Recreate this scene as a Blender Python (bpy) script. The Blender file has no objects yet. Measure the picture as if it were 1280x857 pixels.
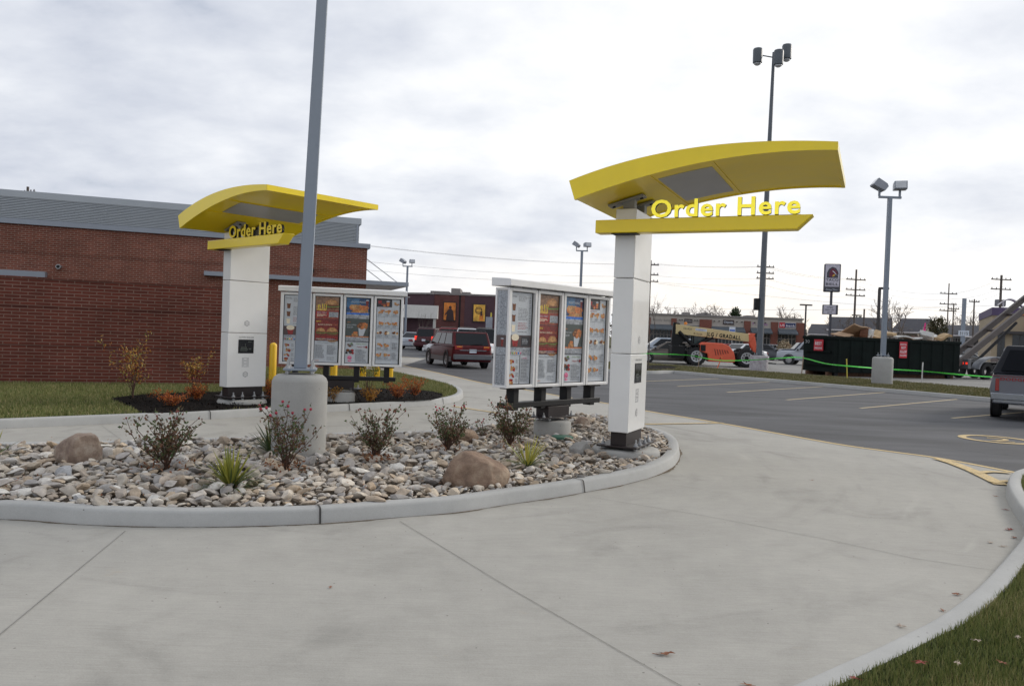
import bpy, bmesh, math, random
import numpy as np
from mathutils import Vector, Matrix, noise
R_ = math.radians
scn = bpy.context.scene
col = scn.collection
rnd = random.Random(7)

# ------------------------------------------------------------------ camera
ROLL, PITCH, FPX, CAMZ = .038, math.atan(12.5 / 976), 976.0, 1.65
_F = Vector((0, math.cos(PITCH), -math.sin(PITCH)))
_U0 = Vector((0, math.sin(PITCH), math.cos(PITCH)))
_R0 = Vector((1, 0, 0))
_R = _R0 * math.cos(ROLL) + _U0 * math.sin(ROLL)
_U = -_R0 * math.sin(ROLL) + _U0 * math.cos(ROLL)
CAM = Vector((0, 0, CAMZ))
cd = bpy.data.cameras.new('camera')
cam = bpy.data.objects.new('camera', cd); col.objects.link(cam)
cd.sensor_width = 36; cd.lens = FPX / 1280 * 36
cd.clip_start = .05; cd.clip_end = 8000
cam.matrix_world = Matrix(((_R.x, _U.x, -_F.x, 0), (_R.y, _U.y, -_F.y, 0), (_R.z, _U.z, -_F.z, CAMZ), (0, 0, 0, 1)))
scn.camera = cam

def ray(x, y): return _F * FPX + _R * (x - 640) + _U * (428.5 - y)
def G(x, y, z=0.0):
    "survey helper: the point of the horizontal plane z seen at that spot of the photograph"
    d = ray(x, y); t = (z - CAMZ) / d.z
    return CAM + d * t
def D(x, y, Y):
    "survey helper: the point at distance Y in front of the viewer"
    d = ray(x, y); return CAM + d * (Y / d.y)
def G2(x, y, z=0.0):
    p = G(x, y, z); return (p.x, p.y)
def visible(P):
    d = Vector(P) - CAM; f = d.dot(_F)
    if f < .2: return False
    x = 640 + FPX * d.dot(_R) / f; y = 428.5 - FPX * d.dot(_U) / f
    return -60 < x < 1340 and -60 < y < 920

# ------------------------------------------------------------------ materials
def new_mat(name):
    m = bpy.data.materials.new(name); m.use_nodes = True
    nt = m.node_tree; b = nt.nodes['Principled BSDF']
    return m, nt, b
def N(nt, t, **kw):
    n = nt.nodes.new(t)
    for k, v in kw.items():
        if k.startswith('i_'): n.inputs[k[2:].replace('_', ' ')].default_value = v
        else: setattr(n, k, v)
    return n
def ramp(nt, fac, stops):
    r = nt.nodes.new('ShaderNodeValToRGB')
    e = r.color_ramp.elements
    while len(e) < len(stops): e.new(.5)
    for i, (p, c) in enumerate(stops):
        e[i].position = p; e[i].color = (*c, 1) if len(c) == 3 else c
    nt.links.new(fac, r.inputs[0]); return r
MAT = {}
def mat(name, c, rough=.6, metal=0, spec=.5, var=.12, vscale=3.0, bump=0.0, bscale=60, coat=0, emit=0, spot=None, local=True):
    "procedural paint / metal / plastic: base colour broken up by noise, optional fine bump"
    if name in MAT: return MAT[name]
    m, nt, b = new_mat(name)
    tc = N(nt, 'ShaderNodeTexCoord')
    src = tc.outputs['Object']
    n1 = N(nt, 'ShaderNodeTexNoise', i_Scale=vscale, i_Detail=5.0, i_Roughness=.6)
    nt.links.new(src, n1.inputs['Vector'])
    lo = tuple(x * (1 - var) for x in c); hi = tuple(min(1, x * (1 + var)) for x in c)
    r = ramp(nt, n1.outputs[0], [(.32, lo), (.68, hi)])
    nt.links.new(r.outputs[0], b.inputs['Base Color'])
    b.inputs['Roughness'].default_value = rough
    rr = N(nt, 'ShaderNodeMapRange'); rr.inputs['To Min'].default_value = max(0, rough - .07); rr.inputs['To Max'].default_value = min(1, rough + .09)
    nt.links.new(n1.outputs[0], rr.inputs[0]); nt.links.new(rr.outputs[0], b.inputs['Roughness'])
    b.inputs['Metallic'].default_value = metal
    b.inputs['Specular IOR Level'].default_value = spec
    if coat: b.inputs['Coat Weight'].default_value = coat; b.inputs['Coat Roughness'].default_value = .05
    if bump:
        n2 = N(nt, 'ShaderNodeTexNoise', i_Scale=bscale, i_Detail=3.0)
        nt.links.new(src, n2.inputs['Vector'])
        bp = N(nt, 'ShaderNodeBump', i_Strength=bump, i_Distance=.01)
        nt.links.new(n2.outputs[0], bp.inputs['Height']); nt.links.new(bp.outputs[0], b.inputs['Normal'])
    if emit:
        nt.links.new(r.outputs[0], b.inputs['Emission Color']); b.inputs['Emission Strength'].default_value = emit
    MAT[name] = m; return m

# ------------------------------------------------------------------ mesh building
_tc = {}
def text_mesh(s, extrude=.0, bold=0):
    k = (s, extrude, bold)
    if k in _tc: return _tc[k]
    cu = bpy.data.curves.new('t', 'FONT'); cu.body = s; cu.size = 1; cu.extrude = extrude
    cu.resolution_u = 3; cu.offset = bold; cu.space_character = 1.0 + bold*5; cu.fill_mode = 'BOTH' if extrude else 'FRONT'
    ob = bpy.data.objects.new('t', cu); col.objects.link(ob)
    dg = bpy.context.evaluated_depsgraph_get(); ev = ob.evaluated_get(dg)
    me = bpy.data.meshes.new_from_object(ev)
    vs = [tuple(v.co) for v in me.vertices]; fs = [tuple(p.vertices) for p in me.polygons]
    col.objects.unlink(ob); bpy.data.objects.remove(ob); bpy.data.curves.remove(cu); bpy.data.meshes.remove(me)
    _tc[k] = (vs, fs); return _tc[k]

class MB:
    def __init__(s): s.v = []; s.f = []; s.m = []; s.mats = []; s.T = Matrix.Identity(4)
    def mi(s, m):
        if m not in s.mats: s.mats.append(m)
        return s.mats.index(m)
    def add(s, vs, fs, m=None, T=None):
        o = len(s.v); T = s.T @ T if T is not None else s.T
        s.v += [tuple(T @ Vector(v)) for v in vs]
        s.f += [tuple(i + o for i in f) for f in fs]
        k = s.mi(m) if m is not None else 0
        s.m += [k] * len(fs)
        return s
    def box(s, x0, x1, y0, y1, z0, z1, m=None, T=None):
        vs = [(x0,y0,z0),(x1,y0,z0),(x1,y1,z0),(x0,y1,z0),(x0,y0,z1),(x1,y0,z1),(x1,y1,z1),(x0,y1,z1)]
        return s.add(vs, [(0,3,2,1),(4,5,6,7),(0,1,5,4),(1,2,6,5),(2,3,7,6),(3,0,4,7)], m, T)
    def quad(s, pts, m=None, T=None): return s.add(pts, [tuple(range(len(pts)))], m, T)
    def prism(s, pts, h0, h1, m=None, T=None, axis='z'):
        "2-D outline pts extruded along axis"
        n = len(pts)
        def P(a, b, h): return {'z': (a, b, h), 'y': (a, h, b), 'x': (h, a, b)}[axis]
        vs = [P(a, b, h0) for a, b in pts] + [P(a, b, h1) for a, b in pts]
        fs = [tuple(range(n)), tuple(range(2*n-1, n-1, -1))] + [(i, i+n, (i+1) % n + n, (i+1) % n) for i in range(n)]
        return s.add(vs, fs, m, T)
    def tube(s, pts, r, n=8, m=None, T=None, cap=True):
        pts = [Vector(p) for p in pts]; k = len(pts)
        rs = r if isinstance(r, (list, tuple)) else [r] * k
        vs = []; fs = []
        up = None
        for i, p in enumerate(pts):
            d = (pts[min(i+1, k-1)] - pts[max(i-1, 0)]).normalized()
            if up is None: up = Vector((0,0,1)) if abs(d.z) < .9 else Vector((1,0,0))
            a = d.cross(up).normalized(); b = a.cross(d).normalized(); up = b
            for j in range(n):
                t = 2 * math.pi * j / n
                vs.append(tuple(p + (a * math.cos(t) + b * math.sin(t)) * rs[i]))
        for i in range(k-1):
            for j in range(n):
                fs.append((i*n+j, i*n+(j+1) % n, (i+1)*n+(j+1) % n, (i+1)*n+j))
        if cap:
            fs.append(tuple(range(n-1, -1, -1))); fs.append(tuple((k-1)*n+j for j in range(n)))
        return s.add(vs, fs, m, T)
    def ring(s, prof, n=24, m=None, T=None): return s.lathe(list(prof)+[prof[0]], n, m, T, False)
    def lathe(s, prof, n=24, m=None, T=None, cap=True):
        "prof: (r, z) from bottom to top"
        vs = []; fs = []; k = len(prof)
        for r, z in prof:
            for j in range(n):
                t = 2*math.pi*j/n; vs.append((r*math.cos(t), r*math.sin(t), z))
        for i in range(k-1):
            for j in range(n): fs.append((i*n+j, i*n+(j+1) % n, (i+1)*n+(j+1) % n, (i+1)*n+j))
        if cap: fs.append(tuple(range(n-1, -1, -1))); fs.append(tuple((k-1)*n+j for j in range(n)))
        return s.add(vs, fs, m, T)
    def text(s, txt, size, m=None, T=None, extrude=0, center=False, sx=1.0, width=None, bold=0):
        vs, fs = text_mesh(txt, extrude / size if extrude else 0, bold)
        if not vs: return s
        x0 = min(v[0] for v in vs); x1 = max(v[0] for v in vs)
        if width: sx = width / ((x1 - x0) * size)
        dx = -(x0 + x1) / 2 if center else -x0
        return s.add([((v[0] + dx) * size * sx, v[1] * size, v[2] * size) for v in vs], fs, m, T)
    def build(s, name, m=None, parent=None, bevel=0, seg=2, smooth=None, loc=None, rotz=0, label=None):
        me = bpy.data.meshes.new(name); me.from_pydata(s.v, [], s.f)
        if s.mats and s.mats[0] is not None and not isinstance(s.mats[0], int):
            for x in s.mats: me.materials.append(x)
            me.polygons.foreach_set('material_index', s.m)
        elif m is not None: me.materials.append(m)
        me.validate(); 
        if smooth is not None:
            me.shade_smooth() if hasattr(me, 'shade_smooth') else None
            me.set_sharp_from_angle(angle=R_(smooth))
        me.update()
        o = bpy.data.objects.new(name, me); col.objects.link(o)
        if parent is not None: o.parent = parent
        if loc is not None: o.location = loc; o.rotation_euler.z = rotz
        if bevel:
            b = o.modifiers.new('bevel', 'BEVEL'); b.width = bevel; b.segments = seg; b.limit_method = 'ANGLE'; b.angle_limit = R_(35)
            b.harden_normals = False
            me.shade_smooth(); me.set_sharp_from_angle(angle=R_(50))
        if label: o['label'] = label
        return o

def tag(o, label=None, cat=None, group=None, kind=None):
    if label: o['label'] = label
    if cat: o['category'] = cat
    if group: o['group'] = group
    if kind: o['kind'] = kind
    return o
def empty(name, loc=(0,0,0), rz=0, label=None, cat=None, group=None):
    o = bpy.data.objects.new(name, None); col.objects.link(o); o.empty_display_size = .2
    o.location = loc; o.rotation_euler.z = rz
    return tag(o, label, cat, group)
def kids(o): return [c for c in bpy.data.objects if c.parent == o]
def copy_tree(o, parent=None):
    c = o.copy(); col.objects.link(c)
    if parent is not None: c.parent = parent
    for ch in kids(o): copy_tree(ch, c)
    return c
def structure(o): o['kind'] = 'structure'; return o
def Tl(x, y, z): return Matrix.Translation((x, y, z))
def Rz(a): return Matrix.Rotation(a, 4, 'Z')
def Rx(a): return Matrix.Rotation(a, 4, 'X')
def Ry(a): return Matrix.Rotation(a, 4, 'Y')
def frame(o, x, y, z=None):
    "matrix whose local axes are x, y (, z) and whose origin is o"
    x = Vector(x); y = Vector(y); z = Vector(z) if z is not None else x.cross(y)
    return Matrix(((x.x,y.x,z.x,o[0]),(x.y,y.y,z.y,o[1]),(x.z,y.z,z.z,o[2]),(0,0,0,1)))
def smooth_poly(pts, n=4, closed=False):
    "Catmull-Rom through pts"
    k = len(pts); out = []
    for i in range(k if closed else k-1):
        if closed: p0, p1, p2, p3 = (Vector(pts[(i+j-1) % k]) for j in range(4))
        else: p0, p1, p2, p3 = Vector(pts[max(i-1,0)]), Vector(pts[i]), Vector(pts[i+1]), Vector(pts[min(i+2,k-1)])
        for t in (j/n for j in range(n)):
            out.append(.5*((2*p1)+(p2-p0)*t+(2*p0-5*p1+4*p2-p3)*t*t+(3*p1-p0-3*p2+p3)*t**3))
    if not closed: out.append(Vector(pts[-1]))
    return out
def inside(p, poly):
    x, y = p[0], p[1]; c = False; j = len(poly)-1
    for i in range(len(poly)):
        xi, yi, xj, yj = poly[i][0], poly[i][1], poly[j][0], poly[j][1]
        if (yi > y) != (yj > y) and x < (xj-xi)*(y-yi)/(yj-yi)+xi: c = not c
        j = i
    return c
def offset_line(pts, d, closed=False):
    out = []; k = len(pts)
    for i in range(k):
        a = pts[(i-1) % k] if closed or i > 0 else pts[i]; b = pts[(i+1) % k] if closed or i < k-1 else pts[i]
        t = (Vector(b[:2])-Vector(a[:2])).normalized()
        out.append(Vector((pts[i][0]-t.y*d, pts[i][1]+t.x*d)))
    return out
def fill_sheet(name, poly, z, m, extra=None):
    "flat polygon sheet, triangulated"
    bm = bmesh.new()
    vs = [bm.verts.new((p[0], p[1], z)) for p in poly]
    f = bm.faces.new(vs); bm.normal_update()
    bmesh.ops.triangulate(bm, faces=[f], ngon_method='EAR_CLIP')
    bmesh.ops.recalc_face_normals(bm, faces=bm.faces)
    if sum(f.normal.z for f in bm.faces) < 0: bmesh.ops.reverse_faces(bm, faces=bm.faces)
    me = bpy.data.meshes.new(name); bm.to_mesh(me); bm.free(); me.materials.append(m)
    o = bpy.data.objects.new(name, me); col.objects.link(o); return o
# ------------------------------------------------------------------ light
SUN_AZ, SUN_EL = R_(62), R_(24)       # azimuth clockwise from +Y (towards +X)
SD = Vector((math.sin(SUN_AZ)*math.cos(SUN_EL), math.cos(SUN_AZ)*math.cos(SUN_EL), math.sin(SUN_EL)))
sl = bpy.data.lights.new('sun', 'SUN'); so = bpy.data.objects.new('sun', sl); col.objects.link(so)
sl.energy = 1.5; sl.angle = R_(14); sl.color = (1, .93, .84)
so.rotation_euler = (-SD).to_track_quat('-Z', 'Y').to_euler()
w = bpy.data.worlds.new('World'); scn.world = w; w.use_nodes = True
nt = w.node_tree; L = nt.links; bg = nt.nodes['Background']
sky = N(nt, 'ShaderNodeTexSky'); sky.sky_type = 'NISHITA'; sky.sun_disc = False
sky.sun_elevation = SUN_EL; sky.sun_rotation = SUN_AZ; sky.air_density = 1; sky.dust_density = 2
tc = N(nt, 'ShaderNodeTexCoord')
sep = N(nt, 'ShaderNodeSeparateXYZ'); L.new(tc.outputs['Generated'], sep.inputs[0])
def math_n(op, a, b=None, c=None, clamp=False):
    n = N(nt, 'ShaderNodeMath', operation=op); n.use_clamp = clamp
    for i, x in enumerate((a, b, c)):
        if x is None: continue
        if isinstance(x, (int, float)): n.inputs[i].default_value = x
        else: L.new(x, n.inputs[i])
    return n.outputs[0]
zc = math_n('MAXIMUM', sep.outputs[2], 0.0)
den = math_n('ADD', zc, .32)
px = math_n('DIVIDE', sep.outputs[0], den); py = math_n('DIVIDE', sep.outputs[1], den)
cmb = N(nt, 'ShaderNodeCombineXYZ'); L.new(px, cmb.inputs[0]); L.new(py, cmb.inputs[1])
def cloud_noise(sx, sy, off, det=8, rough=.6, dist=.12):
    mp = N(nt, 'ShaderNodeMapping'); L.new(cmb.outputs[0], mp.inputs[0])
    mp.inputs['Scale'].default_value = (sx, sy, 1); mp.inputs['Location'].default_value = off
    n = N(nt, 'ShaderNodeTexNoise', i_Scale=1.0, i_Detail=float(det), i_Roughness=rough, i_Distortion=dist)
    L.new(mp.outputs[0], n.inputs['Vector']); return n.outputs[0]
n1 = cloud_noise(1.35, 1.75, (3.1, 1.7, 0)); n2 = cloud_noise(3.6, 4.6, (7.7, 4.2, 0), 6, .5)
n4 = cloud_noise(.32, .45, (1.3, 9.2, 0), 3, .5)
tone = math_n('ADD', math_n('MULTIPLY', n1, .55), math_n('ADD', math_n('MULTIPLY', n2, .36), math_n('MULTIPLY', n4, .17)))
# brightness towards the veiled sun
sdn = N(nt, 'ShaderNodeVectorMath', operation='DOT_PRODUCT'); L.new(tc.outputs['Generated'], sdn.inputs[0])
sdn.inputs[1].default_value = Vector((math.sin(R_(38))*.9, math.cos(R_(38))*.9, .42)).normalized()
glow = N(nt, 'ShaderNodeMapRange', interpolation_type='SMOOTHSTEP'); L.new(sdn.outputs['Value'], glow.inputs[0])
glow.inputs['From Min'].default_value = .45; glow.inputs['From Max'].default_value = 1.0
glow.inputs['To Min'].default_value = -.055; glow.inputs['To Max'].default_value = .10
tone = math_n('ADD', tone, glow.outputs[0])
cr = ramp(nt, tone, [(.35, (.44,.475,.555)), (.44, (.53,.56,.63)), (.51, (.625,.65,.705)), (.57, (.71,.73,.77)), (.64, (.80,.81,.83)), (.75, (.90,.905,.905))])
# warm clearer strip low over the horizon
low = N(nt, 'ShaderNodeMapRange', interpolation_type='SMOOTHSTEP'); L.new(sep.outputs[2], low.inputs[0])
low.inputs['From Min'].default_value = .16; low.inputs['From Max'].default_value = .0; low.inputs['To Min'].default_value = 0; low.inputs['To Max'].default_value = 1
gl2 = N(nt, 'ShaderNodeMapRange', interpolation_type='SMOOTHSTEP'); L.new(sdn.outputs['Value'], gl2.inputs[0])
gl2.inputs['From Min'].default_value = .55; gl2.inputs['From Max'].default_value = .92
bn = N(nt, 'ShaderNodeMapRange', interpolation_type='SMOOTHSTEP')
mpz = N(nt, 'ShaderNodeMapping'); L.new(tc.outputs['Generated'], mpz.inputs[0]); mpz.inputs['Scale'].default_value = (2.2, 2.2, 26)
nz = N(nt, 'ShaderNodeTexNoise', i_Scale=1.0, i_Detail=4.0); L.new(mpz.outputs[0], nz.inputs['Vector']); L.new(nz.outputs[0], bn.inputs[0])
bn.inputs['From Min'].default_value = .35; bn.inputs['From Max'].default_value = .62
wf = math_n('MULTIPLY', low.outputs[0], math_n('MULTIPLY', gl2.outputs[0], bn.outputs[0]), clamp=True)
mx = N(nt, 'ShaderNodeMix', data_type='RGBA'); L.new(math_n('MULTIPLY', wf, .85), mx.inputs[0]); L.new(cr.outputs[0], mx.inputs[6]); mx.inputs[7].default_value = (1.05, .93, .78, 1)
# cloud values are set for display; x10 because the background strength is 0.1
sc10 = N(nt, 'ShaderNodeVectorMath', operation='SCALE'); L.new(mx.outputs[2], sc10.inputs[0]); sc10.inputs['Scale'].default_value = 10.0
hole = N(nt, 'ShaderNodeMapRange', interpolation_type='SMOOTHSTEP'); L.new(tone, hole.inputs[0])
hole.inputs['From Min'].default_value = .34; hole.inputs['From Max'].default_value = .44; hole.inputs['To Min'].default_value = .55; hole.inputs['To Max'].default_value = .97
fm = N(nt, 'ShaderNodeMix', data_type='RGBA'); L.new(hole.outputs[0], fm.inputs[0]); L.new(sky.outputs[0], fm.inputs[6]); L.new(sc10.outputs[0], fm.inputs[7])
L.new(fm.outputs[2], bg.inputs[0]); bg.inputs[1].default_value = .1
scn.view_settings.view_transform = 'Standard'; scn.view_settings.look = 'None'
scn.view_settings.exposure = .34; scn.view_settings.gamma = 1; scn.view_settings.use_curve_mapping = False
scn.render.engine = 'CYCLES'
scn.cycles.max_bounces = 5; scn.cycles.diffuse_bounces = 3; scn.cycles.glossy_bounces = 3; scn.cycles.transparent_max_bounces = 6
scn.cycles.use_adaptive_sampling = True; scn.cycles.adaptive_threshold = .02; scn.cycles.use_denoising = True
try: scn.cycles.denoiser = 'OPENIMAGEDENOISE'
except Exception: pass
# ------------------------------------------------------------------ ground materials
def concrete_mat(name, base, streak=True, warm=.0, bump=.25):
    m, nt, b = new_mat(name); L = nt.links
    g = N(nt, 'ShaderNodeNewGeometry')
    big = N(nt, 'ShaderNodeTexNoise', i_Scale=.55, i_Detail=6.0, i_Roughness=.62); L.new(g.outputs['Position'], big.inputs['Vector'])
    med = N(nt, 'ShaderNodeTexNoise', i_Scale=4.5, i_Detail=7.0, i_Roughness=.7); L.new(g.outputs['Position'], med.inputs['Vector'])
    fine = N(nt, 'ShaderNodeTexNoise', i_Scale=130.0, i_Detail=2.0); L.new(g.outputs['Position'], fine.inputs['Vector'])
    def mul(a, k):
        n = N(nt, 'ShaderNodeMath', operation='MULTIPLY'); L.new(a, n.inputs[0]); n.inputs[1].default_value = k; return n.outputs[0]
    def add(a, b_):
        n = N(nt, 'ShaderNodeMath', operation='ADD'); L.new(a, n.inputs[0])
        if isinstance(b_, float): n.inputs[1].default_value = b_
        else: L.new(b_, n.inputs[1])
        return n.outputs[0]
    v = add(add(mul(big.outputs[0], .46), mul(med.outputs[0], .28)), add(mul(fine.outputs[0], .26), .0))
    if streak:
        # rubber and rolling dirt follow the curve of the drive round the island
        sub = N(nt, 'ShaderNodeVectorMath', operation='SUBTRACT'); L.new(g.outputs['Position'], sub.inputs[0]); sub.inputs[1].default_value = (-1.2, 11.0, 0)
        ln = N(nt, 'ShaderNodeVectorMath', operation='LENGTH'); L.new(sub.outputs[0], ln.inputs[0])
        sp = N(nt, 'ShaderNodeSeparateXYZ'); L.new(sub.outputs[0], sp.inputs[0])
        at = N(nt, 'ShaderNodeMath', operation='ARCTAN2'); L.new(sp.outputs[1], at.inputs[0]); L.new(sp.outputs[0], at.inputs[1])
        cm = N(nt, 'ShaderNodeCombineXYZ'); L.new(mul(ln.outputs['Value'], 2.3), cm.inputs[0]); L.new(mul(at.outputs[0], 2.2), cm.inputs[1])
        sn = N(nt, 'ShaderNodeTexNoise', i_Scale=1.0, i_Detail=5.0, i_Roughness=.55, i_Distortion=.6); L.new(cm.outputs[0], sn.inputs['Vector'])
        mr = N(nt, 'ShaderNodeMapRange', interpolation_type='SMOOTHSTEP'); L.new(sn.outputs[0], mr.inputs[0]); mr.inputs['From Min'].default_value = .53; mr.inputs['From Max'].default_value = .76
        mr.inputs['To Min'].default_value = 0; mr.inputs['To Max'].default_value = -.13
        v = add(v, mr.outputs[0])
        mr2 = N(nt, 'ShaderNodeMapRange', interpolation_type='SMOOTHSTEP'); L.new(sn.outputs[0], mr2.inputs[0]); mr2.inputs['From Min'].default_value = .40; mr2.inputs['From Max'].default_value = .25
        mr2.inputs['To Min'].default_value = 0; mr2.inputs['To Max'].default_value = .12
        v = add(v, mr2.outputs[0])
    c = base
    r = ramp(nt, v, [(.25, tuple(x*.68 for x in c)), (.42, tuple(x*.9 for x in c)), (.52, c), (.72, tuple(min(1, x*1.2) for x in c))])
    if streak:
        pn = N(nt, 'ShaderNodeTexNoise', i_Scale=.95, i_Detail=5.0, i_Roughness=.55, i_Distortion=.8); L.new(g.outputs['Position'], pn.inputs['Vector'])
        pm_ = N(nt, 'ShaderNodeMapRange', interpolation_type='SMOOTHSTEP'); L.new(pn.outputs[0], pm_.inputs[0]); pm_.inputs['From Min'].default_value = .54; pm_.inputs['From Max'].default_value = .74; pm_.inputs['To Min'].default_value = 1; pm_.inputs['To Max'].default_value = .78
        bm_p = N(nt, 'ShaderNodeMapping'); L.new(g.outputs['Position'], bm_p.inputs[0]); bm_p.inputs['Rotation'].default_value = (0,0,R_(18)); bm_p.inputs['Scale'].default_value = (3, 160, 1)
        bn_ = N(nt, 'ShaderNodeTexNoise', i_Scale=1.0, i_Detail=2.0); L.new(bm_p.outputs[0], bn_.inputs['Vector'])
        br_ = N(nt, 'ShaderNodeMapRange'); L.new(bn_.outputs[0], br_.inputs[0]); br_.inputs['From Min'].default_value = .3; br_.inputs['From Max'].default_value = .7; br_.inputs['To Min'].default_value = .93; br_.inputs['To Max'].default_value = 1.07
        k1 = N(nt, 'ShaderNodeMath', operation='MULTIPLY'); L.new(pm_.outputs[0], k1.inputs[0]); L.new(br_.outputs[0], k1.inputs[1])
        sv_ = N(nt, 'ShaderNodeVectorMath', operation='SCALE'); L.new(r.outputs[0], sv_.inputs[0]); L.new(k1.outputs[0], sv_.inputs['Scale']); rout = sv_.outputs[0]
    else: rout = r.outputs[0]
    # small rusty and ochre stains
    st = N(nt, 'ShaderNodeTexNoise', i_Scale=1.7, i_Detail=6.0, i_Roughness=.7); L.new(g.outputs['Position'], st.inputs['Vector'])
    sm = N(nt, 'ShaderNodeMapRange', interpolation_type='SMOOTHSTEP'); L.new(st.outputs[0], sm.inputs[0]); sm.inputs['From Min'].default_value = .64; sm.inputs['From Max'].default_value = .78; sm.inputs['To Max'].default_value = .45 + warm
    mx = N(nt, 'ShaderNodeMix', data_type='RGBA'); L.new(sm.outputs[0], mx.inputs[0]); L.new(rout, mx.inputs[6]); mx.inputs[7].default_value = (c[0]*1.12, c[1]*.93, c[2]*.72, 1)
    # dark specks
    vo = N(nt, 'ShaderNodeTexVoronoi', i_Scale=7.0); L.new(g.outputs['Position'], vo.inputs['Vector'])
    lt = N(nt, 'ShaderNodeMath', operation='LESS_THAN'); L.new(vo.outputs['Distance'], lt.inputs[0]); lt.inputs[1].default_value = .045
    ms = N(nt, 'ShaderNodeMix', data_type='RGBA'); L.new(mul(lt.outputs[0], .55), ms.inputs[0]); L.new(mx.outputs[2], ms.inputs[6]); ms.inputs[7].default_value = (.05, .04, .035, 1)
    L.new(ms.outputs[2], b.inputs['Base Color'])
    b.inputs['Roughness'].default_value = .82; b.inputs['Specular IOR Level'].default_value = .3
    bp = N(nt, 'ShaderNodeBump', i_Strength=bump, i_Distance=.006); L.new(add(mul(fine.outputs[0], .6), mul(med.outputs[0], .6)), bp.inputs['Height']); L.new(bp.outputs[0], b.inputs['Normal'])
    return m
M_conc = concrete_mat('drive_concrete', (.365, .352, .318))
M_kerb = concrete_mat('kerb_concrete', (.40, .40, .385), streak=False, bump=.4)
M_foot = concrete_mat('cast_concrete', (.36, .355, .335), streak=False, bump=.5)

def asphalt_mat(name, base):
    m, nt, b = new_mat(name); L = nt.links
    g = N(nt, 'ShaderNodeNewGeometry')
    mp = N(nt, 'ShaderNodeMapping'); L.new(g.outputs['Position'], mp.inputs[0]); mp.inputs['Rotation'].default_value = (0, 0, R_(-32)); mp.inputs['Scale'].default_value = (.35, 1.5, 1)
    a = N(nt, 'ShaderNodeTexNoise', i_Scale=.8, i_Detail=6.0, i_Roughness=.6); L.new(mp.outputs[0], a.inputs['Vector'])
    f = N(nt, 'ShaderNodeTexNoise', i_Scale=90.0, i_Detail=3.0, i_Roughness=.7); L.new(g.outputs['Position'], f.inputs['Vector'])
    ad = N(nt, 'ShaderNodeMath', operation='MULTIPLY_ADD'); L.new(f.outputs[0], ad.inputs[0]); ad.inputs[1].default_value = .4; L.new(a.outputs[0], ad.inputs[2])
    r = ramp(nt, ad.outputs[0], [(.48, tuple(x*.62 for x in base)), (.66, base), (.88, tuple(x*1.45 for x in base))])
    L.new(r.outputs[0], b.inputs['Base Color']); b.inputs['Roughness'].default_value = .78; b.inputs['Specular IOR Level'].default_value = .35
    bp = N(nt, 'ShaderNodeBump', i_Strength=.5, i_Distance=.006); L.new(f.outputs[0], bp.inputs['Height']); L.new(bp.outputs[0], b.inputs['Normal'])
    return m
M_asph = asphalt_mat('dark_asphalt', (.066, .067, .071))
M_far = asphalt_mat('worn_asphalt', (.19, .185, .175))

def soil_mat(name, base, scale=30, bump=.9):
    m, nt, b = new_mat(name); L = nt.links
    g = N(nt, 'ShaderNodeNewGeometry')
    a = N(nt, 'ShaderNodeTexNoise', i_Scale=float(scale), i_Detail=6.0, i_Roughness=.75); L.new(g.outputs['Position'], a.inputs['Vector'])
    r = ramp(nt, a.outputs[0], [(.35, tuple(x*.4 for x in base)), (.55, base), (.75, tuple(x*1.8 for x in base))])
    L.new(r.outputs[0], b.inputs['Base Color']); b.inputs['Roughness'].default_value = .95; b.inputs['Specular IOR Level'].default_value = .08
    bp = N(nt, 'ShaderNodeBump', i_Strength=bump, i_Distance=.03); L.new(a.outputs[0], bp.inputs['Height']); L.new(bp.outputs[0], b.inputs['Normal'])
    return m
M_soil = soil_mat('bed_soil', (.16, .13, .10))
M_mulch = soil_mat('black_mulch', (.016, .013, .011), 40)
M_turf = soil_mat('turf_soil', (.045, .055, .02), 12)
M_land = soil_mat('far_land', (.10, .10, .055), .2)

def paint_mat(name, base, wear=.5):
    m, nt, b = new_mat(name); L = nt.links
    g = N(nt, 'ShaderNodeNewGeometry')
    a = N(nt, 'ShaderNodeTexNoise', i_Scale=22.0, i_Detail=6.0, i_Roughness=.75); L.new(g.outputs['Position'], a.inputs['Vector'])
    r = ramp(nt, a.outputs[0], [(.36, tuple(x*(1-wear)+.1*wear for x in base)), (.50, base), (.7, tuple(min(1, x*1.1) for x in base))])
    L.new(r.outputs[0], b.inputs['Base Color']); b.inputs['Roughness'].default_value = .75
    return m
M_yel_line = paint_mat('yellow_road_paint', (.58, .43, .20), .6)
M_pale_line = paint_mat('faded_road_paint', (.50, .40, .24), .5)
M_joint = mat('joint_dark', (.19, .185, .17), rough=.95, var=.3)

# ------------------------------------------------------------------ sheets
gsheet = MB().quad([(-3500,-600,-.02),(3500,-600,-.02),(3500,6000,-.02),(-3500,6000,-.02)]).build('ground', M_land); structure(gsheet)
lot = MB().quad([(-70,-30,0),(90,-30,0),(90,112,0),(-70,112,0)]).build('parking_lot', M_asph); structure(lot)

edge = [G2(*p) for p in [(504,457),(552,467),(600,478),(650,486),(700,495),(757,504),(804,513),(901,529),(1040,554),(1110,564),(1175,573),(1280,593),(1400,618)]]
lane_poly = [(-45,-20),(30,-20),(30,2.0)] + [edge[-1]] + edge[::-1][1:] + [(-4.9,45),(-12,45),(-45,34)]
lane = fill_sheet('drive_lane', lane_poly, .004, M_conc); structure(lane)

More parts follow.
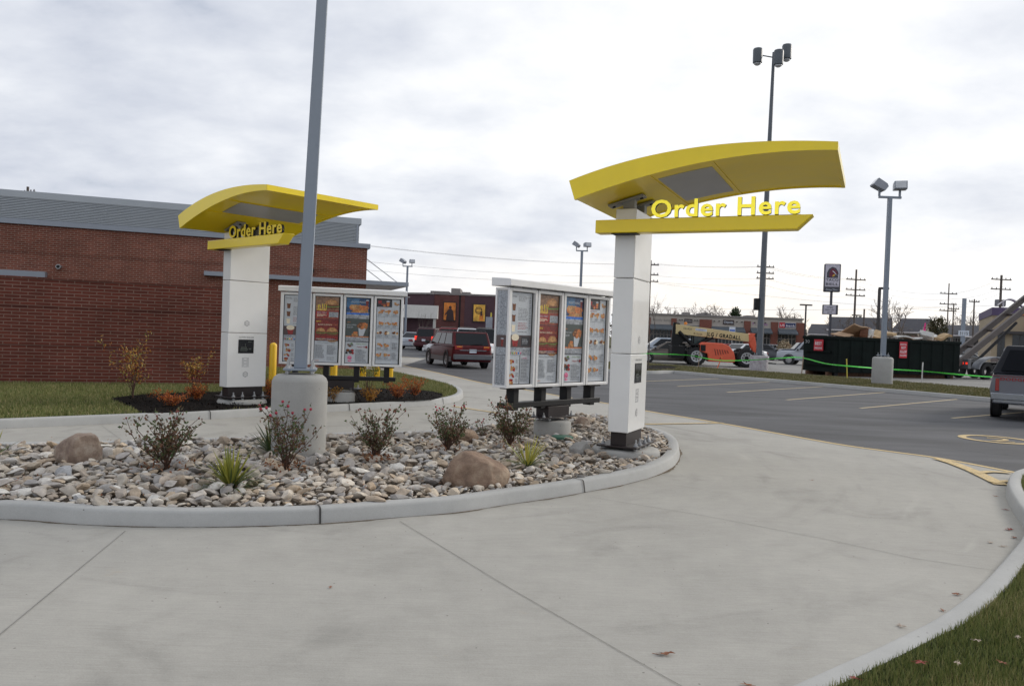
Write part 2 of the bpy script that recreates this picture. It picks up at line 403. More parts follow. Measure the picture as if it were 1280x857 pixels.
def strip_line(name, pts, w, z, m, closed=False):
    "painted or scored line of width w along pts"
    a = offset_line(pts, w/2, closed); b = offset_line(pts, -w/2, closed); k = len(pts)
    mb = MB(); vs = [(p.x, p.y, z) for p in a] + [(p.x, p.y, z) for p in b]
    fs = [(i, i+k, (i+1) % k+k, (i+1) % k) for i in range(k if closed else k-1)]
    mb.add(vs, fs); return mb
def line_obj(name, segs, z, m):
    mb = MB()
    for pts, w in segs:
        q = strip_line('', [Vector(p) for p in pts], w, z, m); mb.add(q.v, q.f)
    return structure(mb.build(name, m))
edge_s = smooth_poly([Vector(p) for p in edge], 4)
line_obj('lane_edge_line', [([p + Vector((.0,-.02)) for p in edge_s], .11)], .009, M_yel_line)
for i_, (sg, w_) in enumerate([([G2(565,508), G2(590,511.6), G2(622,516.5)], .10), ([G2(806,530.6), G2(850,530), G2(903,529)], .10),
    ([G2(1172,574), G2(1192,580), G2(1215,589), G2(1238,600), G2(1252,607)], .17), ([G2(1218,592.5), G2(1238,590.5), G2(1262,592)], .12),
    ([G2(1240,604.5), G2(1262,602.5)], .1)]):
    line_obj('lane_marking', [(sg, w_)], .012+.003*i_, M_yel_line)
def px(x, y): return G2(800 + x/2.667, 440 + y/2.667)
line_obj('parking_bay_lines', [([px(0,98), px(262,88)], .1), ([px(125,114), px(435,99)], .1), ([px(290,134), px(608,115)], .1),
    ([px(490,159), px(817,134)], .1), ([px(735,187), px(1057,157)], .1), ([px(1040,220), px(1330,196)], .1)], .005, M_pale_line)
line_obj('bay_line', [([G2(500,445.5), G2(524,448)], .12), ([G2(440,440), G2(470,442)], .12)], .005, M_yel_line)
# painted number in a circle, for waiting cars
c0 = G(1246,549.3)
ring = MB(); n = 48; ro, ri = .64, .50
vs = []; 
for j in range(n):
    t = 2*math.pi*j/n; vs += [(ro*math.cos(t), ro*math.sin(t), .008), (ri*math.cos(t), ri*math.sin(t), .008)]
ring.add(vs, [(2*j, (2*j+2) % (2*n), (2*j+3) % (2*n), 2*j+1) for j in range(n)])
ring.text('2', .86, None, Tl(.05,-.31,.0082), center=True, sx=1.1)
o = ring.build('painted_bay_number', M_yel_line); o.location = (c0.x, c0.y, 0); o.rotation_euler.z = R_(-25); structure(o)
# saw-cut joints of the slab
J = [[(157,664),(0,794),(-120,890)], [(500,652),(640,737.5),(845,855),(900,884)], [(734,621),(880,645),(1030,674),(1140,698),(1246,714)],
     [(127,532),(162,557.5)], [(300,660),(306,900)], [(850,572),(960,585),(1100,600),(1250,622)], [(560,522),(700,505)]]
line_obj('slab_joints', [([G2(*p) for p in j], .0048) for j in J[:4]], .0085, M_joint)

# ------------------------------------------------------------------ kerbs
def kerb(name, base, h, w, closed=False, m=None, joints=None, batter=.03):
    "base: outer foot line, the inside of the kerb lies to its left; h may be a list"
    k = len(base); hs = h if isinstance(h, (list, tuple)) else [h]*k
    mb = MB(); rows = []
    prof = [(0, 0), (batter*.7, .80), (batter, .94), (batter+.014, 1.0), (w-.012, 1.0), (w, .92), (w, -.2)]
    base = [Vector(p) for p in base]
    for i in range(k):
        a = base[(i-1) % k] if closed or i > 0 else base[i]; b = base[(i+1) % k] if closed or i < k-1 else base[i]
        t = (b-a).normalized(); nrm = Vector((-t.y, t.x))
        wob = .004*noise.noise(Vector((base[i].x*2, base[i].y*2, 0)))
        rows.append([(base[i].x+nrm.x*(d+wob), base[i].y+nrm.y*(d+wob), max(-.02, q*hs[i])+.004*(q > 0)) for d, q in prof])
    p = len(prof); vs = [v for r in rows for v in r]
    fs = [(i*p+j, ((i+1) % k)*p+j, ((i+1) % k)*p+j+1, i*p+j+1) for i in range(k if closed else k-1) for j in range(p-1)]
    if not closed: fs += [tuple(range(p)), tuple(range((k-1)*p+p-1, (k-1)*p-1, -1))]
    mb.add(vs, fs)
    o = mb.build(name, m or M_kerb, smooth=50); structure(o)
    if joints:
        jm = MB()
        for (x, y) in joints:
            i = min(range(k), key=lambda q: (base[q]-Vector((x, y))).length)
            a = base[(i-1) % k]; b = base[(i+1) % k]; t = (b-a).normalized(); nrm = Vector((-t.y, t.x)); hh = hs[i]
            T = frame((base[i].x, base[i].y, 0), (nrm.x, nrm.y, 0), (t.x, t.y, 0), (0,0,1))
            pts = [(-.009,0.0), (batter*.7-.009, .80*hh+.005), (batter-.008,.94*hh+.010), (batter+.012,hh+.0115), (w-.01,hh+.0115)]
            for q in range(len(pts)-1):
                (x0, z0), (x1, z1) = pts[q], pts[q+1]
                jm.add([(x0,-.008,z0),(x0,.008,z0),(x1,.008,z1),(x1,-.008,z1)], [(0,1,2,3)], None, T)
        jo = jm.build('kerb_joints', M_kj); structure(jo)
    return o
isl_px = [(-160,655),(0,649.5),(100,656),(200,659),(300,658.5),(400,655),(500,647),(570,641),(635,631),(690,623),(740,614),(785,605),(822,594),(844,581.5),(850,567),(843,554),(824,545),(801,538),(765,528.5),(720,524.5),(670,528),(625,535),(585,542),(535,547.5),(470,549.5),(409,551.5),(276,558),(120,563),(0,565),(-160,566)]
isl = [Vector(G2(*p)) for p in isl_px]
isl = smooth_poly(isl, 5, closed=True)
M_kj = mat('kerb_joint_dark', (.05,.048,.045), rough=.95)
kerb('island_kerb', isl, .125, .17, closed=True, joints=[G2(402,655), G2(728,617), G2(585,542), G2(300,557)])
isl_in = offset_line(isl, .15, True)
dm_ = MB(); M_dirt = soil_mat('gutter_dirt', (.20,.165,.125), 60, .3)
def dirt(path, seed, i0, i1, wmax):
    ps = path[i0:i1]; o = len(dm_.v); k = len(ps)
    for i, p in enumerate(ps):
        a = ps[max(i-1,0)]; b = ps[min(i+1,k-1)]; t = (b-a).normalized(); nn = Vector((t.y,-t.x)); w = .004+wmax*max(0, .3+noise.noise(Vector((p.x*1.7+seed,p.y*1.7,0)))+.6*noise.noise(Vector((p.x*9,p.y*9,seed))))
        dm_.v += [(p.x-nn.x*.01,p.y-nn.y*.01,.0075),(p.x+nn.x*w,p.y+nn.y*w,.0072)]
    dm_.f += [(o+2*i,o+2*i+1,o+2*i+3,o+2*i+2) for i in range(k-1)]; dm_.m += [0]*(k-1)
fine = smooth_poly(isl, 3, closed=True)
dirt(fine, 1, 0, 230, .035)
structure(dm_.build('gutter_dirt', M_dirt))
bed = fill_sheet('stone_bed_soil', [(p.x, p.y) for p in isl_in], .085, M_soil); structure(bed)

# left lawn with its kerb
lawn_px = [(-260,546),(-120,541),(0,536),(130,530),(263,524),(320,520.5),(437,513.5),(500,509.5),(548,506),(570,502),(579,497),(577,491),(566,485.5),(540,478.5),(512,472),(490,468),(470,465.5)]
lawn_b = smooth_poly([Vector(G2(*p)) for p in lawn_px], 5)
kerb('lawn_kerb', lawn_b, .13, .17, joints=[G2(263,524), G2(437,513.5), G2(557,505)])
li = offset_line(lawn_b, .15)
lawn_poly = [(p.x, p.y) for p in li] + [(-6.3, 27.9), (-24, 21.8), (-24, 12)]
lawn = fill_sheet('lawn', lawn_poly, .11, M_turf); structure(lawn)
mulch_px = [(140,499.5),(160,496),(205,493),(260,491),(330,490),(430,488.5),(470,486.5),(530,489),(553,493.5),(548,499),(520,501.8),(437,505.5),(320,511),(263,514.5),(185,518),(165,511),(148,504)]
mul = [G2(x, y, .11) for x, y in mulch_px]
mulch = fill_sheet('mulch_bed', [(p.x, p.y) for p in smooth_poly([Vector(q) for q in mul], 3, True)], .135, M_mulch); structure(mulch)

# right-hand kerb that sinks flush towards the viewer, with turf behind
rk_px = [(1500,560),(1380,575),(1310,588),(1275,597),(1262,603),(1257,612),(1258.5,625),(1266,640),(1276,655),(1281,668),(1274,683),(1260,698),(1222,737),(1173,771),(1097,809),(1000,852),(900,893),(700,960)]
rk = smooth_poly([Vector(G2(*p)) for p in rk_px], 4)
kn = len(rk); hh = []
for i in range(kn):
    t = i/(kn-1); hh.append(.13 if t < .50 else max(.012, .13 - .118*min(1, (t-.50)/.28)))
kerb('verge_kerb', rk, hh, .155)
ri_ = offset_line(rk, .14)
verge_poly = [(p.x, p.y) for p in ri_] + [(1.0,-4), (26,-4), (26,10)]
def kerb_h(x, y):
    i = min(range(kn), key=lambda q: (rk[q].x-x)**2+(rk[q].y-y)**2); return hh[i]
verge = MB(); bm = bmesh.new()
f = bm.faces.new([bm.verts.new((x, y, .0)) for x, y in verge_poly]); bm.normal_update(); bmesh.ops.triangulate(bm, faces=[f], ngon_method='EAR_CLIP')
for v in bm.verts: v.co.z = max(.016, kerb_h(v.co.x, v.co.y)-.02)
bmesh.ops.recalc_face_normals(bm, faces=bm.faces)
me = bpy.data.meshes.new('verge'); bm.to_mesh(me); bm.free(); me.materials.append(M_turf)
verge = bpy.data.objects.new('verge', me); col.objects.link(verge); structure(verge)

# planted strip between the two car parks
sk_px = [(806,467),(842,466.5),(895,471.5),(960,477),(1050,485),(1140,493),(1238,502),(1340,512)]
sk = [Vector((9.5*0+1.8, 39.0)), Vector((1.5, 38.0)), Vector((2.2, 37.0))] + [Vector(G2(*p)) for p in sk_px] + [Vector((21.5, 21.8)), Vector((24,19.5))]
sk = smooth_poly(sk, 3)
kerb('strip_kerb', sk, .13, .17)
si = offset_line(sk, .15)
strip_poly = [(p.x, p.y) for p in si] + [(26,24), (18.9,30.0), G2(1238,486,.12), G2(1120,476.5,.12), G2(1003,468,.12), G2(900,461,.12), G2(811,454,.12), (3,46)]
strip = fill_sheet('planted_strip', strip_poly, .11, M_turf); structure(strip)
sm = [G2(x, y, .12) for x, y in [(790,463.5),(842,461.5),(848,459),(835,457),(815,456.5),(790,457)]]
structure(fill_sheet('strip_mulch', sm, .13, M_mulch))
far_poly = [(3,46), G2(811,454), G2(900,461.5), G2(1003,468.5), G2(1120,477), G2(1238,486.5), (18.9,30.2), (26,24.2), (80,24), (80,110), (-1,110), (0,70)]
farlot = fill_sheet('far_parking_lot', far_poly, .006, M_far); structure(farlot)
cr_r = random.Random(9)
def crack(x0, y0, x1, y1):
    a = Vector(G2(x0,y0)); b = Vector(G2(x1,y1)); n = 22; return [a.lerp(b, i/n)+Vector((cr_r.gauss(0,.05), cr_r.gauss(0,.05))) for i in range(n+1)]
line_obj('asphalt_cracks', [(crack(1050,520,1180,528), .02), (crack(900,492,1040,503), .018), (crack(850,505,960,522), .014), (crack(1180,560,1290,572), .012)], .0035, mat('crack_dark', (.02,.02,.021), rough=.95))
# low kerb and verge in front of the shops
structure(MB().box(18,80,92,93,0,.15).build('shop_kerb', M_kerb))
structure(MB().quad([(18,93,.13),(80,93,.13),(80,104,.13),(18,104,.13)]).build('shop_verge', M_turf))
# ------------------------------------------------------------------ shared materials
M_white = mat('white_enamel', (.76,.76,.745), rough=.22, var=.02, coat=.3)
M_white2 = mat('white_aluminium', (.78,.78,.78), rough=.35, var=.03)
M_yellow = mat('yellow_enamel', (.92,.69,.010), rough=.3, var=.03, coat=.25)
M_letter = mat('letter_yellow', (.90,.68,.02), rough=.35, var=.02)
M_letter_lit = mat('letter_face_lit', (1.0,.86,.06), rough=.4, var=.01, emit=.38)
M_black = mat('black_metal', (.009,.009,.010), spec=.3, rough=.5, var=.2)
M_brown = mat('dark_bronze_paint', (.022,.016,.016), spec=.35, rough=.45, var=.15)
M_steel = mat('galvanised_steel', (.42,.43,.44), rough=.45, metal=.7, var=.15)
M_grey = mat('grey_strut_paint', (.30,.30,.31), rough=.45, var=.08)
M_soffit = mat('brushed_soffit_panel', (.42,.42,.44), rough=.35, metal=.3, var=.06)
M_polegrey = mat('pole_grey_paint', (.235,.27,.32), rough=.4, var=.05, vscale=1)
M_glassdark = mat('dark_glass', (.012,.013,.016), rough=.06, var=.1, spec=.7)
M_ink = mat('grey_ink', (.30,.30,.31), rough=.6, var=.05)
M_darkink = mat('dark_ink', (.05,.05,.055), rough=.6, var=.05)

def bolts(parent, pts, z, r=.016, h=.07, m=None, below=None):
    "one part per anchor bolt: rod, washer and nut (and a levelling nut under the plate)"
    me = None
    for (x, y) in pts:
        if me is None:
            mb = MB(); mb.lathe([(r*.6,z if below is None else below),(r*.6,z+h)], 8, m); mb.lathe([(r*1.9,z-.002),(r*1.9,z+.008)], 10, m); mb.lathe([(r*1.2,z+.007),(r*1.2,z+.034)], 6, m)
            if below is not None: mb.lathe([(r*1.3,z-.055),(r*1.3,z-.032)], 6, m)
            o = mb.build('anchor_bolt', parent=parent); me = o.data
        else:
            o = bpy.data.objects.new('anchor_bolt', me); col.objects.link(o); o.parent = parent
        o.location = (x, y, 0)

# local frame of an order point: +x over the lane, y along the wide face, z up
def make_kiosk():
    root = empty('order_point')
    CW, CD = .40, .135           # half width (y), half depth (x)
    f = MB().lathe([(.44,.0),(.455,.10),(.45,.15),(.43,.178),(.39,.19)], 40, M_foot); 
    o = f.build('footing', parent=root, smooth=40)
    MB().box(-.27,.27,-.43,.43,.225,.248, M_brown).build('base_plate', parent=root, bevel=.004)
    bolts(root, [(.22,-.30),(.22,.30),(-.22,-.30),(-.22,.30),(.22,-.12),(.22,.12)], .248, r=.02, h=.085, m=M_steel, below=.18)
    MB().box(-CD+.03,CD-.03,-CW+.045,CW-.045,.248,.43, M_brown).build('plinth', parent=root, bevel=.004)
    zs = [(.42,1.432),(1.440,2.405),(2.413,3.30)]
    for i, (a, c) in enumerate(zs):
        p = MB().box(-CD,CD,-CW,CW,a,c, M_white).build('column_panel', parent=root, bevel=.010, seg=3)
        if i == 0:
            MB().box(CD,CD+.006,-.19,.125,1.055,1.315, M_black).build('screen', parent=p, bevel=.003)
            s = MB().quad([(CD+.0075,-.175,1.07),(CD+.0075,.11,1.07),(CD+.0075,.11,1.30),(CD+.0075,-.175,1.30)], M_glassdark)
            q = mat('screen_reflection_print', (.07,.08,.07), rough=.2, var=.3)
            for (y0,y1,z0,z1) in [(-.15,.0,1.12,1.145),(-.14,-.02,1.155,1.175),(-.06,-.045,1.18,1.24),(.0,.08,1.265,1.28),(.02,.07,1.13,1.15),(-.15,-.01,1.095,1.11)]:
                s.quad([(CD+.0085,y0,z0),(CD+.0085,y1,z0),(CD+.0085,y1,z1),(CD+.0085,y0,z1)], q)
            s.build('display', parent=p)
            t = MB(); t.text('CUSTOMER ORDER HERE', .035, M_darkink, frame((CD+.002,-.03,1.345),(0,1,0),(0,0,1)), center=True, width=.30); t.build('lettering', parent=p)
            g = MB()
            for iy in range(6):
                for iz in range(9):
                    if iy in (2,3) and iz % 3 == 1: continue
                    g.box(CD,CD+.002,-.105+iy*.024,-.105+iy*.024+.015,.80+iz*.02,.80+iz*.02+.012, M_ink)
            g.build('speaker_grille', parent=p)
            zh = .66
        else: zh = 1.62
        if i < 2:
            h = MB()
            for rr, rs, mm, xx in ((.058,0,M_ink,.0015),(.046,0,M_white,.0025),(.038,0,M_ink,.0035),(.031,0,M_white,.0045)):
                h.quad([(CD+xx,-.03+rr*math.sin(math.pi/3*j),zh+rr*math.cos(math.pi/3*j)) for j in range(6)], mm)
            h.box(CD+.003,CD+.0055,-.052,-.008,zh-.006,zh+.006,M_ink)
            h.build('sensor_cover', parent=p)
    MB().box(-CD+.015,CD-.015,-CW+.015,CW-.015,3.30,3.305, M_grey).build('column_cap', parent=root)
    # horizontal sign bar, wrapping the column on the side where the lettering stands
    zb0, zb1 = 2.965, 3.13
    bar = MB().prism([(-.335,zb0),(2.10,zb0),(2.27,zb1),(-.335,zb1)], -.62, -.415, M_yellow, axis='y').build('sign_bar', parent=root, bevel=.008)
    MB().box(-.13,.2,-.62+.03,-.42,zb0-.012,zb0-.003,M_black).build('bar_bracket', parent=bar)
    MB().box(.36,2.13,-.56,-.50,zb1,zb1+.012, M_black).build('lettering_rail', parent=bar)
    return root, CW, CD
def kiosk_finish(root, lit):
    bar = [k for k in kids(root) if k.name.startswith('sign_bar')][0]
    words = MB()
    zb1 = 3.142
    T0 = frame((.375,-.575,zb1+.012),(1,0,0),(0,0,1))
    words.text('Order Here', .30, M_letter_lit if lit else M_letter, T0, width=1.75, extrude=.004, bold=.02)
    words.text('Order Here', .30, M_black, frame((.375,-.545,zb1+.012),(1,0,0),(0,0,1)), width=1.75, extrude=.024, bold=.02)
    words.build('lettering', parent=bar)
    # canopy
    us = [-.47,-.25,0,.25,.5,.75,1.0,1.3,1.6,1.9,2.2,2.52]
    cub = np.polyfit([-.447,-.032,.289,.587,1.16,1.794,2.116,2.52],[3.31,3.446,3.53,3.585,3.685,3.748,3.752,3.728],3)
    cut = np.polyfit([-.53,-.042,.536,1.086,1.788,2.111,2.52],[3.52,3.675,3.796,3.863,3.872,3.86,3.82],3)
    Y0, Y1, RW = -1.10, 1.10, .055
    zb = lambda x: float(np.polyval(cub, x)); zt = lambda x: float(np.polyval(cut, x))
    us = list(np.linspace(-.45, 2.52, 28)); n = len(us)
    def shellpart(y0, y1, zlo, zhi, skew=0):
        m = MB(); vs = []
        for x in us:
            d = -.08*(1-(x+.45)/2.97) if skew else 0
            vs += [(x,y0,zlo(x)),(x,y1,zlo(x)),(x+d,y1,zhi(x)),(x+d,y0,zhi(x))]
        fs = []
        for i in range(n-1):
            for j in range(4): fs.append((i*4+j,i*4+(j+1)%4,(i+1)*4+(j+1)%4,(i+1)*4+j))
        fs += [(3,2,1,0), tuple((n-1)*4+j for j in range(4))]
        return m.add(vs, fs, M_yellow)
    can = shellpart(Y0+.005, Y1-.005, lambda x: zb(x)+.012, lambda x: zt(x)-.004, 1).build('canopy', parent=root, smooth=30)
    m = shellpart(Y0-.003, Y0+RW, zb, zt, 1); m2 = shellpart(Y1-RW, Y1+.003, zb, zt, 1); m.v += []; o = len(m.v)
    m.v += m2.v; m.f += [tuple(i+o for i in f) for f in m2.f]; m.m += m2.m
    m.build('canopy_rim', parent=can, smooth=30)
    e = MB()
    xa = 2.52; e.add([(xa-.04,Y0,zb(xa)),(xa+.004,Y0,zb(xa)),(xa+.004,Y0,zt(xa)+.001),(xa-.04,Y0,zt(xa)+.002),(xa-.04,Y1,zb(xa)),(xa+.004,Y1,zb(xa)),(xa+.004,Y1,zt(xa)+.001),(xa-.04,Y1,zt(xa)+.002)],
        [(0,1,2,3),(7,6,5,4),(0,4,5,1),(1,5,6,2),(2,6,7,3),(3,7,4,0)], M_yellow)
    e.build('canopy_end_fascia', parent=can)
    g = MB(); gu = np.linspace(.50, 1.14, 8); vs = []
    for x in gu: vs += [(x,-.78,zb(x)+.006),(x,.78,zb(x)+.006),(x,.78,zb(x)+.0115),(x,-.78,zb(x)+.0115)]
    for i in range(7):
        for j in range(4): g.f.append((i*4+j,i*4+(j+1)%4,(i+1)*4+(j+1)%4,(i+1)*4+j))
    g.v = vs; g.f += [(3,2,1,0),(28,29,30,31)]; g.mats = [M_soffit]; g.m = [0]*len(g.f)
    g.build('soffit_panel', parent=can)
    # seams of the underside
    sm = MB()
    for x in (.46, 1.19): sm.box(x-.012,x+.012,Y0+.06,Y1-.06,zb(x)+.0,zb(x)+.012, M_yellow)
    sm.build('soffit_trim', parent=can)
    for y in (-.24, .24):
        s = MB().box(-.075,.075,y-.06,y+.06,3.30,zb(0)-.008, M_grey).build('strut', parent=root, bevel=.004)
        a = math.atan((zb(.2)-zb(-.25))/.45)
        T = Tl(-.04,y,zb(-.04)-.016) @ Ry(-a)
        MB().box(-.24,.24,-.09,.09,-.014,.014, M_grey, T).build('mounting_plate', parent=s, bevel=.004)
        for dx in (-.19,.19): MB().lathe([(.022,-.03),(.022,-.012)], 6, M_black, T @ Tl(dx,0,0)).build('nut', parent=s)
    return root
aR = R_(25); aL = R_(42)
kr, _, _ = make_kiosk(); kiosk_finish(kr, True)
kr.location = (1.573, 10.42, 0); kr.rotation_euler.z = -aR
tag(kr, 'white order column on the stone island under a long yellow canopy with brightly lit lettering', 'order point', 'drive-through order points')
kl, _, _ = make_kiosk(); kiosk_finish(kl, False)
kl.location = (-5.09, 14.84, .02); kl.rotation_euler.z = -aL
tag(kl, 'white order column in the dark mulch bed, yellow canopy above, its lettering unlit', 'order point', 'drive-through order points')

# ------------------------------------------------------------------ menu boards
PM = {}
def pm(k, c): 
    if k not in PM: PM[k] = mat('menu_print_'+k, c, rough=.22, var=.06 if min(c) > .35 or max(c) < .1 else .42, vscale=34, spec=.5)
    return PM[k]
W_ = pm('white', (.50,.535,.575)); DK = pm('charcoal', (.035,.035,.04)); RD = pm('red', (.30,.025,.025)); BR = pm('brown', (.16,.06,.025)); TN = pm('golden', (.50,.27,.11))
BU = pm('bun', (.40,.19,.07)); GR = pm('green', (.12,.26,.05)); BL = pm('blue', (.04,.16,.55)); NV = pm('navy', (.03,.07,.16)); TX = pm('grey_text', (.20,.21,.23)); PK = pm('pink', (.62,.16,.28)); ORG = pm('orange', (.52,.17,.05)); CR = pm('cream', (.80,.72,.55)); LG = pm('light_grey', (.34,.365,.40)); RB = pm('dark_red', (.20,.025,.02)); YL = pm('yellow', (.80,.55,.05))
class Poster:
    "flat print: x right, y up, 0..1 by 0..H in panel units; layers sit a millimetre apart"
    def __init__(s, w, h): s.w = w; s.h = h; s.mb = MB(); s.l = 0; s.r = random.Random(3)
    def z(s): s.l += 1; return s.l*.00012
    def rect(s, x0, x1, y0, y1, m): z = s.z(); s.mb.quad([(x0*s.w,y0*s.h,z),(x1*s.w,y0*s.h,z),(x1*s.w,y1*s.h,z),(x0*s.w,y1*s.h,z)], m)
    def ell(s, cx, cy, rx, ry, m, a0=0, a1=360, n=16, jit=0):
        z = s.z(); pts = []
        for i in range(n):
            t = R_(a0+(a1-a0)*i/(n-(a1-a0 < 360))); k = 1+s.r.uniform(-jit,jit)
            pts.append(((cx+rx*k*math.cos(t))*s.w, cy*s.h+ry*k*s.w*math.sin(t), z))
        s.mb.quad(pts, m)
    def lines(s, x0, x1, y0, y1, n, m=TX, th=.45):
        d = (y1-y0)/n; z = s.z()
        for i in range(n):
            xx = x0
            e = x0+(x1-x0)*s.r.uniform(.6,1)
            while xx < e:
                q = min(e, xx+s.r.uniform(.03,.10)); s.mb.quad([(xx*s.w,(y0+i*d)*s.h,z),(q*s.w,(y0+i*d)*s.h,z),(q*s.w,(y0+i*d+d*th)*s.h,z),(xx*s.w,(y0+i*d+d*th)*s.h,z)], m); xx = q+.014
    def text(s, t, cx, y, size, m, width=None, center=True):
        z = s.z(); s.mb.text(t, size, m, Tl(cx*s.w, y*s.h, z), center=center, width=width*s.w if width else None)
    def burger(s, cx, cy, r):
        s.ell(cx,cy-.48*r,r,r*.42,BU,180,360,12); s.rect(cx-r*1.02,cx+r*1.02,cy-(.5*r)*s.w/s.h,cy-(.25*r)*s.w/s.h,BR) if 0 else s.ell(cx,cy-.40*r*s.w/s.h,r*1.04,r*.2,BR)
        s.ell(cx,cy-.10*r*s.w/s.h,r*1.12,r*.16,GR,0,360,18,.15); s.ell(cx,cy+.02*r*s.w/s.h,r*1.04,r*.18,BR); s.ell(cx,cy+.10*r*s.w/s.h,r,r*.8,BU,0,180,14)
        s.ell(cx,cy+.42*r*s.w/s.h,r*.6,r*.28,TN)
    def lump(s, cx, cy, r, n=7, ms=(TN,BU,ORG)):
        for i in range(n): s.ell(cx+s.r.uniform(-r,r)*.8, cy+s.r.uniform(-r,r)*.45*s.w/s.h, r*s.r.uniform(.3,.55), r*s.r.uniform(.25,.42), ms[i % len(ms)], 0, 360, 9, .2)
    def cup(s, cx, cy, w, h, m, lid=W_):
        z = s.z(); s.mb.quad([((cx-w*.36)*s.w,cy*s.h,z),((cx+w*.36)*s.w,cy*s.h,z),((cx+w*.5)*s.w,(cy+h)*s.h,z),((cx-w*.5)*s.w,(cy+h)*s.h,z)], m); s.ell(cx,cy+h,w*.55,w*.22,lid)
def poster1(p):
    p.rect(0,1,0,1,W_); p.text('Drinks', .18,.945,.045,DK)
    p.lines(.38,.86,.905,.97,5); p.lines(.38,.86,.70,.84,9); p.lines(.38,.86,.60,.68,5,RD,.35); p.lines(.38,.86,.565,.585,1)
    for y, m in ((.80,BR),(.68,BR),(.57,CR)): p.cup(.18,y,.17,.085,m)
    p.lines(.88,.97,.60,.97,20); p.rect(0,1,.528,.534,DK); p.rect(0,1,.40,.53,pm('plum',(.09,.06,.06)))
    p.cup(.28,.41,.28,.085,RD,CR); p.ell(.28,.51,.17,.1,CR); p.rect(.55,.95,.41,.52,DK); p.lines(.6,.9,.44,.5,4,LG)
    p.rect(0,1,.31,.40,LG); p.text('FLAVORS',.22,.375,.03,NV)
    for i, m in enumerate((RD,GR,YL,ORG,BL,PK)): p.cup(.07+i*.095,.325,.06,.028,m)
    p.lines(.62,.96,.325,.385,4); p.rect(.0,.5,0,.30,W_); p.rect(.5,.53,0,.31,DK)
    for i, y in enumerate((.24,.17,.095,.03)): p.lump(.18,y,.13,6,(TN,BU,RD)); p.lines(.34,.47,y-.015,y+.03,4)
    p.lines(.57,.95,.02,.29,17); p.text('SHAKES',.74,.275,.03,PK)
def poster2(p):
    p.rect(0,1,0,1,W_); p.rect(0,1,.66,1,pm('photo_red',(.28,.06,.04))); p.rect(0,1,.80,1,pm('photo_brown',(.26,.15,.09)))
    p.burger(.68,.87,.30); 
    for i in range(14): 
        x = .03+i*.03; z = p.z(); p.mb.quad([(x*p.w,.79*p.h,z),((x+.03)*p.w,.79*p.h,z),((x+.03+.04*math.sin(i*2))*p.w,(.87+.02*math.sin(i*3))*p.h,z),((x+.04*math.sin(i*2))*p.w,(.87+.02*math.sin(i*3))*p.h,z)], YL if i % 2 else TN)
    p.rect(0,.56,.69,.78,RD); p.text('BIG MAC',.28,.748,.04,W_,.42); p.lines(.06,.5,.70,.74,3,CR); p.rect(.58,.98,.69,.77,LG); p.lines(.62,.95,.695,.765,4)
    p.rect(0,1,.655,.662,DK); p.rect(0,1,.33,.655,RB); p.text('NEW',.15,.61,.045,YL); p.text('BACON CLUBHOUSE',.42,.565,.035,CR,.6); p.text('DELUXE',.80,.565,.04,ORG,.32)
    p.burger(.25,.46,.20); p.burger(.74,.46,.24); p.rect(0,1,.375,.393,RD); p.lines(.05,.95,.34,.37,3,LG)
    p.rect(0,1,.325,.332,DK); p.text('Extra Value Meals',.5,.29,.035,TX,.75); p.lines(.04,.46,.06,.27,15); p.lines(.54,.96,.12,.27,11); p.lines(.54,.9,.03,.09,4,LG); p.text('ENJOY',.13,.015,.03,ORG)
def poster3(p):
    p.rect(0,1,0,1,W_); p.rect(0,1,.78,1,NV); p.rect(0,.55,.86,1,pm('dusk',(.06,.15,.28))); p.text('MIGHTY WINGS',.52,.925,.055,W_,.62); p.cup(.90,.87,.13,.10,RB)
    p.lump(.50,.81,.36,18,(TN,ORG,BU)); p.rect(0,1,.745,.775,BL); p.rect(0,1,.685,.745,LG); p.lines(.08,.92,.69,.735,3)
    p.rect(0,1,.40,.685,pm('slate',(.07,.085,.08))); p.text('NEW',.12,.62,.03,ORG); p.text('BUFFALO RANCH',.24,.58,.03,W_,.42); p.lines(.04,.4,.54,.57,2,LG)
    z = p.z(); p.mb.quad([(.58*p.w,.42*p.h,z),(.76*p.w,.42*p.h,z),(.90*p.w,.56*p.h,z),(.54*p.w,.56*p.h,z)], W_); p.lump(.72,.58,.22,12,(BR,BU,ORG)); p.lump(.38,.46,.17,6,(ORG,BU))
    p.rect(0,1,.40,.415,ORG); p.rect(0,1,.335,.40,LG); p.lines(.08,.92,.34,.39,3); p.rect(0,1,.325,.333,DK)
    p.text('Happy Meal',.72,.24,.04,RD,.42); p.ell(.92,.25,.05,.05,RD); p.text('Dollar Menu',.70,.29,.03,GR,.45); p.lump(.22,.28,.14,6,(GR,BR,TX)); p.lump(.2,.18,.17,7,(DK,RD,BR)); p.ell(.20,.08,.10,.09,PK); p.ell(.20,.03,.09,.03,PK)
    p.lines(.44,.94,.02,.22,12)
def poster4(p):
    p.rect(0,1,0,1,W_); p.rect(0,.66,.88,1,DK); p.rect(.05,.2,.93,.98,RD); p.cup(.48,.895,.14,.075,ORG); p.lump(.3,.91,.13,5,(BR,RB,ORG)); p.lump(.84,.93,.12,6,(BU,TN)); p.text('BREAKFAST',.3,.855,.025,RD,.4)
    for y, k in ((.79,3),(.61,3),(.46,3),(.27,2),(.12,2)):
        for i in range(3):
            x = .17+i*.33
            if i < k: p.lump(x,y+.02,.13,7,(TN,BU,ORG) if y != .46 else (BR,CR,BU)); p.lines(x-.12,x+.12,y-.045,y-.01,3)
            else: p.lines(x-.12,x+.12,y-.04,y+.07,6)
        p.rect(0,1,y-.062,y-.056,LG)
    for x in (.335,.665): p.rect(x-.006,x+.006,.05,.84,LG)
PF = [poster1, poster2, poster3, poster4]
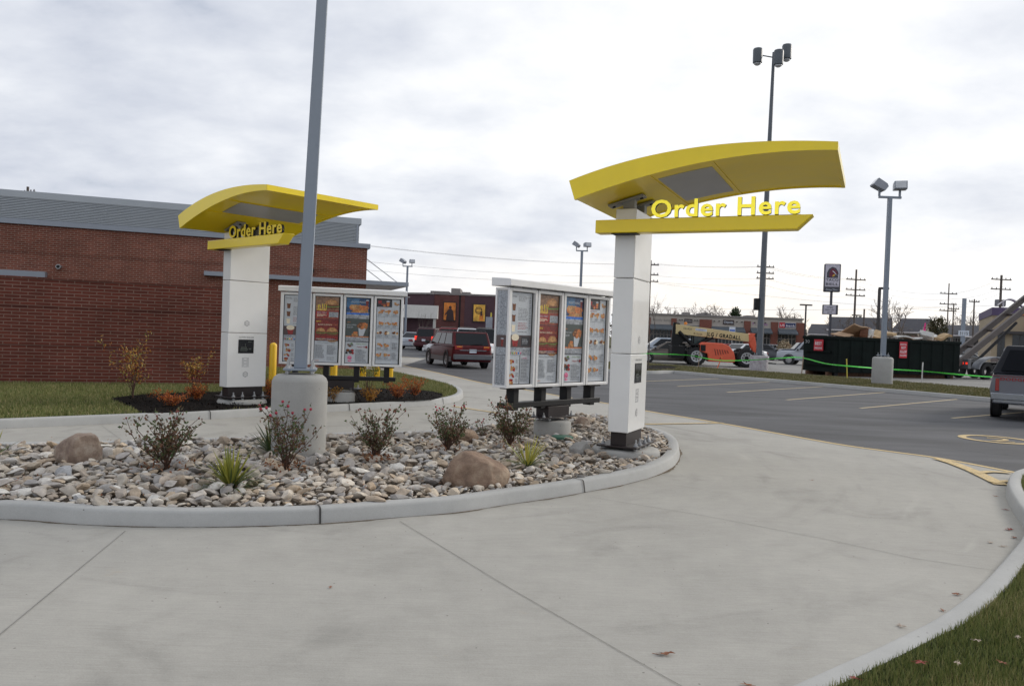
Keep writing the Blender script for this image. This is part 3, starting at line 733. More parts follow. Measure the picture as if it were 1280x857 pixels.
M_gloss = mat('clear_cover_sheet', (.5,.52,.55), rough=.04, var=.02)
def make_board(Lb):
    root = empty('menu_board'); P = Lb/4; DP = .24
    Z0, Z1 = .865, 2.29
    MB().lathe([(.285,.0),(.29,.30),(.27,.335)], 32, M_foot).build('footing', parent=root, smooth=40)
    MB().box(-.42,.42,-.17,.17,.385,.40, M_brown).build('base_plate', parent=root, bevel=.003)
    bolts(root, [(-.34,-.1),(.34,-.1),(-.34,.1),(.34,.1)], .40, m=M_steel)
    bolts(root, [(-.2,-.1),(.2,-.1),(-.2,.1),(.2,.1)], .40, m=M_steel, below=.333)
    MB().box(-.26,.26,-.12,.12,.40,.56, M_brown).build('pedestal', parent=root, bevel=.004)
    MB().box(-Lb/2+.06,Lb/2-.12,-.08,.08,.565,.645, M_black).build('beam', parent=root, bevel=.006)
    for i in range(4):
        x = -Lb/2+.30+i*P
        p = MB().box(x-.055,x+.055,-.075,.075,.53,Z0-.02, M_black).build('post', parent=root, bevel=.003)
        MB().box(x-.15,x+.15,-.12,.12,Z0-.028,Z0-.006, M_brown).build('post_plate', parent=p, bevel=.002)
    MB().box(-Lb/2+.01,Lb/2-.01,-DP/2+.03,DP/2,Z0,Z1, M_white2).build('cabinet', parent=root, bevel=.004)
    # front cabinets: frame + print behind a clear cover
    for i in range(4):
        x0 = -Lb/2+i*P+.004; x1 = x0+P-.022; fr = .045
        f = MB(); yf = -DP/2-.03; yb = -DP/2+.03
        for (a,b_,c,d) in ((x0,x0+fr,Z0,Z1),(x1-fr,x1,Z0,Z1),(x0+fr,x1-fr,Z0,Z0+fr),(x0+fr,x1-fr,Z1-fr,Z1)): f.box(a,b_,yf,yb,c,d,M_white2)
        pf = f.build('door_frame', parent=root, bevel=.006)
        bk = MB()
        a, b_, c, d = x0+fr, x1-fr, Z0+fr, Z1-fr; g = .012
        bk.box(a,b_,yb-.012,yb-.004,c,d,M_black)
        bk.build('print_surround', parent=pf)
        ps = Poster(b_-a-2*g-.015, d-c-2*g); PF[i](ps)
        ps.mb.T = Matrix.Identity(4)
        T = frame((a+g,yb-.0135,c+g),(1,0,0),(0,0,1))
        m = MB(); m.v = [tuple(T @ Vector(v)) for v in ps.mb.v]; m.f = ps.mb.f; m.m = ps.mb.m; m.mats = ps.mb.mats
        m.build('menu_print', parent=pf)
        for zz in (Z0+.25,(Z0+Z1)/2,Z1-.25): MB().box(x1+.002,x1+.010,yf+.01,yf+.03,zz-.03,zz+.03,M_steel).build('hinge', parent=pf)
    # clear end panel with the back of a print
    e = MB(); xe = -Lb/2-.012; y0, y1 = -DP/2-.03, DP/2
    for (a,b_,c,d) in ((y0,y0+.035,Z0,Z1),(y1-.035,y1,Z0,Z1),(y0+.035,y1-.035,Z0,Z0+.035),(y0+.035,y1-.035,Z1-.035,Z1)): e.box(xe,xe+.03,a,b_,c,d,M_white2)
    ef = e.build('end_frame', parent=root, bevel=.004)
    ps = Poster(y1-y0-.09, Z1-Z0-.09)
    ps.rect(0,1,0,1,LG); ps.rect(0,1,.40,.53,pm('plum',(.09,.06,.06))); ps.cup(.6,.41,.3,.08,RB,LG); ps.lines(.3,.9,.6,.95,24,TX,.35); ps.lines(.1,.45,.02,.3,14,TX,.4); ps.rect(.5,.54,0,.31,TX); ps.lines(.6,.95,.02,.3,14,TX,.4); ps.rect(0,1,.31,.32,TX)
    T = frame((xe+.008,y1-.045,Z0+.045),(0,-1,0),(0,0,1)); m = MB(); m.v = [tuple(T @ Vector(v)) for v in ps.mb.v]; m.f = ps.mb.f; m.m = ps.mb.m; m.mats = ps.mb.mats
    m.build('side_print', parent=ef)
    # sloping cap
    cap = MB(); x0, x1 = -Lb/2-.06, Lb/2+.05; yy0, yy1 = -DP/2-.09, DP/2+.04
    cap.prism([(yy0,Z1+.022),(yy0,Z1+.11),(yy0+.03,Z1+.125),(yy1,Z1+.145),(yy1,Z1+.022)], x0, x1, M_white2, axis='x')
    cap.build('roof_cap', parent=root, bevel=.006)
    for i in range(5): MB().box(-Lb/2+.1+i*P*.93,-Lb/2+.28+i*P*.93,-DP/2-.02,-DP/2+.05,Z1+.002,Z1+.022,M_grey).build('cap_clip', parent=root)
    return root
# right board: from (-.056,11) towards (1.53,12.8)
def place_board(o, A, B):
    A = Vector(A); B = Vector(B); d = (B-A).normalized(); nrm = Vector((d.y,-d.x))   # nrm points at the viewer
    c = (A+B)/2 - nrm*.15; o.location = (c.x, c.y, 0); o.rotation_euler.z = math.atan2(d.y, d.x)
br = make_board(2.52); place_board(br, (-.056,11.0), (1.62,12.9))
tag(br, 'white four-panel menu board on black posts standing in the stone island', 'menu board', 'drive-through menu boards')
bl = make_board(2.42); place_board(bl, (-4.61,15.5), (-2.22,15.93))
tag(bl, 'white four-panel menu board half hidden behind the grey lamp post, by the yellow bollards', 'menu board', 'drive-through menu boards')

# ------------------------------------------------------------------ lamp post on the island
def lamp_post(loc, H, label, group=None, base_h=.96, base_r=.335, w0=.075, w1=.055, heads='twin', rz=0, lean=0, base=True, zb=.08, topw=None, pm_=None):
    root = empty('lamp_post', loc, rz, label, 'lamp post', group)
    if base:
        MB().lathe([(base_r,-.05),(base_r,base_h-.09),(base_r-.02,base_h-.045),(base_r-.06,base_h-.01),(base_r-.12,base_h)], 44, M_foot).build('concrete_base', parent=root, smooth=40)
        MB().box(-.19,.19,-.19,.19,base_h+.045,base_h+.07,M_polegrey).build('foot_plate', parent=root, bevel=.004)
        bolts(root, [(-.14,-.14),(.14,-.14),(-.14,.14),(.14,.14)], base_h+.07, r=.02, h=.10, m=M_steel, below=base_h-.02)
        z0 = base_h+.07
    else: z0 = 0
    p = MB(); s0, s1 = w0, w1
    p.add([(-s0,-s0,z0),(s0,-s0,z0),(s0,s0,z0),(-s0,s0,z0),(-s1+lean,-s1,H),(s1+lean,-s1,H),(s1+lean,s1,H),(-s1+lean,s1,H)],
        [(0,3,2,1),(4,5,6,7),(0,1,5,4),(1,2,6,5),(2,3,7,6),(3,0,4,7)], pm_ or M_polegrey)
    p.build('pole', parent=root, bevel=.008, seg=2)
    return root
M_lens = mat('lamp_lens', (.55,.57,.6), rough=.15, var=.1)
M_headgrey = mat('floodlight_housing', (.30,.32,.36), rough=.4, var=.08)
def floodlight(parent, T):
    h = MB(); h.prism([(-.24,-.10),(.20,-.18),(.24,-.15),(.24,.13),(-.14,.16),(-.24,.10)], -.22,.22, M_headgrey, T, 'y'); a = h.build('lamp_head', parent=parent, bevel=.01)
    l = MB(); l.quad([(.243,-.18,-.13),(.243,.18,-.13),(.243,.18,.11),(.243,-.18,.11)], M_lens, T); l.build('lens', parent=a)
def twin_heads(root, H, s=1.0, a=(0,180)):
    c = MB().box(-.42*s,.42*s,-.04,.04,H-.02,H+.07, M_polegrey).build('crossbar', parent=root, bevel=.005)
    for sx, ang, tilt in ((-.40*s, a[0], -38), (.36*s, a[1], -8)):
        MB().box(sx-.035,sx+.035,-.035,.035,H+.07,H+.30*s, M_polegrey).build('head_bracket', parent=root)
        floodlight(root, Tl(sx,0,H+.45*s) @ Rz(R_(ang)) @ Ry(R_(tilt)) @ Matrix.Scale(s,4))
p0 = G(373,571,.12)
lp = lamp_post((p0.x-.10, p0.y+.33, .1), 9.0, 'tall square grey lamp post on a round concrete pedestal amid the stones', None, base_h=.965, base_r=.325, lean=.19)
lp.rotation_euler.z = R_(12); twin_heads(lp, 9.0)
p1 = G(1108,481,.12)
l1 = lamp_post((p1.x,p1.y+.4,.1), 7.65, 'grey twin-headed lamp post on a concrete pedestal in front of the dumpster', 'twin-headed lamp posts', base_h=1.15, base_r=.40, w0=.085, w1=.075)
twin_heads(l1, 7.65, 1.1, (175,-108))
# ------------------------------------------------------------------ brick
def brick_mat(name, c1, c2, mortar, bw=.203, bh=.0677, mw=.010, dark=None, rot=0, darkbands=()):
    m, nt, b = new_mat(name); L = nt.links
    tc = N(nt, 'ShaderNodeTexCoord')
    sp = N(nt, 'ShaderNodeSeparateXYZ'); L.new(tc.outputs['Object'], sp.inputs[0])
    cm = N(nt, 'ShaderNodeCombineXYZ')
    ad = N(nt, 'ShaderNodeMath', operation='ADD'); L.new(sp.outputs[0], ad.inputs[0]); L.new(sp.outputs[1], ad.inputs[1])
    L.new(ad.outputs[0], cm.inputs[0]); L.new(sp.outputs[2], cm.inputs[1])
    br = N(nt, 'ShaderNodeTexBrick'); L.new(cm.outputs[0], br.inputs['Vector'])
    br.inputs['Scale'].default_value = 1; br.inputs['Brick Width'].default_value = bw; br.inputs['Row Height'].default_value = bh
    br.inputs['Mortar Size'].default_value = mw; br.inputs['Mortar Smooth'].default_value = .15; br.inputs['Bias'].default_value = -.1
    br.inputs['Color1'].default_value = (*c1,1); br.inputs['Color2'].default_value = (*c2,1); br.inputs['Mortar'].default_value = (*mortar,1)
    n = N(nt, 'ShaderNodeTexNoise', i_Scale=.9, i_Detail=5.0, i_Roughness=.65); L.new(tc.outputs['Object'], n.inputs['Vector'])
    mr = N(nt, 'ShaderNodeMapRange'); L.new(n.outputs[0], mr.inputs[0]); mr.inputs['From Min'].default_value = .3; mr.inputs['From Max'].default_value = .7; mr.inputs['To Min'].default_value = .72; mr.inputs['To Max'].default_value = 1.18
    v = N(nt, 'ShaderNodeVectorMath', operation='SCALE'); L.new(br.outputs['Color'], v.inputs[0]); L.new(mr.outputs[0], v.inputs['Scale'])
    last = v.outputs[0]
    for z0, z1, k in darkbands:
        a = N(nt, 'ShaderNodeMath', operation='GREATER_THAN'); L.new(sp.outputs[2], a.inputs[0]); a.inputs[1].default_value = z0
        c = N(nt, 'ShaderNodeMath', operation='LESS_THAN'); L.new(sp.outputs[2], c.inputs[0]); c.inputs[1].default_value = z1
        mu = N(nt, 'ShaderNodeMath', operation='MULTIPLY'); L.new(a.outputs[0], mu.inputs[0]); L.new(c.outputs[0], mu.inputs[1])
        mx = N(nt, 'ShaderNodeMix', data_type='RGBA'); L.new(mu.outputs[0], mx.inputs[0]); L.new(last, mx.inputs[6])
        s2 = N(nt, 'ShaderNodeVectorMath', operation='SCALE'); L.new(last, s2.inputs[0]); s2.inputs['Scale'].default_value = k
        L.new(s2.outputs[0], mx.inputs[7]); last = mx.outputs[2]
    L.new(last, b.inputs['Base Color']); b.inputs['Roughness'].default_value = .88; b.inputs['Specular IOR Level'].default_value = .25
    bp = N(nt, 'ShaderNodeBump', i_Strength=.6, i_Distance=.006); L.new(br.outputs['Fac'], bp.inputs['Height']); bp.invert = True; L.new(bp.outputs[0], b.inputs['Normal'])
    return m
M_brick = brick_mat('red_brick', (.225,.070,.045), (.155,.050,.035), (.30,.19,.145), darkbands=((3.62,3.75,.8),(1.9,1.97,.7)))
M_brick_near = brick_mat('dark_red_brick', (.165,.045,.030), (.115,.034,.024), (.225,.13,.10), bw=.305, bh=.0745, mw=.011, darkbands=((1.80,1.86,.68),(.93,.985,.68)))
M_corr = mat('grey_metal_cladding', (.40,.43,.46), rough=.4, metal=.25, var=.05, vscale=.6)
M_trim = mat('pale_grey_trim', (.29,.32,.365), rough=.42, metal=.2, var=.05, vscale=.6)
M_roof = mat('roof_membrane', (.35,.35,.34), rough=.9)
# the building's frame: x along the long wall, y into the building
th = math.atan(.34); A0 = Vector((-5.55, 29.3, 0))
bld = empty('restaurant_building', A0, th+math.pi, 'low red-brick restaurant with corrugated grey roof band and thin metal awnings', 'building')
# after the half turn: +x runs along the wall to the left, +y towards the viewer; the wall face is y = 0
WL = 30
MB().box(0,WL,-14,0,0,4.60,M_brick).build('brick_wall', parent=bld)
MB().box(-.10,WL,-14,.09,4.60,4.77,M_trim).build('lower_trim_band', parent=bld, bevel=.006)
cb = MB(); nz_ = 13; z0, z1 = 4.77, 5.46; pts = []
for i in range(nz_):
    a = z0+(z1-z0)*i/nz_; d = (z1-z0)/nz_
    pts += [(-.005, a), (-.005, a+d*.3), (.045, a+d*.42), (.045, a+d*.94)]
pts.append((-.005, z1))
n = len(pts)
def corr(mb, T, x0, x1):
    vs = [(x0,y,z) for y,z in pts]+[(x1,y,z) for y,z in pts]
    mb.add(vs, [(i,i+1,i+1+n,i+n) for i in range(n-1)], M_corr, T)
corr(cb, Tl(0,.02,0), .40, WL); corr(cb, Tl(.37,0,0) @ Rz(R_(90)), -14, .0)
cb.build('corrugated_band', parent=bld)
MB().box(.36,.44,-.02,.075,4.77,5.46,M_trim).build('corner_trim', parent=bld)
MB().box(.26,WL,-14,.085,5.46,5.69,M_corr).build('roof_coping', parent=bld, bevel=.006)
MB().box(.45,WL,-14,0,4.9,5.455,M_roof).build('roof', parent=bld)
# thin metal awnings
a1 = MB(); a1.box(-1.55,5.65,-.02,.32,3.25,3.40,M_trim).box(-1.55,-.01,-6,-.02,3.25,3.40,M_trim)
w1_ = a1.build('awning', parent=bld, bevel=.004)
for y in (-.3,-2.6): MB().tube([(-.01,y,4.25),(-1.25,y,3.40)], .018, 6, M_steel).build('tie_rod', parent=w1_)
MB().box(10.5,17.5,-.02,.32,2.87,3.07,M_trim).build('awning', parent=bld, bevel=.004)
v = MB(); v.tube([(0,0,0),(0,.22,0)], .075, 16, M_steel, Tl(10.15,0,3.27)); v.tube([(0,.205,0),(0,.225,0)], .055, 14, M_black, Tl(10.15,0,3.27)); v.build('wall_vent', parent=bld)
for (x, z) in ((2.0,3.62),):
    v = MB().lathe([(.055,-.05),(.085,.0),(.085,.07),(.05,.10)], 14, M_black, Tl(x,.09,z)); v.build('wall_camera', parent=bld)

# near brick screen wall
wa = Vector((-16.0, 21.55-.38*16+.15, 0)); 
e0 = G(100,480.0,0)
th2 = math.atan(.38)
sw = empty('brick_screen_wall', (-6.75, 21.65-.38*6.75, 0), th2+math.pi, 'darker low brick enclosure wall at the back edge of the lawn', 'wall')
MB().box(0,14,-.3,0,0,2.46,M_brick_near).box(0,.3,-5,-.3,0,2.46,M_brick_near).build('brick_wall', parent=sw)
MB().box(-.02,14,-.31,.018,2.463,2.50,M_brick_near).build('coping', parent=sw)

# ------------------------------------------------------------------ bollards
M_boll = mat('bollard_yellow', (.78,.47,.01), rough=.35, var=.05)
bo = empty('bollard', cat='bollard', group='yellow steel bollards by the far menu board')
MB().lathe([(.084,0),(.084,1.02),(.07,1.06),(.04,1.085),(.005,1.095)], 20, M_boll).build('post', parent=bo, smooth=50)
MB().lathe([(.12,0),(.12,.012)], 20, M_foot).build('collar', parent=bo)
bp_ = [(340,485,'yellow bollard right beside the order column, left of the lamp pedestal'),(416.5,486,'yellow bollard just right of the concrete lamp pedestal, under the menu board'),
       (453.5,476,'yellow bollard half behind a menu board post, left of the green shrub'),(471,474.5,'thin yellow bollard peeping through the green shrub'),(487.5,475,'yellow bollard behind the last post of the menu board')]
for i, (x, y, lb) in enumerate(bp_):
    o = bo if i == 0 else copy_tree(bo)
    p = G(x, y, .11); o.location = (p.x, p.y, .11); o['label'] = lb
# ------------------------------------------------------------------ stones of the island bed
def stone_mat(name, tones, scale=14):
    m, nt, b = new_mat(name); L = nt.links
    g = N(nt, 'ShaderNodeNewGeometry'); oi = N(nt, 'ShaderNodeObjectInfo'); tc = N(nt, 'ShaderNodeTexCoord')
    at = N(nt, 'ShaderNodeAttribute'); at.attribute_name = 'tone'
    ad = N(nt, 'ShaderNodeMath', operation='ADD'); L.new(at.outputs['Fac'], ad.inputs[0]); L.new(oi.outputs['Random'], ad.inputs[1])
    fr = N(nt, 'ShaderNodeMath', operation='FRACT'); L.new(ad.outputs[0], fr.inputs[0])
    r = ramp(nt, fr.outputs[0], [(i/(len(tones)-1)*.98+.01, t) for i, t in enumerate(tones)]); r.color_ramp.interpolation = 'LINEAR'
    n = N(nt, 'ShaderNodeTexNoise', i_Scale=float(scale), i_Detail=7.0, i_Roughness=.7); L.new(g.outputs['Position'], n.inputs['Vector'])
    mr = N(nt, 'ShaderNodeMapRange'); L.new(n.outputs[0], mr.inputs[0]); mr.inputs['From Min'].default_value = .3; mr.inputs['From Max'].default_value = .7; mr.inputs['To Min'].default_value = .74; mr.inputs['To Max'].default_value = 1.42
    v = N(nt, 'ShaderNodeVectorMath', operation='SCALE'); L.new(r.outputs[0], v.inputs[0]); L.new(mr.outputs[0], v.inputs['Scale']); L.new(v.outputs[0], b.inputs['Base Color'])
    b.inputs['Roughness'].default_value = .85; b.inputs['Specular IOR Level'].default_value = .3
    bp = N(nt, 'ShaderNodeBump', i_Strength=.7, i_Distance=.012); L.new(n.outputs[0], bp.inputs['Height']); L.new(bp.outputs[0], b.inputs['Normal'])
    return m
M_stone = stone_mat('river_stone', [(.46,.415,.35),(.34,.305,.26),(.52,.44,.34),(.35,.33,.31),(.22,.205,.19),(.44,.34,.235),(.64,.61,.55),(.38,.355,.33),(.29,.235,.18),(.47,.44,.40),(.36,.28,.20),(.38,.38,.38)])
def stone_shape(seed, sub=2, flat=.5, rough=.28, facets=5):
    r = random.Random(seed); bm = bmesh.new(); bmesh.ops.create_icosphere(bm, subdivisions=sub, radius=1)
    off = Vector((r.random()*50, r.random()*50, r.random()*50)); a, b_ = r.uniform(.62,.95), r.uniform(.75,1.0)
    planes = []
    for i in range(facets):
        d = Vector((r.gauss(0,1), r.gauss(0,1), r.gauss(0,.8))).normalized(); planes.append((d, r.uniform(.42,.78)))
    for v in bm.verts:
        c = v.co.copy(); k = 1+rough*noise.noise(c*1.1+off)+rough*.35*noise.noise(c*2.9+off); c *= k
        for d, h in planes:
            q = c.dot(d)
            if q > h: c -= d*(q-h)*.85
        v.co = Vector((c.x, c.y*a, c.z*flat*b_))
    me = bpy.data.meshes.new('stone'); bm.to_mesh(me); bm.free(); me.materials.append(M_stone); me.shade_smooth(); me.set_sharp_from_angle(angle=R_(24))
    return me
shapes = [stone_shape(100+i, 2, rnd.uniform(.30,.58), .36, rnd.randint(6,10)) for i in range(26)]
sv = [np.array([v.co[:] for v in m.vertices]) for m in shapes]; sf = [np.array([p.vertices[:] for p in m.polygons]) for m in shapes]
in_poly = [(p.x, p.y) for p in offset_line(isl, .175, True)]
keep = [(p0.x-.11, p0.y+.33, .335), (1.573,10.42,.50), (-.0,0,0)]
ks = br.location; keep.append((ks.x, ks.y, .30))
boulder_px = [(91,569,.30), (593,596,.40), (572,549,.18), (728,533,.16), (706,560,.15)]
for x, y, r in boulder_px:
    q = G(x, y, .12); keep.append((q.x, q.y+.1, r*.8))
cells = {}; stones = []
def try_stone(x, y, r, k=.80):
    cx, cy = int(x/.2), int(y/.2)
    for i in (-1,0,1):
        for j in (-1,0,1):
            for (a, b_, c) in cells.get((cx+i, cy+j), ()):
                if (a-x)**2+(b_-y)**2 < ((c+r)*k)**2: return False
    cells.setdefault((cx, cy), []).append((x, y, r)); return True
xs = [p[0] for p in in_poly]; ys = [p[1] for p in in_poly]
rs = random.Random(11)
def clear(x, y, r): return all((x-a)**2+(y-b_)**2 > (c+r*.5)**2 for a, b_, c in keep if c)
for (rmin, rmax, tries, kk) in ((.08,.115,260,.85),(.05,.075,3600,.80),(.03,.05,20000,.78),(.016,.03,34000,.8)):
    for _ in range(tries):
        x = rs.uniform(max(min(xs),-9), max(xs)); y = rs.uniform(min(ys), max(ys))
        if rmax < .035 and y > 11: continue
        r = rs.uniform(rmin, rmax)*(.86 if x > -.5 else 1)
        if not inside((x, y), in_poly) or not clear(x, y, r): continue
        if not visible((x, y, .15)): continue
        if try_stone(x, y, r, kk): stones.append((x, y, r, .105+r*rs.uniform(.12,.42)))
# second, looser layer lying on top
for _ in range(1500):
    x = rs.uniform(max(min(xs),-9), max(xs)); y = rs.uniform(min(ys), max(ys)); r = rs.uniform(.03,.085)*(.82 if x > -.5 else 1)
    if not inside((x, y), in_poly) or not clear(x, y, r) or not visible((x, y, .2)): continue
    if not all(inside((x+dx*r, y+dy*r), in_poly) for dx, dy in ((1,0),(-1,0),(0,1),(0,-1))): continue
    stones.append((x, y, r, .135+r*.3))
stones.sort(key=lambda s: -s[2]/math.hypot(s[0], s[1]))
V = []; F = []; Tn = []; nv = 0
for i, (x, y, r, z) in enumerate(stones):
    k = rs.randrange(len(shapes)); rot = Matrix.Rotation(rs.uniform(0,6.28),3,'Z') @ Matrix.Rotation(rs.gauss(0,.30),3,'X') @ Matrix.Rotation(rs.gauss(0,.30),3,'Y')
    sc = Vector((r*1.22, r*1.22, r*1.22))
    if i < 300:
        o = bpy.data.objects.new('landscape_stone', shapes[k]); col.objects.link(o)
        o.location = (x, y, z); o.rotation_euler = rot.to_euler(); o.scale = sc
        tag(o, 'palm-sized pale tan or grey stone lying loose in the island bed', 'stone', 'larger loose stones filling the island bed')
    else:
        a = sv[k]*r*1.22 @ np.array(rot).T + np.array((x, y, z)); V.append(a); F.append(sf[k]+nv); nv += len(a); Tn += [rs.random()]*len(a)
def fast_mesh(name, V, F, m, attr=None, tri=True):
    V = np.concatenate(V) if isinstance(V, list) else V; F = np.concatenate(F) if isinstance(F, list) else F
    me = bpy.data.meshes.new(name); k = F.shape[1]
    me.vertices.add(len(V)); me.vertices.foreach_set('co', V.astype(np.float32).ravel())
    me.loops.add(F.size); me.loops.foreach_set('vertex_index', F.astype(np.int32).ravel())
    me.polygons.add(len(F)); me.polygons.foreach_set('loop_start', np.arange(0, F.size, k, dtype=np.int32)); me.polygons.foreach_set('loop_total', np.full(len(F), k, dtype=np.int32))
    if attr is not None:
        at = me.attributes.new('tone', 'FLOAT', 'POINT'); at.data.foreach_set('value', np.array(attr, dtype=np.float32))
    me.materials.append(m); me.update(); me.validate()
    return me
me = fast_mesh('small_stones', V, F, M_stone, Tn); me.shade_smooth(); me.set_sharp_from_angle(angle=R_(24))
o = bpy.data.objects.new('small_stones', me); col.objects.link(o); tag(o, 'smaller pale stones filling the island bed between the larger ones', 'stones', kind='stuff')
print('stones', len(stones), nv)

lv_ = None
# ------------------------------------------------------------------ boulders
def boulder_mat(name, c1, c2, c3):
    m, nt, b = new_mat(name); L = nt.links; tc = N(nt, 'ShaderNodeTexCoord')
    n = N(nt, 'ShaderNodeTexNoise', i_Scale=5.0, i_Detail=9.0, i_Roughness=.7); L.new(tc.outputs['Object'], n.inputs['Vector'])
    r = ramp(nt, n.outputs[0], [(.34,c1),(.5,c2),(.66,c3)]); L.new(r.outputs[0], b.inputs['Base Color']); b.inputs['Roughness'].default_value = .85
    n2 = N(nt, 'ShaderNodeTexNoise', i_Scale=22.0, i_Detail=8.0, i_Roughness=.75); L.new(tc.outputs['Object'], n2.inputs['Vector'])
    bp = N(nt, 'ShaderNodeBump', i_Strength=.8, i_Distance=.03); L.new(n2.outputs[0], bp.inputs['Height']); L.new(bp.outputs[0], b.inputs['Normal']); return m
MB1 = boulder_mat('pink_granite', (.16,.105,.075), (.26,.175,.12), (.37,.28,.20))
MB2 = boulder_mat('tan_sandstone', (.20,.14,.11), (.31,.23,.175), (.44,.37,.30))
def boulder(seed, loc, sx, sy, sz, rz, m, label, planes, rough=.22):
    r = random.Random(seed); bm = bmesh.new(); bmesh.ops.create_icosphere(bm, subdivisions=5, radius=1); off = Vector((seed*3.1, seed*1.7, 0))
    for v in bm.verts:
        c = v.co.copy(); c *= 1+rough*noise.noise(c*1.0+off)
        for d, h in planes:
            d = Vector(d).normalized(); q = c.dot(d)
            if q > h: c -= d*(q-h)*.9
        c *= 1+.05*noise.noise(c*3+off)+.02*noise.noise(c*8+off)
        v.co = Vector((c.x*sx, c.y*sy, c.z*sz))
    me = bpy.data.meshes.new('boulder'); bm.to_mesh(me); bm.free(); me.materials.append(m); me.shade_smooth()
    o = bpy.data.objects.new('boulder', me); col.objects.link(o); o.location = loc; o.rotation_euler.z = rz
    tag(o, label, 'boulder', 'boulders in the stone island'); return o
q = G(593,606,.12); boulder(3, (q.x, q.y+.12, .18), .345,.25,.265, -.12, MB1, 'large rounded reddish-brown boulder near the front kerb, flat side sloping to the right',
    [((.45,0,.9),.74),((-.9,-.1,.35),.86),((.1,-.95,.25),.78)])
q = G(91,578,.12); boulder(5, (q.x, q.y+.12, .22), .245,.21,.235, .2, MB2, 'block-shaped tan and brown boulder at the left end of the island, under the lawn kerb',
    [((.05,0,1),.78),((.8,-.6,.1),.66),((-.75,-.6,.15),.72),((.95,.1,.2),.80),((-.6,-.1,.8),.74)])
q = G(575,552,.12); boulder(8, (q.x, q.y+.1, .19), .24,.2,.14, .1, MB1, 'low pinkish boulder half hidden behind the rose bush near the back kerb', [((.1,-.1,1),.7),((-.9,-.2,.2),.7)])
q = G(728,534,.12); boulder(9, (q.x, q.y+.05, .17), .14,.12,.13, .5, MB2, 'small upright tan boulder just right of the round menu board footing', [((0,-1,.2),.7)])
q = G(706,565,.12); boulder(12, (q.x+.2, q.y+.05, .15), .16,.13,.10, .9, mat('grey_lump', (.30,.29,.27), rough=.9, bump=.6), 'small rounded grey boulder against the left of the order column footing', [((0,-1,.2),.8)])
q = G(703,548,.13); o = MB().lathe([(.16,0),(.16,.03),(.15,.035)], 20, mat('irrigation_green', (.05,.14,.10), rough=.5)).build('valve_cover', smooth=40); o.location = (q.x, q.y, .135)
tag(o, 'flat round green valve lid lying among the stones by the menu board footing', 'valve cover')

# ------------------------------------------------------------------ plants
M_stem = mat('woody_stem', (.085,.045,.03), rough=.85, var=.3)
def leaf_mat(name, cols, trans=.25, spec=.3):
    m, nt, b = new_mat(name); L = nt.links; at = N(nt, 'ShaderNodeAttribute'); at.attribute_name = 'tone'
    r = ramp(nt, at.outputs['Fac'], [(i/(len(cols)-1), c) for i, c in enumerate(cols)]); L.new(r.outputs[0], b.inputs['Base Color'])
    b.inputs['Roughness'].default_value = .55; b.inputs['Specular IOR Level'].default_value = spec
    tr = N(nt, 'ShaderNodeBsdfTranslucent'); L.new(r.outputs[0], tr.inputs[0]); mx = N(nt, 'ShaderNodeMixShader'); mx.inputs[0].default_value = trans
    L.new(b.outputs[0], mx.inputs[1]); L.new(tr.outputs[0], mx.inputs[2]); L.new(mx.outputs[0], nt.nodes['Material Output'].inputs[0]); return m
ML_rose = leaf_mat('rose_leaf', [(.06,.10,.045),(.10,.14,.05),(.12,.12,.055),(.22,.12,.07),(.14,.065,.045),(.075,.09,.045)])
ML_autumn = leaf_mat('autumn_leaf', [(.16,.04,.02),(.36,.13,.03),(.44,.22,.04),(.40,.30,.07),(.14,.16,.05)])
ML_spirea = leaf_mat('orange_leaf', [(.20,.042,.02),(.46,.11,.028),(.58,.20,.035),(.36,.08,.025),(.18,.11,.035)])
ML_spirea2 = leaf_mat('gold_leaf', [(.34,.13,.03),(.55,.27,.04),(.30,.16,.04),(.16,.10,.03)])
ML_green = leaf_mat('green_gold_leaf', [(.09,.14,.03),(.20,.22,.04),(.45,.38,.06),(.13,.16,.04)])
ML_red = leaf_mat('red_leaf', [(.14,.015,.02),(.24,.03,.03),(.10,.02,.02)])
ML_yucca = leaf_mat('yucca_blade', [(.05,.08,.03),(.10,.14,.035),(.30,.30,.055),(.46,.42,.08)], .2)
ML_brownleaf = leaf_mat('dry_leaf', [(.16,.06,.03),(.30,.11,.045),(.24,.13,.07),(.33,.16,.08)])
class Leaves:
    def __init__(s): s.v = []; s.f = []; s.t = []
    def leaf(s, p, d, n, L, W, tone, curl=.2):
        d = d.normalized(); sd = d.cross(n).normalized(); up = sd.cross(d); o = len(s.v)
        s.v += [p, p+d*L*.5+sd*W*.5-up*curl*L*.15, p+d*L-up*curl*L*.4, p+d*L*.5-sd*W*.5-up*curl*L*.15]
        s.f.append((o,o+1,o+2,o+3)); s.t += [tone]*4
    def build(s, name, m, parent):
        me = fast_mesh(name, np.array([tuple(v) for v in s.v]), np.array(s.f), m, s.t); o = bpy.data.objects.new(name, me); col.objects.link(o); o.parent = parent; return o
def rv(r, k=1.0): return Vector((r.gauss(0,k), r.gauss(0,k), r.gauss(0,k)))
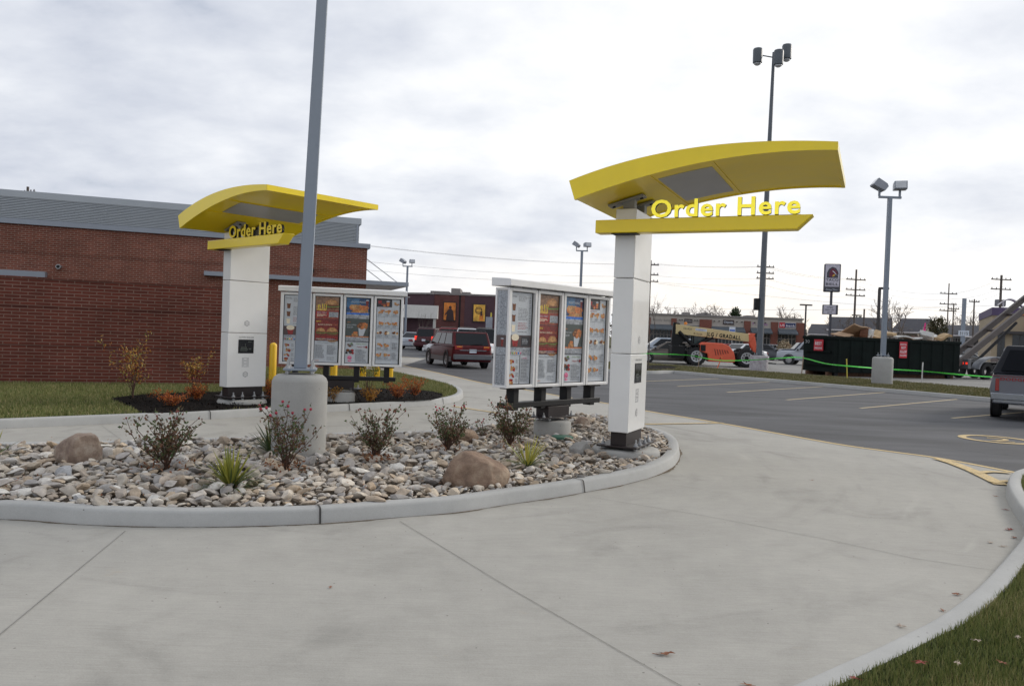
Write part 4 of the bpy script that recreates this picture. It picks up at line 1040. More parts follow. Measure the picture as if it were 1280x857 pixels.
def bush(name, loc, H, W, seed, m, label, cat, group, n_stem=9, n_leaf=420, lsize=.035, wood_r=.007, tips=None, base_bare=.25, spread=1.0, low=None, extra=None):
    r = random.Random(seed); root = empty(name, loc, 0, label, cat, group); mb = MB(); lv = Leaves(); tp = []; pts = []
    for i in range(n_stem):
        a = 6.283*i/n_stem+r.uniform(-.4,.4); lean = r.uniform(.15,1)*W*.5*spread; h = H*r.uniform(.62,1.0)
        P = []; 
        for j in range(6):
            t = j/5; P.append(Vector((math.cos(a)*lean*t**1.15+r.gauss(0,.012)*j*.6, math.sin(a)*lean*t**1.15+r.gauss(0,.012)*j*.6, h*t)))
        mb.tube(P, [wood_r*(1-.7*j/5) for j in range(6)], 5, M_stem, cap=False); tp.append(P[-1]); pts += [(P[j], P[j]-P[j-1]) for j in range(1,6)]
        for k in range(r.randint(3,5)):
            j = r.randint(1,4); s0 = P[j]; d = Vector((math.cos(a+r.uniform(-1.6,1.6)), math.sin(a+r.uniform(-1.6,1.6)), r.uniform(.5,1.5))).normalized(); l = H*r.uniform(.15,.36)
            Q = [s0, s0+d*l*.5+rv(r,.008), s0+d*l+Vector((0,0,l*.12))+rv(r,.01)]
            mb.tube(Q, [wood_r*.5,wood_r*.4,wood_r*.22], 4, M_stem, cap=False); tp.append(Q[-1]); pts += [(Q[1],d),(Q[2],d),((Q[1]+Q[2])/2,d),((Q[0]+Q[1])/2,d)]
    mb.build('stems', parent=root)
    pts = [q for q in pts if q[0].z > H*base_bare] or pts
    for i in range(n_leaf):
        q, d = r.choice(pts); p = q+rv(r,.022 if lsize < .05 else .035); p.z = max(.01, p.z)
        lv.leaf(p, (d.normalized()*.4+rv(r,.7)), rv(r,1), lsize*r.uniform(.6,1.35), lsize*.55*r.uniform(.7,1.2), r.random(), r.uniform(-.3,.8))
    lv.build('foliage', m, root)
    if low:
        l2 = Leaves()
        for i in range(low[1]): 
            a = r.uniform(0,6.28); rr = W*.32*math.sqrt(r.random()); l2.leaf(Vector((rr*math.cos(a), rr*math.sin(a), r.uniform(.01,H*.16))), rv(r), rv(r), lsize, lsize*.5, r.random())
        l2.build('fallen_leaves', low[0], root)
    if extra:
        l3 = Leaves(); z0, z1 = extra[2]; c = [q for q in pts if H*z0 <= q[0].z <= H*z1] or pts
        for i in range(extra[1]):
            q, d = r.choice(c); l3.leaf(q+rv(r,.03), rv(r), rv(r), lsize*1.1, lsize*.6, r.random())
        l3.build('red_foliage', extra[0], root)
    if tips:
        M_, n_, rad = tips
        for q in sorted(tp, key=lambda q: -q.z)[:n_]:
            s = MB().lathe([(rad*.3,-rad),(rad*.9,-rad*.4),(rad,.1*rad),(rad*.7,rad*.8),(rad*.2,rad)], 7, M_, Tl(*q)); s.build('flower_bud', parent=root, smooth=60)
    return root
M_hip = mat('rose_hip', (.22,.045,.03), rough=.5, var=.3); M_pinkrose = mat('withered_rose', (.36,.03,.055), rough=.6, var=.3)
RG = 'leggy rose bushes in the stone island'
def base_at(x, y, z=.12): q = G(x, y, z); return (q.x, q.y, z)
bush('rose_bush', base_at(207,587), .57,.92, 21, ML_rose, 'wide brown-leaved rose bush between the tan boulder and the clump of yellow-green blades', 'shrub', RG, 16, 900, .044, .008, (M_hip,10,.011), low=(ML_brownleaf,60), spread=1.0)
bush('rose_bush', base_at(357,589), .70,.74, 22, ML_rose, 'tall rose bush with pink buds in front of the round concrete lamp pedestal', 'shrub', RG, 14, 620, .042, .007, (M_pinkrose,10,.016), low=(ML_brownleaf,90))
bush('rose_bush', base_at(470,576), .60,.56, 23, ML_rose, 'upright rose bush standing alone between the lamp pedestal and the low pinkish boulder', 'shrub', RG, 15, 760, .042, .007, (M_hip,9,.011), low=(ML_brownleaf,120))
bush('rose_bush', base_at(559,564), .58,.70, 24, ML_rose, 'rose bush with a few crimson buds right above the large rounded boulder', 'shrub', RG, 16, 800, .042, .007, (M_pinkrose,9,.013), low=(ML_brownleaf,50))
bush('rose_bush', base_at(637,559), .57,.62, 25, ML_rose, 'dense reddish-brown rose bush under the left end of the menu board beam', 'shrub', RG, 17, 1150, .042, .007, (M_hip,12,.012), low=(ML_brownleaf,30))
bush('rose_bush', base_at(603,549), .28,.30, 26, ML_rose, 'smallest rose bush, a few red-tipped twigs left of the menu board', 'shrub', RG, 6, 120, .03, .005, (M_pinkrose,4,.012))
def yucca(loc, n, L, seed, label, m=ML_yucca, w=.022, bright=.6, flat=0.0):
    r = random.Random(seed); root = empty('yucca', loc, 0, label, 'yucca', 'yucca plants in the stone island'); V = []; F = []; T = []
    for i in range(n):
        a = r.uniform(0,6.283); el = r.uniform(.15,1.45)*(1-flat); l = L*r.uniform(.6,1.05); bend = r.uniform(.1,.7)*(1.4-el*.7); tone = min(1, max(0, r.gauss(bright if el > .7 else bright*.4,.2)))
        d = Vector((math.cos(a)*math.cos(el), math.sin(a)*math.cos(el), math.sin(el))); s = Vector((-math.sin(a), math.cos(a), 0)); p = Vector((math.cos(a)*.02, math.sin(a)*.02, .0)); o = len(V)
        for j in range(6):
            t = j/5; ww = w*(.75+.6*t)*(1-t**2.4)*.5+.0006; V += [p+s*ww, p-s*ww]; T += [tone]*2
            p = p+d*l/5; d = (d+Vector((0,0,-bend*.22))).normalized()
        F += [(o+2*j,o+2*j+1,o+2*j+3,o+2*j+2) for j in range(5)]
    me = fast_mesh('blades', np.array([tuple(v) for v in V]), np.array(F), m, T); o = bpy.data.objects.new('blades', me); col.objects.link(o); o.parent = root; return root
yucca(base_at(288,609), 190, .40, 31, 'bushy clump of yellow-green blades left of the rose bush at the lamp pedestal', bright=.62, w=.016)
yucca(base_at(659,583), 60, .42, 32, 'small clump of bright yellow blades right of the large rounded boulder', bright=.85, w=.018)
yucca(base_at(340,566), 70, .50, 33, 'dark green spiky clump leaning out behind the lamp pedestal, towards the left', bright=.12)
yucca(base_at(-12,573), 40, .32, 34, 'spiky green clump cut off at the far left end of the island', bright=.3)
# left bed
GZ = .135
AG = 'young autumn shrubs before the brick wall'; SG = 'low orange shrubs in the mulch bed'
bush('autumn_shrub', base_at(166,497,GZ), 1.12,.95, 41, ML_autumn, 'taller sparse autumn shrub with yellow tips at the left end of the mulch bed', 'shrub', AG, 8, 520, .055, .008, base_bare=.3, extra=(ML_red,45,(.1,.5)))
bush('autumn_shrub', base_at(242,492,GZ), .85,.62, 42, ML_autumn, 'smaller orange-tipped autumn shrub left of the far order column', 'shrub', AG, 7, 380, .05, .008, base_bare=.35, extra=(ML_red,70,(.2,.6)))
bush('autumn_shrub', base_at(460,494,GZ), .95,.62, 43, ML_green, 'green and gold shrub growing up behind the menu board beam', 'shrub', AG, 7, 330, .06, .007, base_bare=.55, extra=(ML_red,40,(.2,.5)))
for i, (x, y, h, w, m, lb) in enumerate([(213,507,.30,.85,ML_spirea,'low orange shrub spreading over the mulch left of the far order column'),(245,500,.36,.42,ML_spirea,'low red-orange shrub at the foot of the smaller autumn shrub'),
    (337,499,.55,.34,ML_spirea,'orange shrub squeezed between the far order column and the lamp pedestal'),(417,502,.34,.50,ML_spirea2,'low gold-leaved shrub beside the footing of the far menu board'),
    (462,502,.34,.52,ML_spirea2,'low amber shrub right below the green and gold shrub'),(497,498,.46,.68,ML_spirea,'bright orange bushy shrub right of the far menu board, nearer of two'),(518,496,.55,.60,ML_spirea,'rust-orange bushy shrub nearest the tip of the left lawn')]):
    bush('orange_shrub', base_at(x,y,GZ), h*.85, w*.95, 60+i, m, lb, 'shrub', SG, 16, 760, .036, .005, base_bare=.1, spread=1.1)

# leaf litter caught between the stones
lr = random.Random(77); lt = Leaves()
while len(lt.f) < 1700:
    x = lr.uniform(max(min(xs),-8), max(xs)); y = lr.uniform(min(ys), max(ys))
    if inside((x,y), in_poly): lt.leaf(Vector((x,y,.15+lr.random()*.07)), Vector((lr.gauss(0,1),lr.gauss(0,1),lr.gauss(0,.25))), Vector((0,0,1)), lr.uniform(.012,.035), lr.uniform(.008,.02), lr.random(), .4)
o = lt.build('leaf_litter', ML_brownleaf, None); tag(o, 'crumbs of dry brown leaf caught between the island stones', 'leaf litter', kind='stuff')
# fallen leaves, one by one
M_leafA = mat('fallen_leaf_brown', (.26,.11,.06), rough=.8, var=.35, vscale=20); M_leafB = mat('fallen_leaf_red', (.22,.03,.02), rough=.7, var=.3, vscale=20); M_leafC = mat('fallen_leaf_pale', (.42,.34,.27), rough=.8, var=.2, vscale=20)
def oak_leaf(loc, s, rz, m, label, seed):
    r = random.Random(seed); P = []; n = 22
    for i in range(n):
        t = 6.283*i/n; rad = (.55+.32*math.cos(t*5+r.uniform(-.3,.3)))*r.uniform(.8,1.1); P.append((math.cos(t)*rad, math.sin(t)*rad*.62))
    mb = MB(); c = [(0,0,.14)]+[(a, b_, .05+.22*abs(math.sin(a*3+seed))*r.random()) for a, b_ in P]
    mb.add(c, [(0,i+1,(i+1) % n+1) for i in range(n)]); mb.tube([(0,0,.1),(-.6,0,.05),(-1.0,.06,.12)], .025, 4, None)
    o = mb.build('fallen_leaf', m); o.location = loc; o.rotation_euler = (r.gauss(0,.1), r.gauss(0,.1), rz); o.scale = (s,s,s); tag(o, label, 'leaf', 'fallen leaves on the ground'); return o
ck = [(831,818,.065,'A','largest curled tan leaf on the open concrete near the bottom edge'),(413,734,.03,'A','small brown leaf alone on the concrete left of the middle joint'),(1196,743,.05,'A','crumpled brown leaf in the gutter where the verge kerb curves'),
 (1127,783,.05,'C','grey-brown leaf with a long stem beside the lower verge kerb'),(1262,662,.07,'B','dark red leaf clump in the gutter by the raised kerb'),(1256,637,.045,'B','reddish leaf against the face of the raised kerb'),
 (1238,678,.045,'C','pale leaf in the gutter, nearest the lane'),(1255,683,.045,'C','pale leaf touching the sunken part of the kerb'),(1268,672,.05,'A','brown leaf tucked under the kerb below the red clump'),(1244,620,.035,'A','small dark leaf by the end of the yellow hatching'),
 (1178,763,.035,'A','tiny brown leaf lying on the flush kerb top'),(1015,600,.03,'A','tiny brown leaf far out on the concrete lane'),(823,592,.035,'C','pale chip of a leaf at the right tip of the island kerb'),(933,856,.045,'A','dark leaf at the very bottom edge of the concrete')]
for i, (x, y, s, k, lb) in enumerate(ck):
    q = G(x, y, .006); oak_leaf((q.x, q.y, .008+(.03 if k == 'x' else 0)), s, i*1.7, {'A':M_leafA,'B':M_leafB,'C':M_leafC}[k], lb, i)
for i, (x, y, s, k, lb) in enumerate([(1151,829,.05,'B','bright red leaf lying in the grass of the near verge'),(1068,849,.045,'B','dark red leaf at the lower left corner of the near verge grass'),(1197,830,.04,'C','white papery scrap of leaf in the verge grass'),
    (1220,801,.035,'C','thin pale leaf standing in the verge grass'),(1252,829,.035,'A','orange-brown leaf in the right of the verge grass'),(1272,797,.03,'C','small white leaf scrap at the right edge of the grass')]):
    q = G(x, y, .05); oak_leaf((q.x, q.y, .055), s, i*2.1, {'A':M_leafA,'B':M_leafB,'C':M_leafC}[k], lb, 40+i)

# ------------------------------------------------------------------ grass
def grass(name, poly, dens, h0, h1, z, m, seed, label, wid=.004, lim=None, nseg=2, zf=None, skip=None, bend=.45):
    g = np.random.default_rng(seed); P = np.array(poly); x0, y0 = P.min(0); x1, y1 = P.max(0)
    if lim: x0, x1, y0, y1 = max(x0,lim[0]), min(x1,lim[1]), max(y0,lim[2]), min(y1,lim[3])
    n = int((x1-x0)*(y1-y0)*dens); X = g.uniform(x0,x1,n); Y = g.uniform(y0,y1,n)
    def ins(px_, py_, pol):
        c = np.zeros(len(px_), bool); j = len(pol)-1
        for i in range(len(pol)):
            xi, yi = pol[i]; xj, yj = pol[j]
            with np.errstate(divide='ignore', invalid='ignore'):
                c ^= ((yi > py_) != (yj > py_)) & (px_ < (xj-xi)*(py_-yi)/(yj-yi+1e-12)+xi)
            j = i
        return c
    k = ins(X, Y, poly)
    for s in (skip or []): k &= ~ins(X, Y, s)
    d = np.stack([X, Y, np.full(n, z-CAMZ)], 1); f = d @ np.array(_F); u = 640+FPX*(d @ np.array(_R))/f; v = 428.5-FPX*(d @ np.array(_U))/f
    k &= (f > .2) & (u > -80) & (u < 1360) & (v < 960)
    X, Y = X[k], Y[k]; n = len(X)
    pn = np.array([noise.noise(Vector((a*1.3, b_*1.3, seed))) for a, b_ in zip(X[::1], Y[::1])]) if n < 150000 else np.zeros(n)
    H = g.uniform(h0, h1, n)*(1+.35*pn); A = g.uniform(0, 2*np.pi, n); W = wid*g.uniform(.7,1.3,n); B = H*g.uniform(.0,bend,n)*1.3; A2 = g.uniform(0,2*np.pi,n)
    Z = np.full(n, z) if zf is None else zf(X, Y)
    sx, sy = np.cos(A)*W/2, np.sin(A)*W/2; bx, by = np.cos(A2)*B, np.sin(A2)*B
    V = np.stack([np.stack([X-sx,Y-sy,Z],1), np.stack([X+sx,Y+sy,Z],1), np.stack([X+sx*.7+bx*.35,Y+sy*.7+by*.35,Z+H*.55],1), np.stack([X-sx*.7+bx*.35,Y-sy*.7+by*.35,Z+H*.55],1), np.stack([X+bx+sx*.12,Y+by+sy*.12,Z+H],1), np.stack([X+bx-sx*.12,Y+by-sy*.12,Z+H],1)],1).reshape(-1,3)
    b0 = np.arange(n)*6; F = np.concatenate([np.stack([b0,b0+1,b0+2,b0+3],1), np.stack([b0+3,b0+2,b0+4,b0+5],1)])
    T = np.repeat(np.clip(g.uniform(0,1,n)*.75+.25*(.5+pn*1.2),0,1), 6)
    me = fast_mesh(name, V, F, m, T); o = bpy.data.objects.new(name, me); col.objects.link(o); tag(o, label, 'grass', kind='stuff'); print(name, n); return o
ML_grass = leaf_mat('turf_blade', [(.075,.10,.028),(.13,.165,.045),(.185,.20,.065),(.27,.245,.10),(.42,.35,.19)], .15)
ML_grass2 = leaf_mat('dry_turf_blade', [(.075,.085,.03),(.12,.125,.045),(.19,.165,.075),(.26,.22,.12)], .15)
def zver(X, Y): return np.array([max(.016, kerb_h(a, b_)-.02) for a, b_ in zip(X, Y)])
vin = [(p.x, p.y) for p in offset_line(rk, .15)]+[(1.0,-4),(26,-4),(26,10)]
grass('verge_grass', vin, 10000, .022,.060, .03, ML_grass, 1, 'dense green turf of the near verge with a few dry blades', wid=.0042, lim=(0,8,1.5,11), zf=zver)
lp_ = [(p.x, p.y) for p in offset_line(lawn_b, .16)] + [(-6.3, 27.9), (-24, 21.8), (-24, 12)]
mul2 = [(p.x, p.y) for p in smooth_poly([Vector(q) for q in mul], 3, True)]
grass('lawn_grass', lp_, 1100, .03,.075, .11, ML_grass, 2, 'mown green turf of the left lawn in front of the brick', wid=.012, lim=(-20,0,9,28), skip=[mul2])
sp_ = [(p.x, p.y) for p in offset_line(sk, .16)] + strip_poly[len(si):]
grass('strip_grass', sp_, 330, .04,.09, .11, ML_grass2, 3, 'dull green turf of the strip between the two car parks', wid=.03, lim=(1,26,18,47), skip=[sm])
# mulch chips
g = random.Random(5); lv = Leaves()
mp_ = mul2; mx0, mx1 = min(p[0] for p in mp_), max(p[0] for p in mp_); my0, my1 = min(p[1] for p in mp_), max(p[1] for p in mp_)
while len(lv.f) < 9000:
    x, y = g.uniform(mx0,mx1), g.uniform(my0,my1)
    if inside((x,y), mp_): lv.leaf(Vector((x,y,.135+g.random()*.02)), Vector((g.gauss(0,1),g.gauss(0,1),g.gauss(0,.35))), Vector((0,0,1)), g.uniform(.03,.09), g.uniform(.012,.03), g.random(), 0)
ML_mulch = leaf_mat('mulch_chip', [(.004,.0035,.003),(.009,.007,.006),(.018,.013,.010)], 0, .03)
o = lv.build('mulch_chips', ML_mulch, None); tag(o, 'black shredded wood mulch covering the left planting bed', 'mulch', kind='stuff')
# ------------------------------------------------------------------ vehicles
def carpaint(name, c, metal=.3): return mat(name, c, rough=.34, metal=0, var=.04, vscale=1, coat=.12, spec=.35)
M_tyre = mat('tyre_rubber', (.022,.022,.023), rough=.85, var=.2)
M_rim = mat('alloy_rim', (.45,.46,.47), rough=.35, metal=.8, var=.1)
M_tint = mat('tinted_glass', (.010,.012,.015), rough=.08, var=.05, spec=.28)
M_tail = mat('tail_lamp_red', (.28,.012,.01), rough=.2, var=.05, coat=.5); M_tail_lit = mat('tail_lamp_lit', (.85,.04,.02), rough=.3, emit=.7)
M_amber = mat('amber_lamp', (.75,.25,.03), rough=.25); M_clear = mat('clear_lamp', (.65,.67,.7), rough=.12, var=.05)
M_plastic = mat('black_trim_plastic', (.03,.03,.032), rough=.6); M_chrome = mat('chrome', (.30,.32,.35), rough=.22, metal=.9, var=.05); M_plate = mat('number_plate_print', (.6,.65,.72), rough=.4)
def wheel(parent, x, y, r, w=.22):
    s = 1 if y > 0 else -1
    t = MB().ring([(r*.62,-w/2),(r*.90,-w/2),(r,-w/2+.04),(r,w/2-.04),(r*.90,w/2),(r*.62,w/2)], 28, M_tyre, Tl(x,y,r) @ Rx(R_(90))).build('wheel', parent=parent, smooth=40)
    m = MB(); T = Tl(x,y,r) @ Rx(R_(-90*s))
    m.lathe([(r*.66,w/2-.05),(r*.66,w/2-.005),(r*.60,w/2-.005),(r*.56,w/2-.05)], 24, M_rim, T)
    for k in range(5): m.box(-.045,.045,r*.08,r*.6,w/2-.05,w/2-.02, M_rim, T @ Rz(R_(72*k)))
    m.lathe([(r*.14,w/2-.05),(r*.14,w/2-.012)], 12, M_rim, T); m.lathe([(r*.58,w/2-.08),(r*.58,w/2-.055)], 20, M_black, T)
    m.build('rim', parent=t)
def loftbody(st, m):
    "st: stations (x, zbot, ztop, half width at bottom, at belt)"
    mb = MB(); rows = []
    for x, z0, z1, wb, wt in st:
        zm = z0+(z1-z0)*.45; wm = max(wb, wt)*1.0+.02
        rows.append([(x,-wb*.94,z0),(x,-wb,z0+.07),(x,-wm,zm),(x,-wt,z1-.05),(x,-wt+.06,z1),(x,wt-.06,z1),(x,wt,z1-.05),(x,wm,zm),(x,wb,z0+.07),(x,wb*.94,z0)])
    n = 10; vs = [v for r in rows for v in r]
    fs = [(i*n+j,(i+1)*n+j,(i+1)*n+(j+1)%n,i*n+(j+1)%n) for i in range(len(rows)-1) for j in range(n)]
    fs += [tuple(range(n)), tuple((len(rows)-1)*n+j for j in range(n-1,-1,-1))]
    return mb.add(vs, fs, m)
def car(name, loc, rz, paint, label, cat, kind='sedan', L=4.7, W=1.8, H=1.45, detail=True, lit=False, group=None, lower=None, plate=None):
    root = empty(name, loc, rz, label, cat, group); h = L/2; w = W/2; r = .33 if kind == 'sedan' else .36
    if kind == 'pickup': r = .38
    zb = .22 if kind == 'sedan' else .30
    belt = {'sedan':.92,'van':1.0,'suv':1.08,'pickup':1.12}[kind]
    if kind == 'sedan': st = [(-h,.40,.80,w*.72,w*.66),(-h+.12,zb+.04,.92,w*.94,w*.86),(-h+.8,zb,.97,w,w*.93),(-.6,zb,belt,w,w*.95),(.6,zb,belt,w,w*.95),(h-1.3,zb,.90,w,w*.92),(h-.35,zb+.02,.76,w*.93,w*.84),(h-.04,.35,.62,w*.72,w*.68)]; cab = (-h+.55,-h+1.25,.25,1.25); ins = .16
    elif kind == 'van': st = [(-h,.34,.98,w*.86,w*.84),(-h+.1,zb,1.02,w*.98,w*.95),(-.6,zb,1.0,w,w*.97),(.9,zb,.98,w,w*.96),(h-.9,zb,.93,w*.98,w*.9),(h-.3,zb+.03,.80,w*.88,w*.78),(h,.38,.62,w*.68,w*.62)]; cab = (-h+.06,-h+.42,.75,1.75); ins = .13
    elif kind == 'suv': st = [(-h,.42,1.02,w*.90,w*.86),(-h+.1,zb,1.08,w*.98,w*.95),(-.5,zb,1.08,w,w*.97),(.9,zb,1.06,w,w*.96),(h-.7,zb,1.02,w*.99,w*.93),(h-.12,zb+.05,.95,w*.93,w*.85),(h,.45,.80,w*.84,w*.78)]; cab = (-h+.08,-h+.30,.45,1.15); ins = .13
    else: st = [(-h,.55,1.10,w*.97,w*.96),(-h+.06,.45,1.12,w,w*.97),(-.3,.40,1.12,w,w*.97),(1.0,.35,1.12,w,w*.97),(h-.3,.38,1.08,w*.98,w*.93),(h,.5,.98,w*.92,w*.88)]; cab = (-.35,-.2,.75,1.35); ins = .12
    body = loftbody(st, paint).build('body', parent=root, bevel=.03, seg=2)
    if lower: MB().box(-h+.25,h-.35,-w-.012,w+.012,zb-.02,zb+.22,lower).build('lower_cladding', parent=root, bevel=.02)
    x0, x1, x2, x3 = cab; zr = H; wr = w-ins; wb_ = w*.95
    # greenhouse: roof + glass house with painted pillars
    c = MB(); B = [(x0,-wb_,belt-.03),(x0,wb_,belt-.03),(x3,wb_,belt-.03),(x3,-wb_,belt-.03)]; Tp = [(x1,-wr,zr-.02),(x1,wr,zr-.02),(x2,wr,zr-.02),(x2,-wr,zr-.02)]
    c.add(B+Tp, [(0,1,2,3)[::-1],(4,7,6,5),(0,4,5,1),(2,6,7,3),(1,5,6,2),(3,7,4,0)], paint); cabn = c.build('cabin', parent=root, bevel=.05, seg=3)
    def on(a, b_, c_, d, u, v, off):
        a, b_, c_, d = map(Vector, (a,b_,c_,d)); p = (a*(1-u)+b_*u)*(1-v)+(d*(1-u)+c_*u)*v; nn = (b_-a).cross(d-a).normalized(); return tuple(p+nn*off)
    def pane(nm, q, u0, u1, v0, v1, par=None, m=M_tint, off=.012):
        mb = MB(); mb.add([on(*q,u0,v0,off),on(*q,u1,v0,off),on(*q,u1,v1,off),on(*q,u0,v1,off),on(*q,u0,v0,-.01),on(*q,u1,v0,-.01),on(*q,u1,v1,-.01),on(*q,u0,v1,-.01)], [(0,1,2,3),(0,4,5,1),(1,5,6,2),(2,6,7,3),(3,7,4,0)], m)
        return mb.build(nm, parent=root)
    rear = (B[1],B[0],Tp[0],Tp[1]); front = (B[3],B[2],Tp[2],Tp[3]); left = (B[2],B[1],Tp[1],Tp[2]); right = (B[0],B[3],Tp[3],Tp[0])
    pane('rear_window', rear, .07,.93,.10,.90); pane('windscreen', front, .06,.94,.06,.93)
    cuts = {'sedan':[(.10,.46),(.50,.80)],'van':[(.10,.38),(.41,.64),(.67,.95)],'suv':[(.12,.42),(.46,.70),(.74,.95)],'pickup':[(.15,.55),(.60,.93)]}[kind]
    for a, b_ in cuts:
        pane('side_window', left, a, b_, .14, .88); pane('side_window', right, 1-b_, 1-a, .14, .88)
    xw = (-h+.95, h-.92) if kind != 'pickup' else (-h+1.15, h-.95)
    for x in xw:
        for y in (-w+.09, w-.09):
            if detail:
                a = MB().ring([(r-.01,-.02),(r+.06,-.02),(r+.06,.0),(r-.01,.0)], 26, M_plastic, Tl(x,(w+.013)*(1 if y > 0 else -1),r+.02) @ Rx(R_(90))); a.build('wheel_arch', parent=root)
            wheel(root, x, (w-.085)*(1 if y > 0 else -1), r)
    # lights, bumpers, plates
    tl = M_tail_lit if lit else M_tail
    for s in (-1, 1):
        zt = {'sedan':.82,'van':1.0,'suv':1.15,'pickup':1.0}[kind]; hh_ = {'sedan':.14,'van':.17,'suv':.30,'pickup':.30}[kind]; ww = {'sedan':.34,'van':.36,'suv':.16,'pickup':.12}[kind]
        lamp = MB().box(-h-.012,-h+.15,s*(w*.90-ww*.5)-ww/2,s*(w*.90-ww*.5)+ww/2,zt-hh_,zt,tl).build('tail_lamp', parent=root, bevel=.01)
        if kind == 'van': MB().box(-h-.018,-h+.10,s*(w*.90-ww*.6)-ww*.35,s*(w*.90-ww*.6)+ww*.35,zt-.06,zt-.01,M_amber).build('indicator', parent=lamp)
        zf = {'sedan':.66,'van':.72,'suv':.92,'pickup':1.0}[kind]
        MB().box(h-.28,h-.005,s*w*.64-.15,s*w*.64+.15,zf-.12,zf,M_clear).build('headlamp', parent=root, bevel=.015)
        mx = x3-.25; MB().box(mx-.06,mx+.06,s*(w+.02)-.02 if s > 0 else -w-.2,w+.2 if s > 0 else -w-.02+.04,belt,belt+.14,M_plastic).build('wing_mirror', parent=root, bevel=.02)
    bm_ = lower or (M_chrome if kind == 'pickup' else paint)
    MB().box(-h-.08,-h+.08,-w*.95,w*.95,zb+.10,zb+.33,bm_).build('rear_bumper', parent=root, bevel=.03); MB().box(h-.10,h+.06,-w*.86,w*.86,zb+.06,zb+.28,bm_).build('front_bumper', parent=root, bevel=.03)
    zp = {'sedan':.74,'van':.78,'suv':.84,'pickup':.55}[kind]
    MB().box(-h-.03-.055*(kind == 'pickup'),-h+.02,-.16,.16,zp-.08,zp+.08,M_plate).build('number_plate', parent=root)
    MB().box(h-.06,h+.012,-.34,.34,zb+.38,zb+.48,M_plastic).build('grille', parent=root)
    if kind in ('van','suv'):
        for s in (-1,1): MB().tube([(x1+.1,s*(wr-.06),zr-.01),(x1+.2,s*(wr-.06),zr+.045),(x2-.3,s*(wr-.06),zr+.045),(x2-.15,s*(wr-.06),zr-.01)],.018,6,M_plastic).build('roof_rail', parent=root)
    if kind == 'pickup':
        MB().box(-h+.10,-.42,-w+.12,w-.12,1.124,1.13,M_plastic).build('bed', parent=root)
    return root
P_burg = mat('burgundy_paint', (.085,.010,.013), rough=.38, spec=.2, var=.04, vscale=1); P_silver = carpaint('silver_paint', (.40,.43,.47),.5); P_maroon = carpaint('maroon_paint', (.07,.012,.018)); P_red = carpaint('red_paint', (.24,.02,.025)); P_white = carpaint('white_car_paint', (.68,.70,.72),.0)
P_blackp = carpaint('black_paint', (.014,.015,.018)); P_tan = carpaint('taupe_paint', (.17,.145,.125),.5); P_char = carpaint('charcoal_paint', (.07,.075,.085),.4); P_navy = carpaint('navy_paint', (.02,.028,.055)); P_pale = carpaint('pale_blue_paint', (.44,.50,.57),.3); M_greyclad = mat('grey_bumper_plastic', (.12,.125,.135), rough=.5)
def spot(x, D_, z=0): d = ray(x, 430); k = D_/d.y; return (d.x*k, D_, z)
def hd(az): return R_(90-az)     # heading azimuth -> z rotation
s_ = spot(591, 34.4); az = -21
mv = car('minivan', (s_[0]+2.4*math.sin(R_(az)), s_[1]+2.4*math.cos(R_(az)), 0), hd(az), P_burg, 'burgundy minivan with grey bumpers driving away in front of the parked row', 'minivan', 'van', 4.9, 1.86, 1.64, lit=False, lower=M_greyclad)
MB().box(-2.49,-2.455,-.62,.62,.80,.83,M_chrome).build('tailgate_strip', parent=mv)
MB().tube([(-2.36,.05,1.06),(-2.38,-.45,1.11)],.012,5,M_black).build('rear_wiper', parent=mv)
PG_ = 'cars parked in the row before the theatre'
car('parked_car', spot(525,65), hd(28), P_silver, 'silver sedan at the left end of the parked row', 'car', 'sedan', 4.6,1.78,1.42, group=PG_)
car('parked_car', spot(549,62), hd(26), P_maroon, 'dark maroon sport utility with lit tail lamps, second in the parked row', 'car', 'suv', 4.6,1.85,1.78, lit=True, group=PG_)
car('parked_car', spot(574,50), hd(-70), P_white, 'low white car whose nose sticks out left of the burgundy minivan', 'car', 'sedan', 4.4,1.75,1.40, group=PG_)
car('parked_car', spot(578,60), hd(26), P_red, 'red sport utility with roof rails right behind the burgundy minivan', 'car', 'suv', 4.8,1.9,1.86, group=PG_)
car('parked_car', spot(601,58), hd(26), P_white, 'white sport utility with a dark rear window above the minivan roof', 'car', 'suv', 4.8,1.9,1.88, group=PG_)
car('parked_car', spot(626,53), hd(24), P_blackp, 'black sport utility with one lit red tail lamp beside the near menu board', 'car', 'suv', 4.9,1.95,1.88, lit=True, group=PG_)
FG = 'cars parked in the far car park'
car('parked_car', spot(838,53.5), hd(-80), P_tan, 'taupe sedan right of the order column behind the young bare tree', 'car', 'sedan', 4.8,1.82,1.48, group=FG)
car('parked_car', spot(834,60), hd(-86), P_pale, 'pale silver van whose long roof shows above the taupe sedan', 'car', 'van', 4.9,1.9,1.74, group=FG)
car('parked_car', spot(905,66), hd(-100), P_red, 'red sedan showing between the boom and the orange engine hood', 'car', 'sedan', 4.6,1.78,1.45, group=FG)
car('parked_car', spot(926,63), hd(-120), P_white, 'white sedan behind the front wheel of the telehandler', 'car', 'sedan', 4.6,1.8,1.50, group=FG)
car('parked_car', spot(953,74), hd(82), P_char, 'charcoal sedan facing right, just right of the tall lamp pole', 'car', 'sedan', 4.8,1.82,1.52, group=FG)
car('parked_car', spot(1019,61), hd(-60), P_silver, 'silver pickup truck partly hidden by the left end of the dumpster', 'pickup truck', 'pickup', 5.4,1.95,1.85, group=FG)
car('parked_car', spot(1008,78), hd(-82), P_navy, 'navy pickup truck nosing out left of the silver pickup', 'pickup truck', 'pickup', 5.3,1.95,1.80, group=FG)
car('parked_car', spot(966,104), hd(88), P_silver, 'small silver car far off by the pale tuft of ornamental grass', 'car', 'sedan', 4.5,1.78,1.45, group=FG, detail=False)
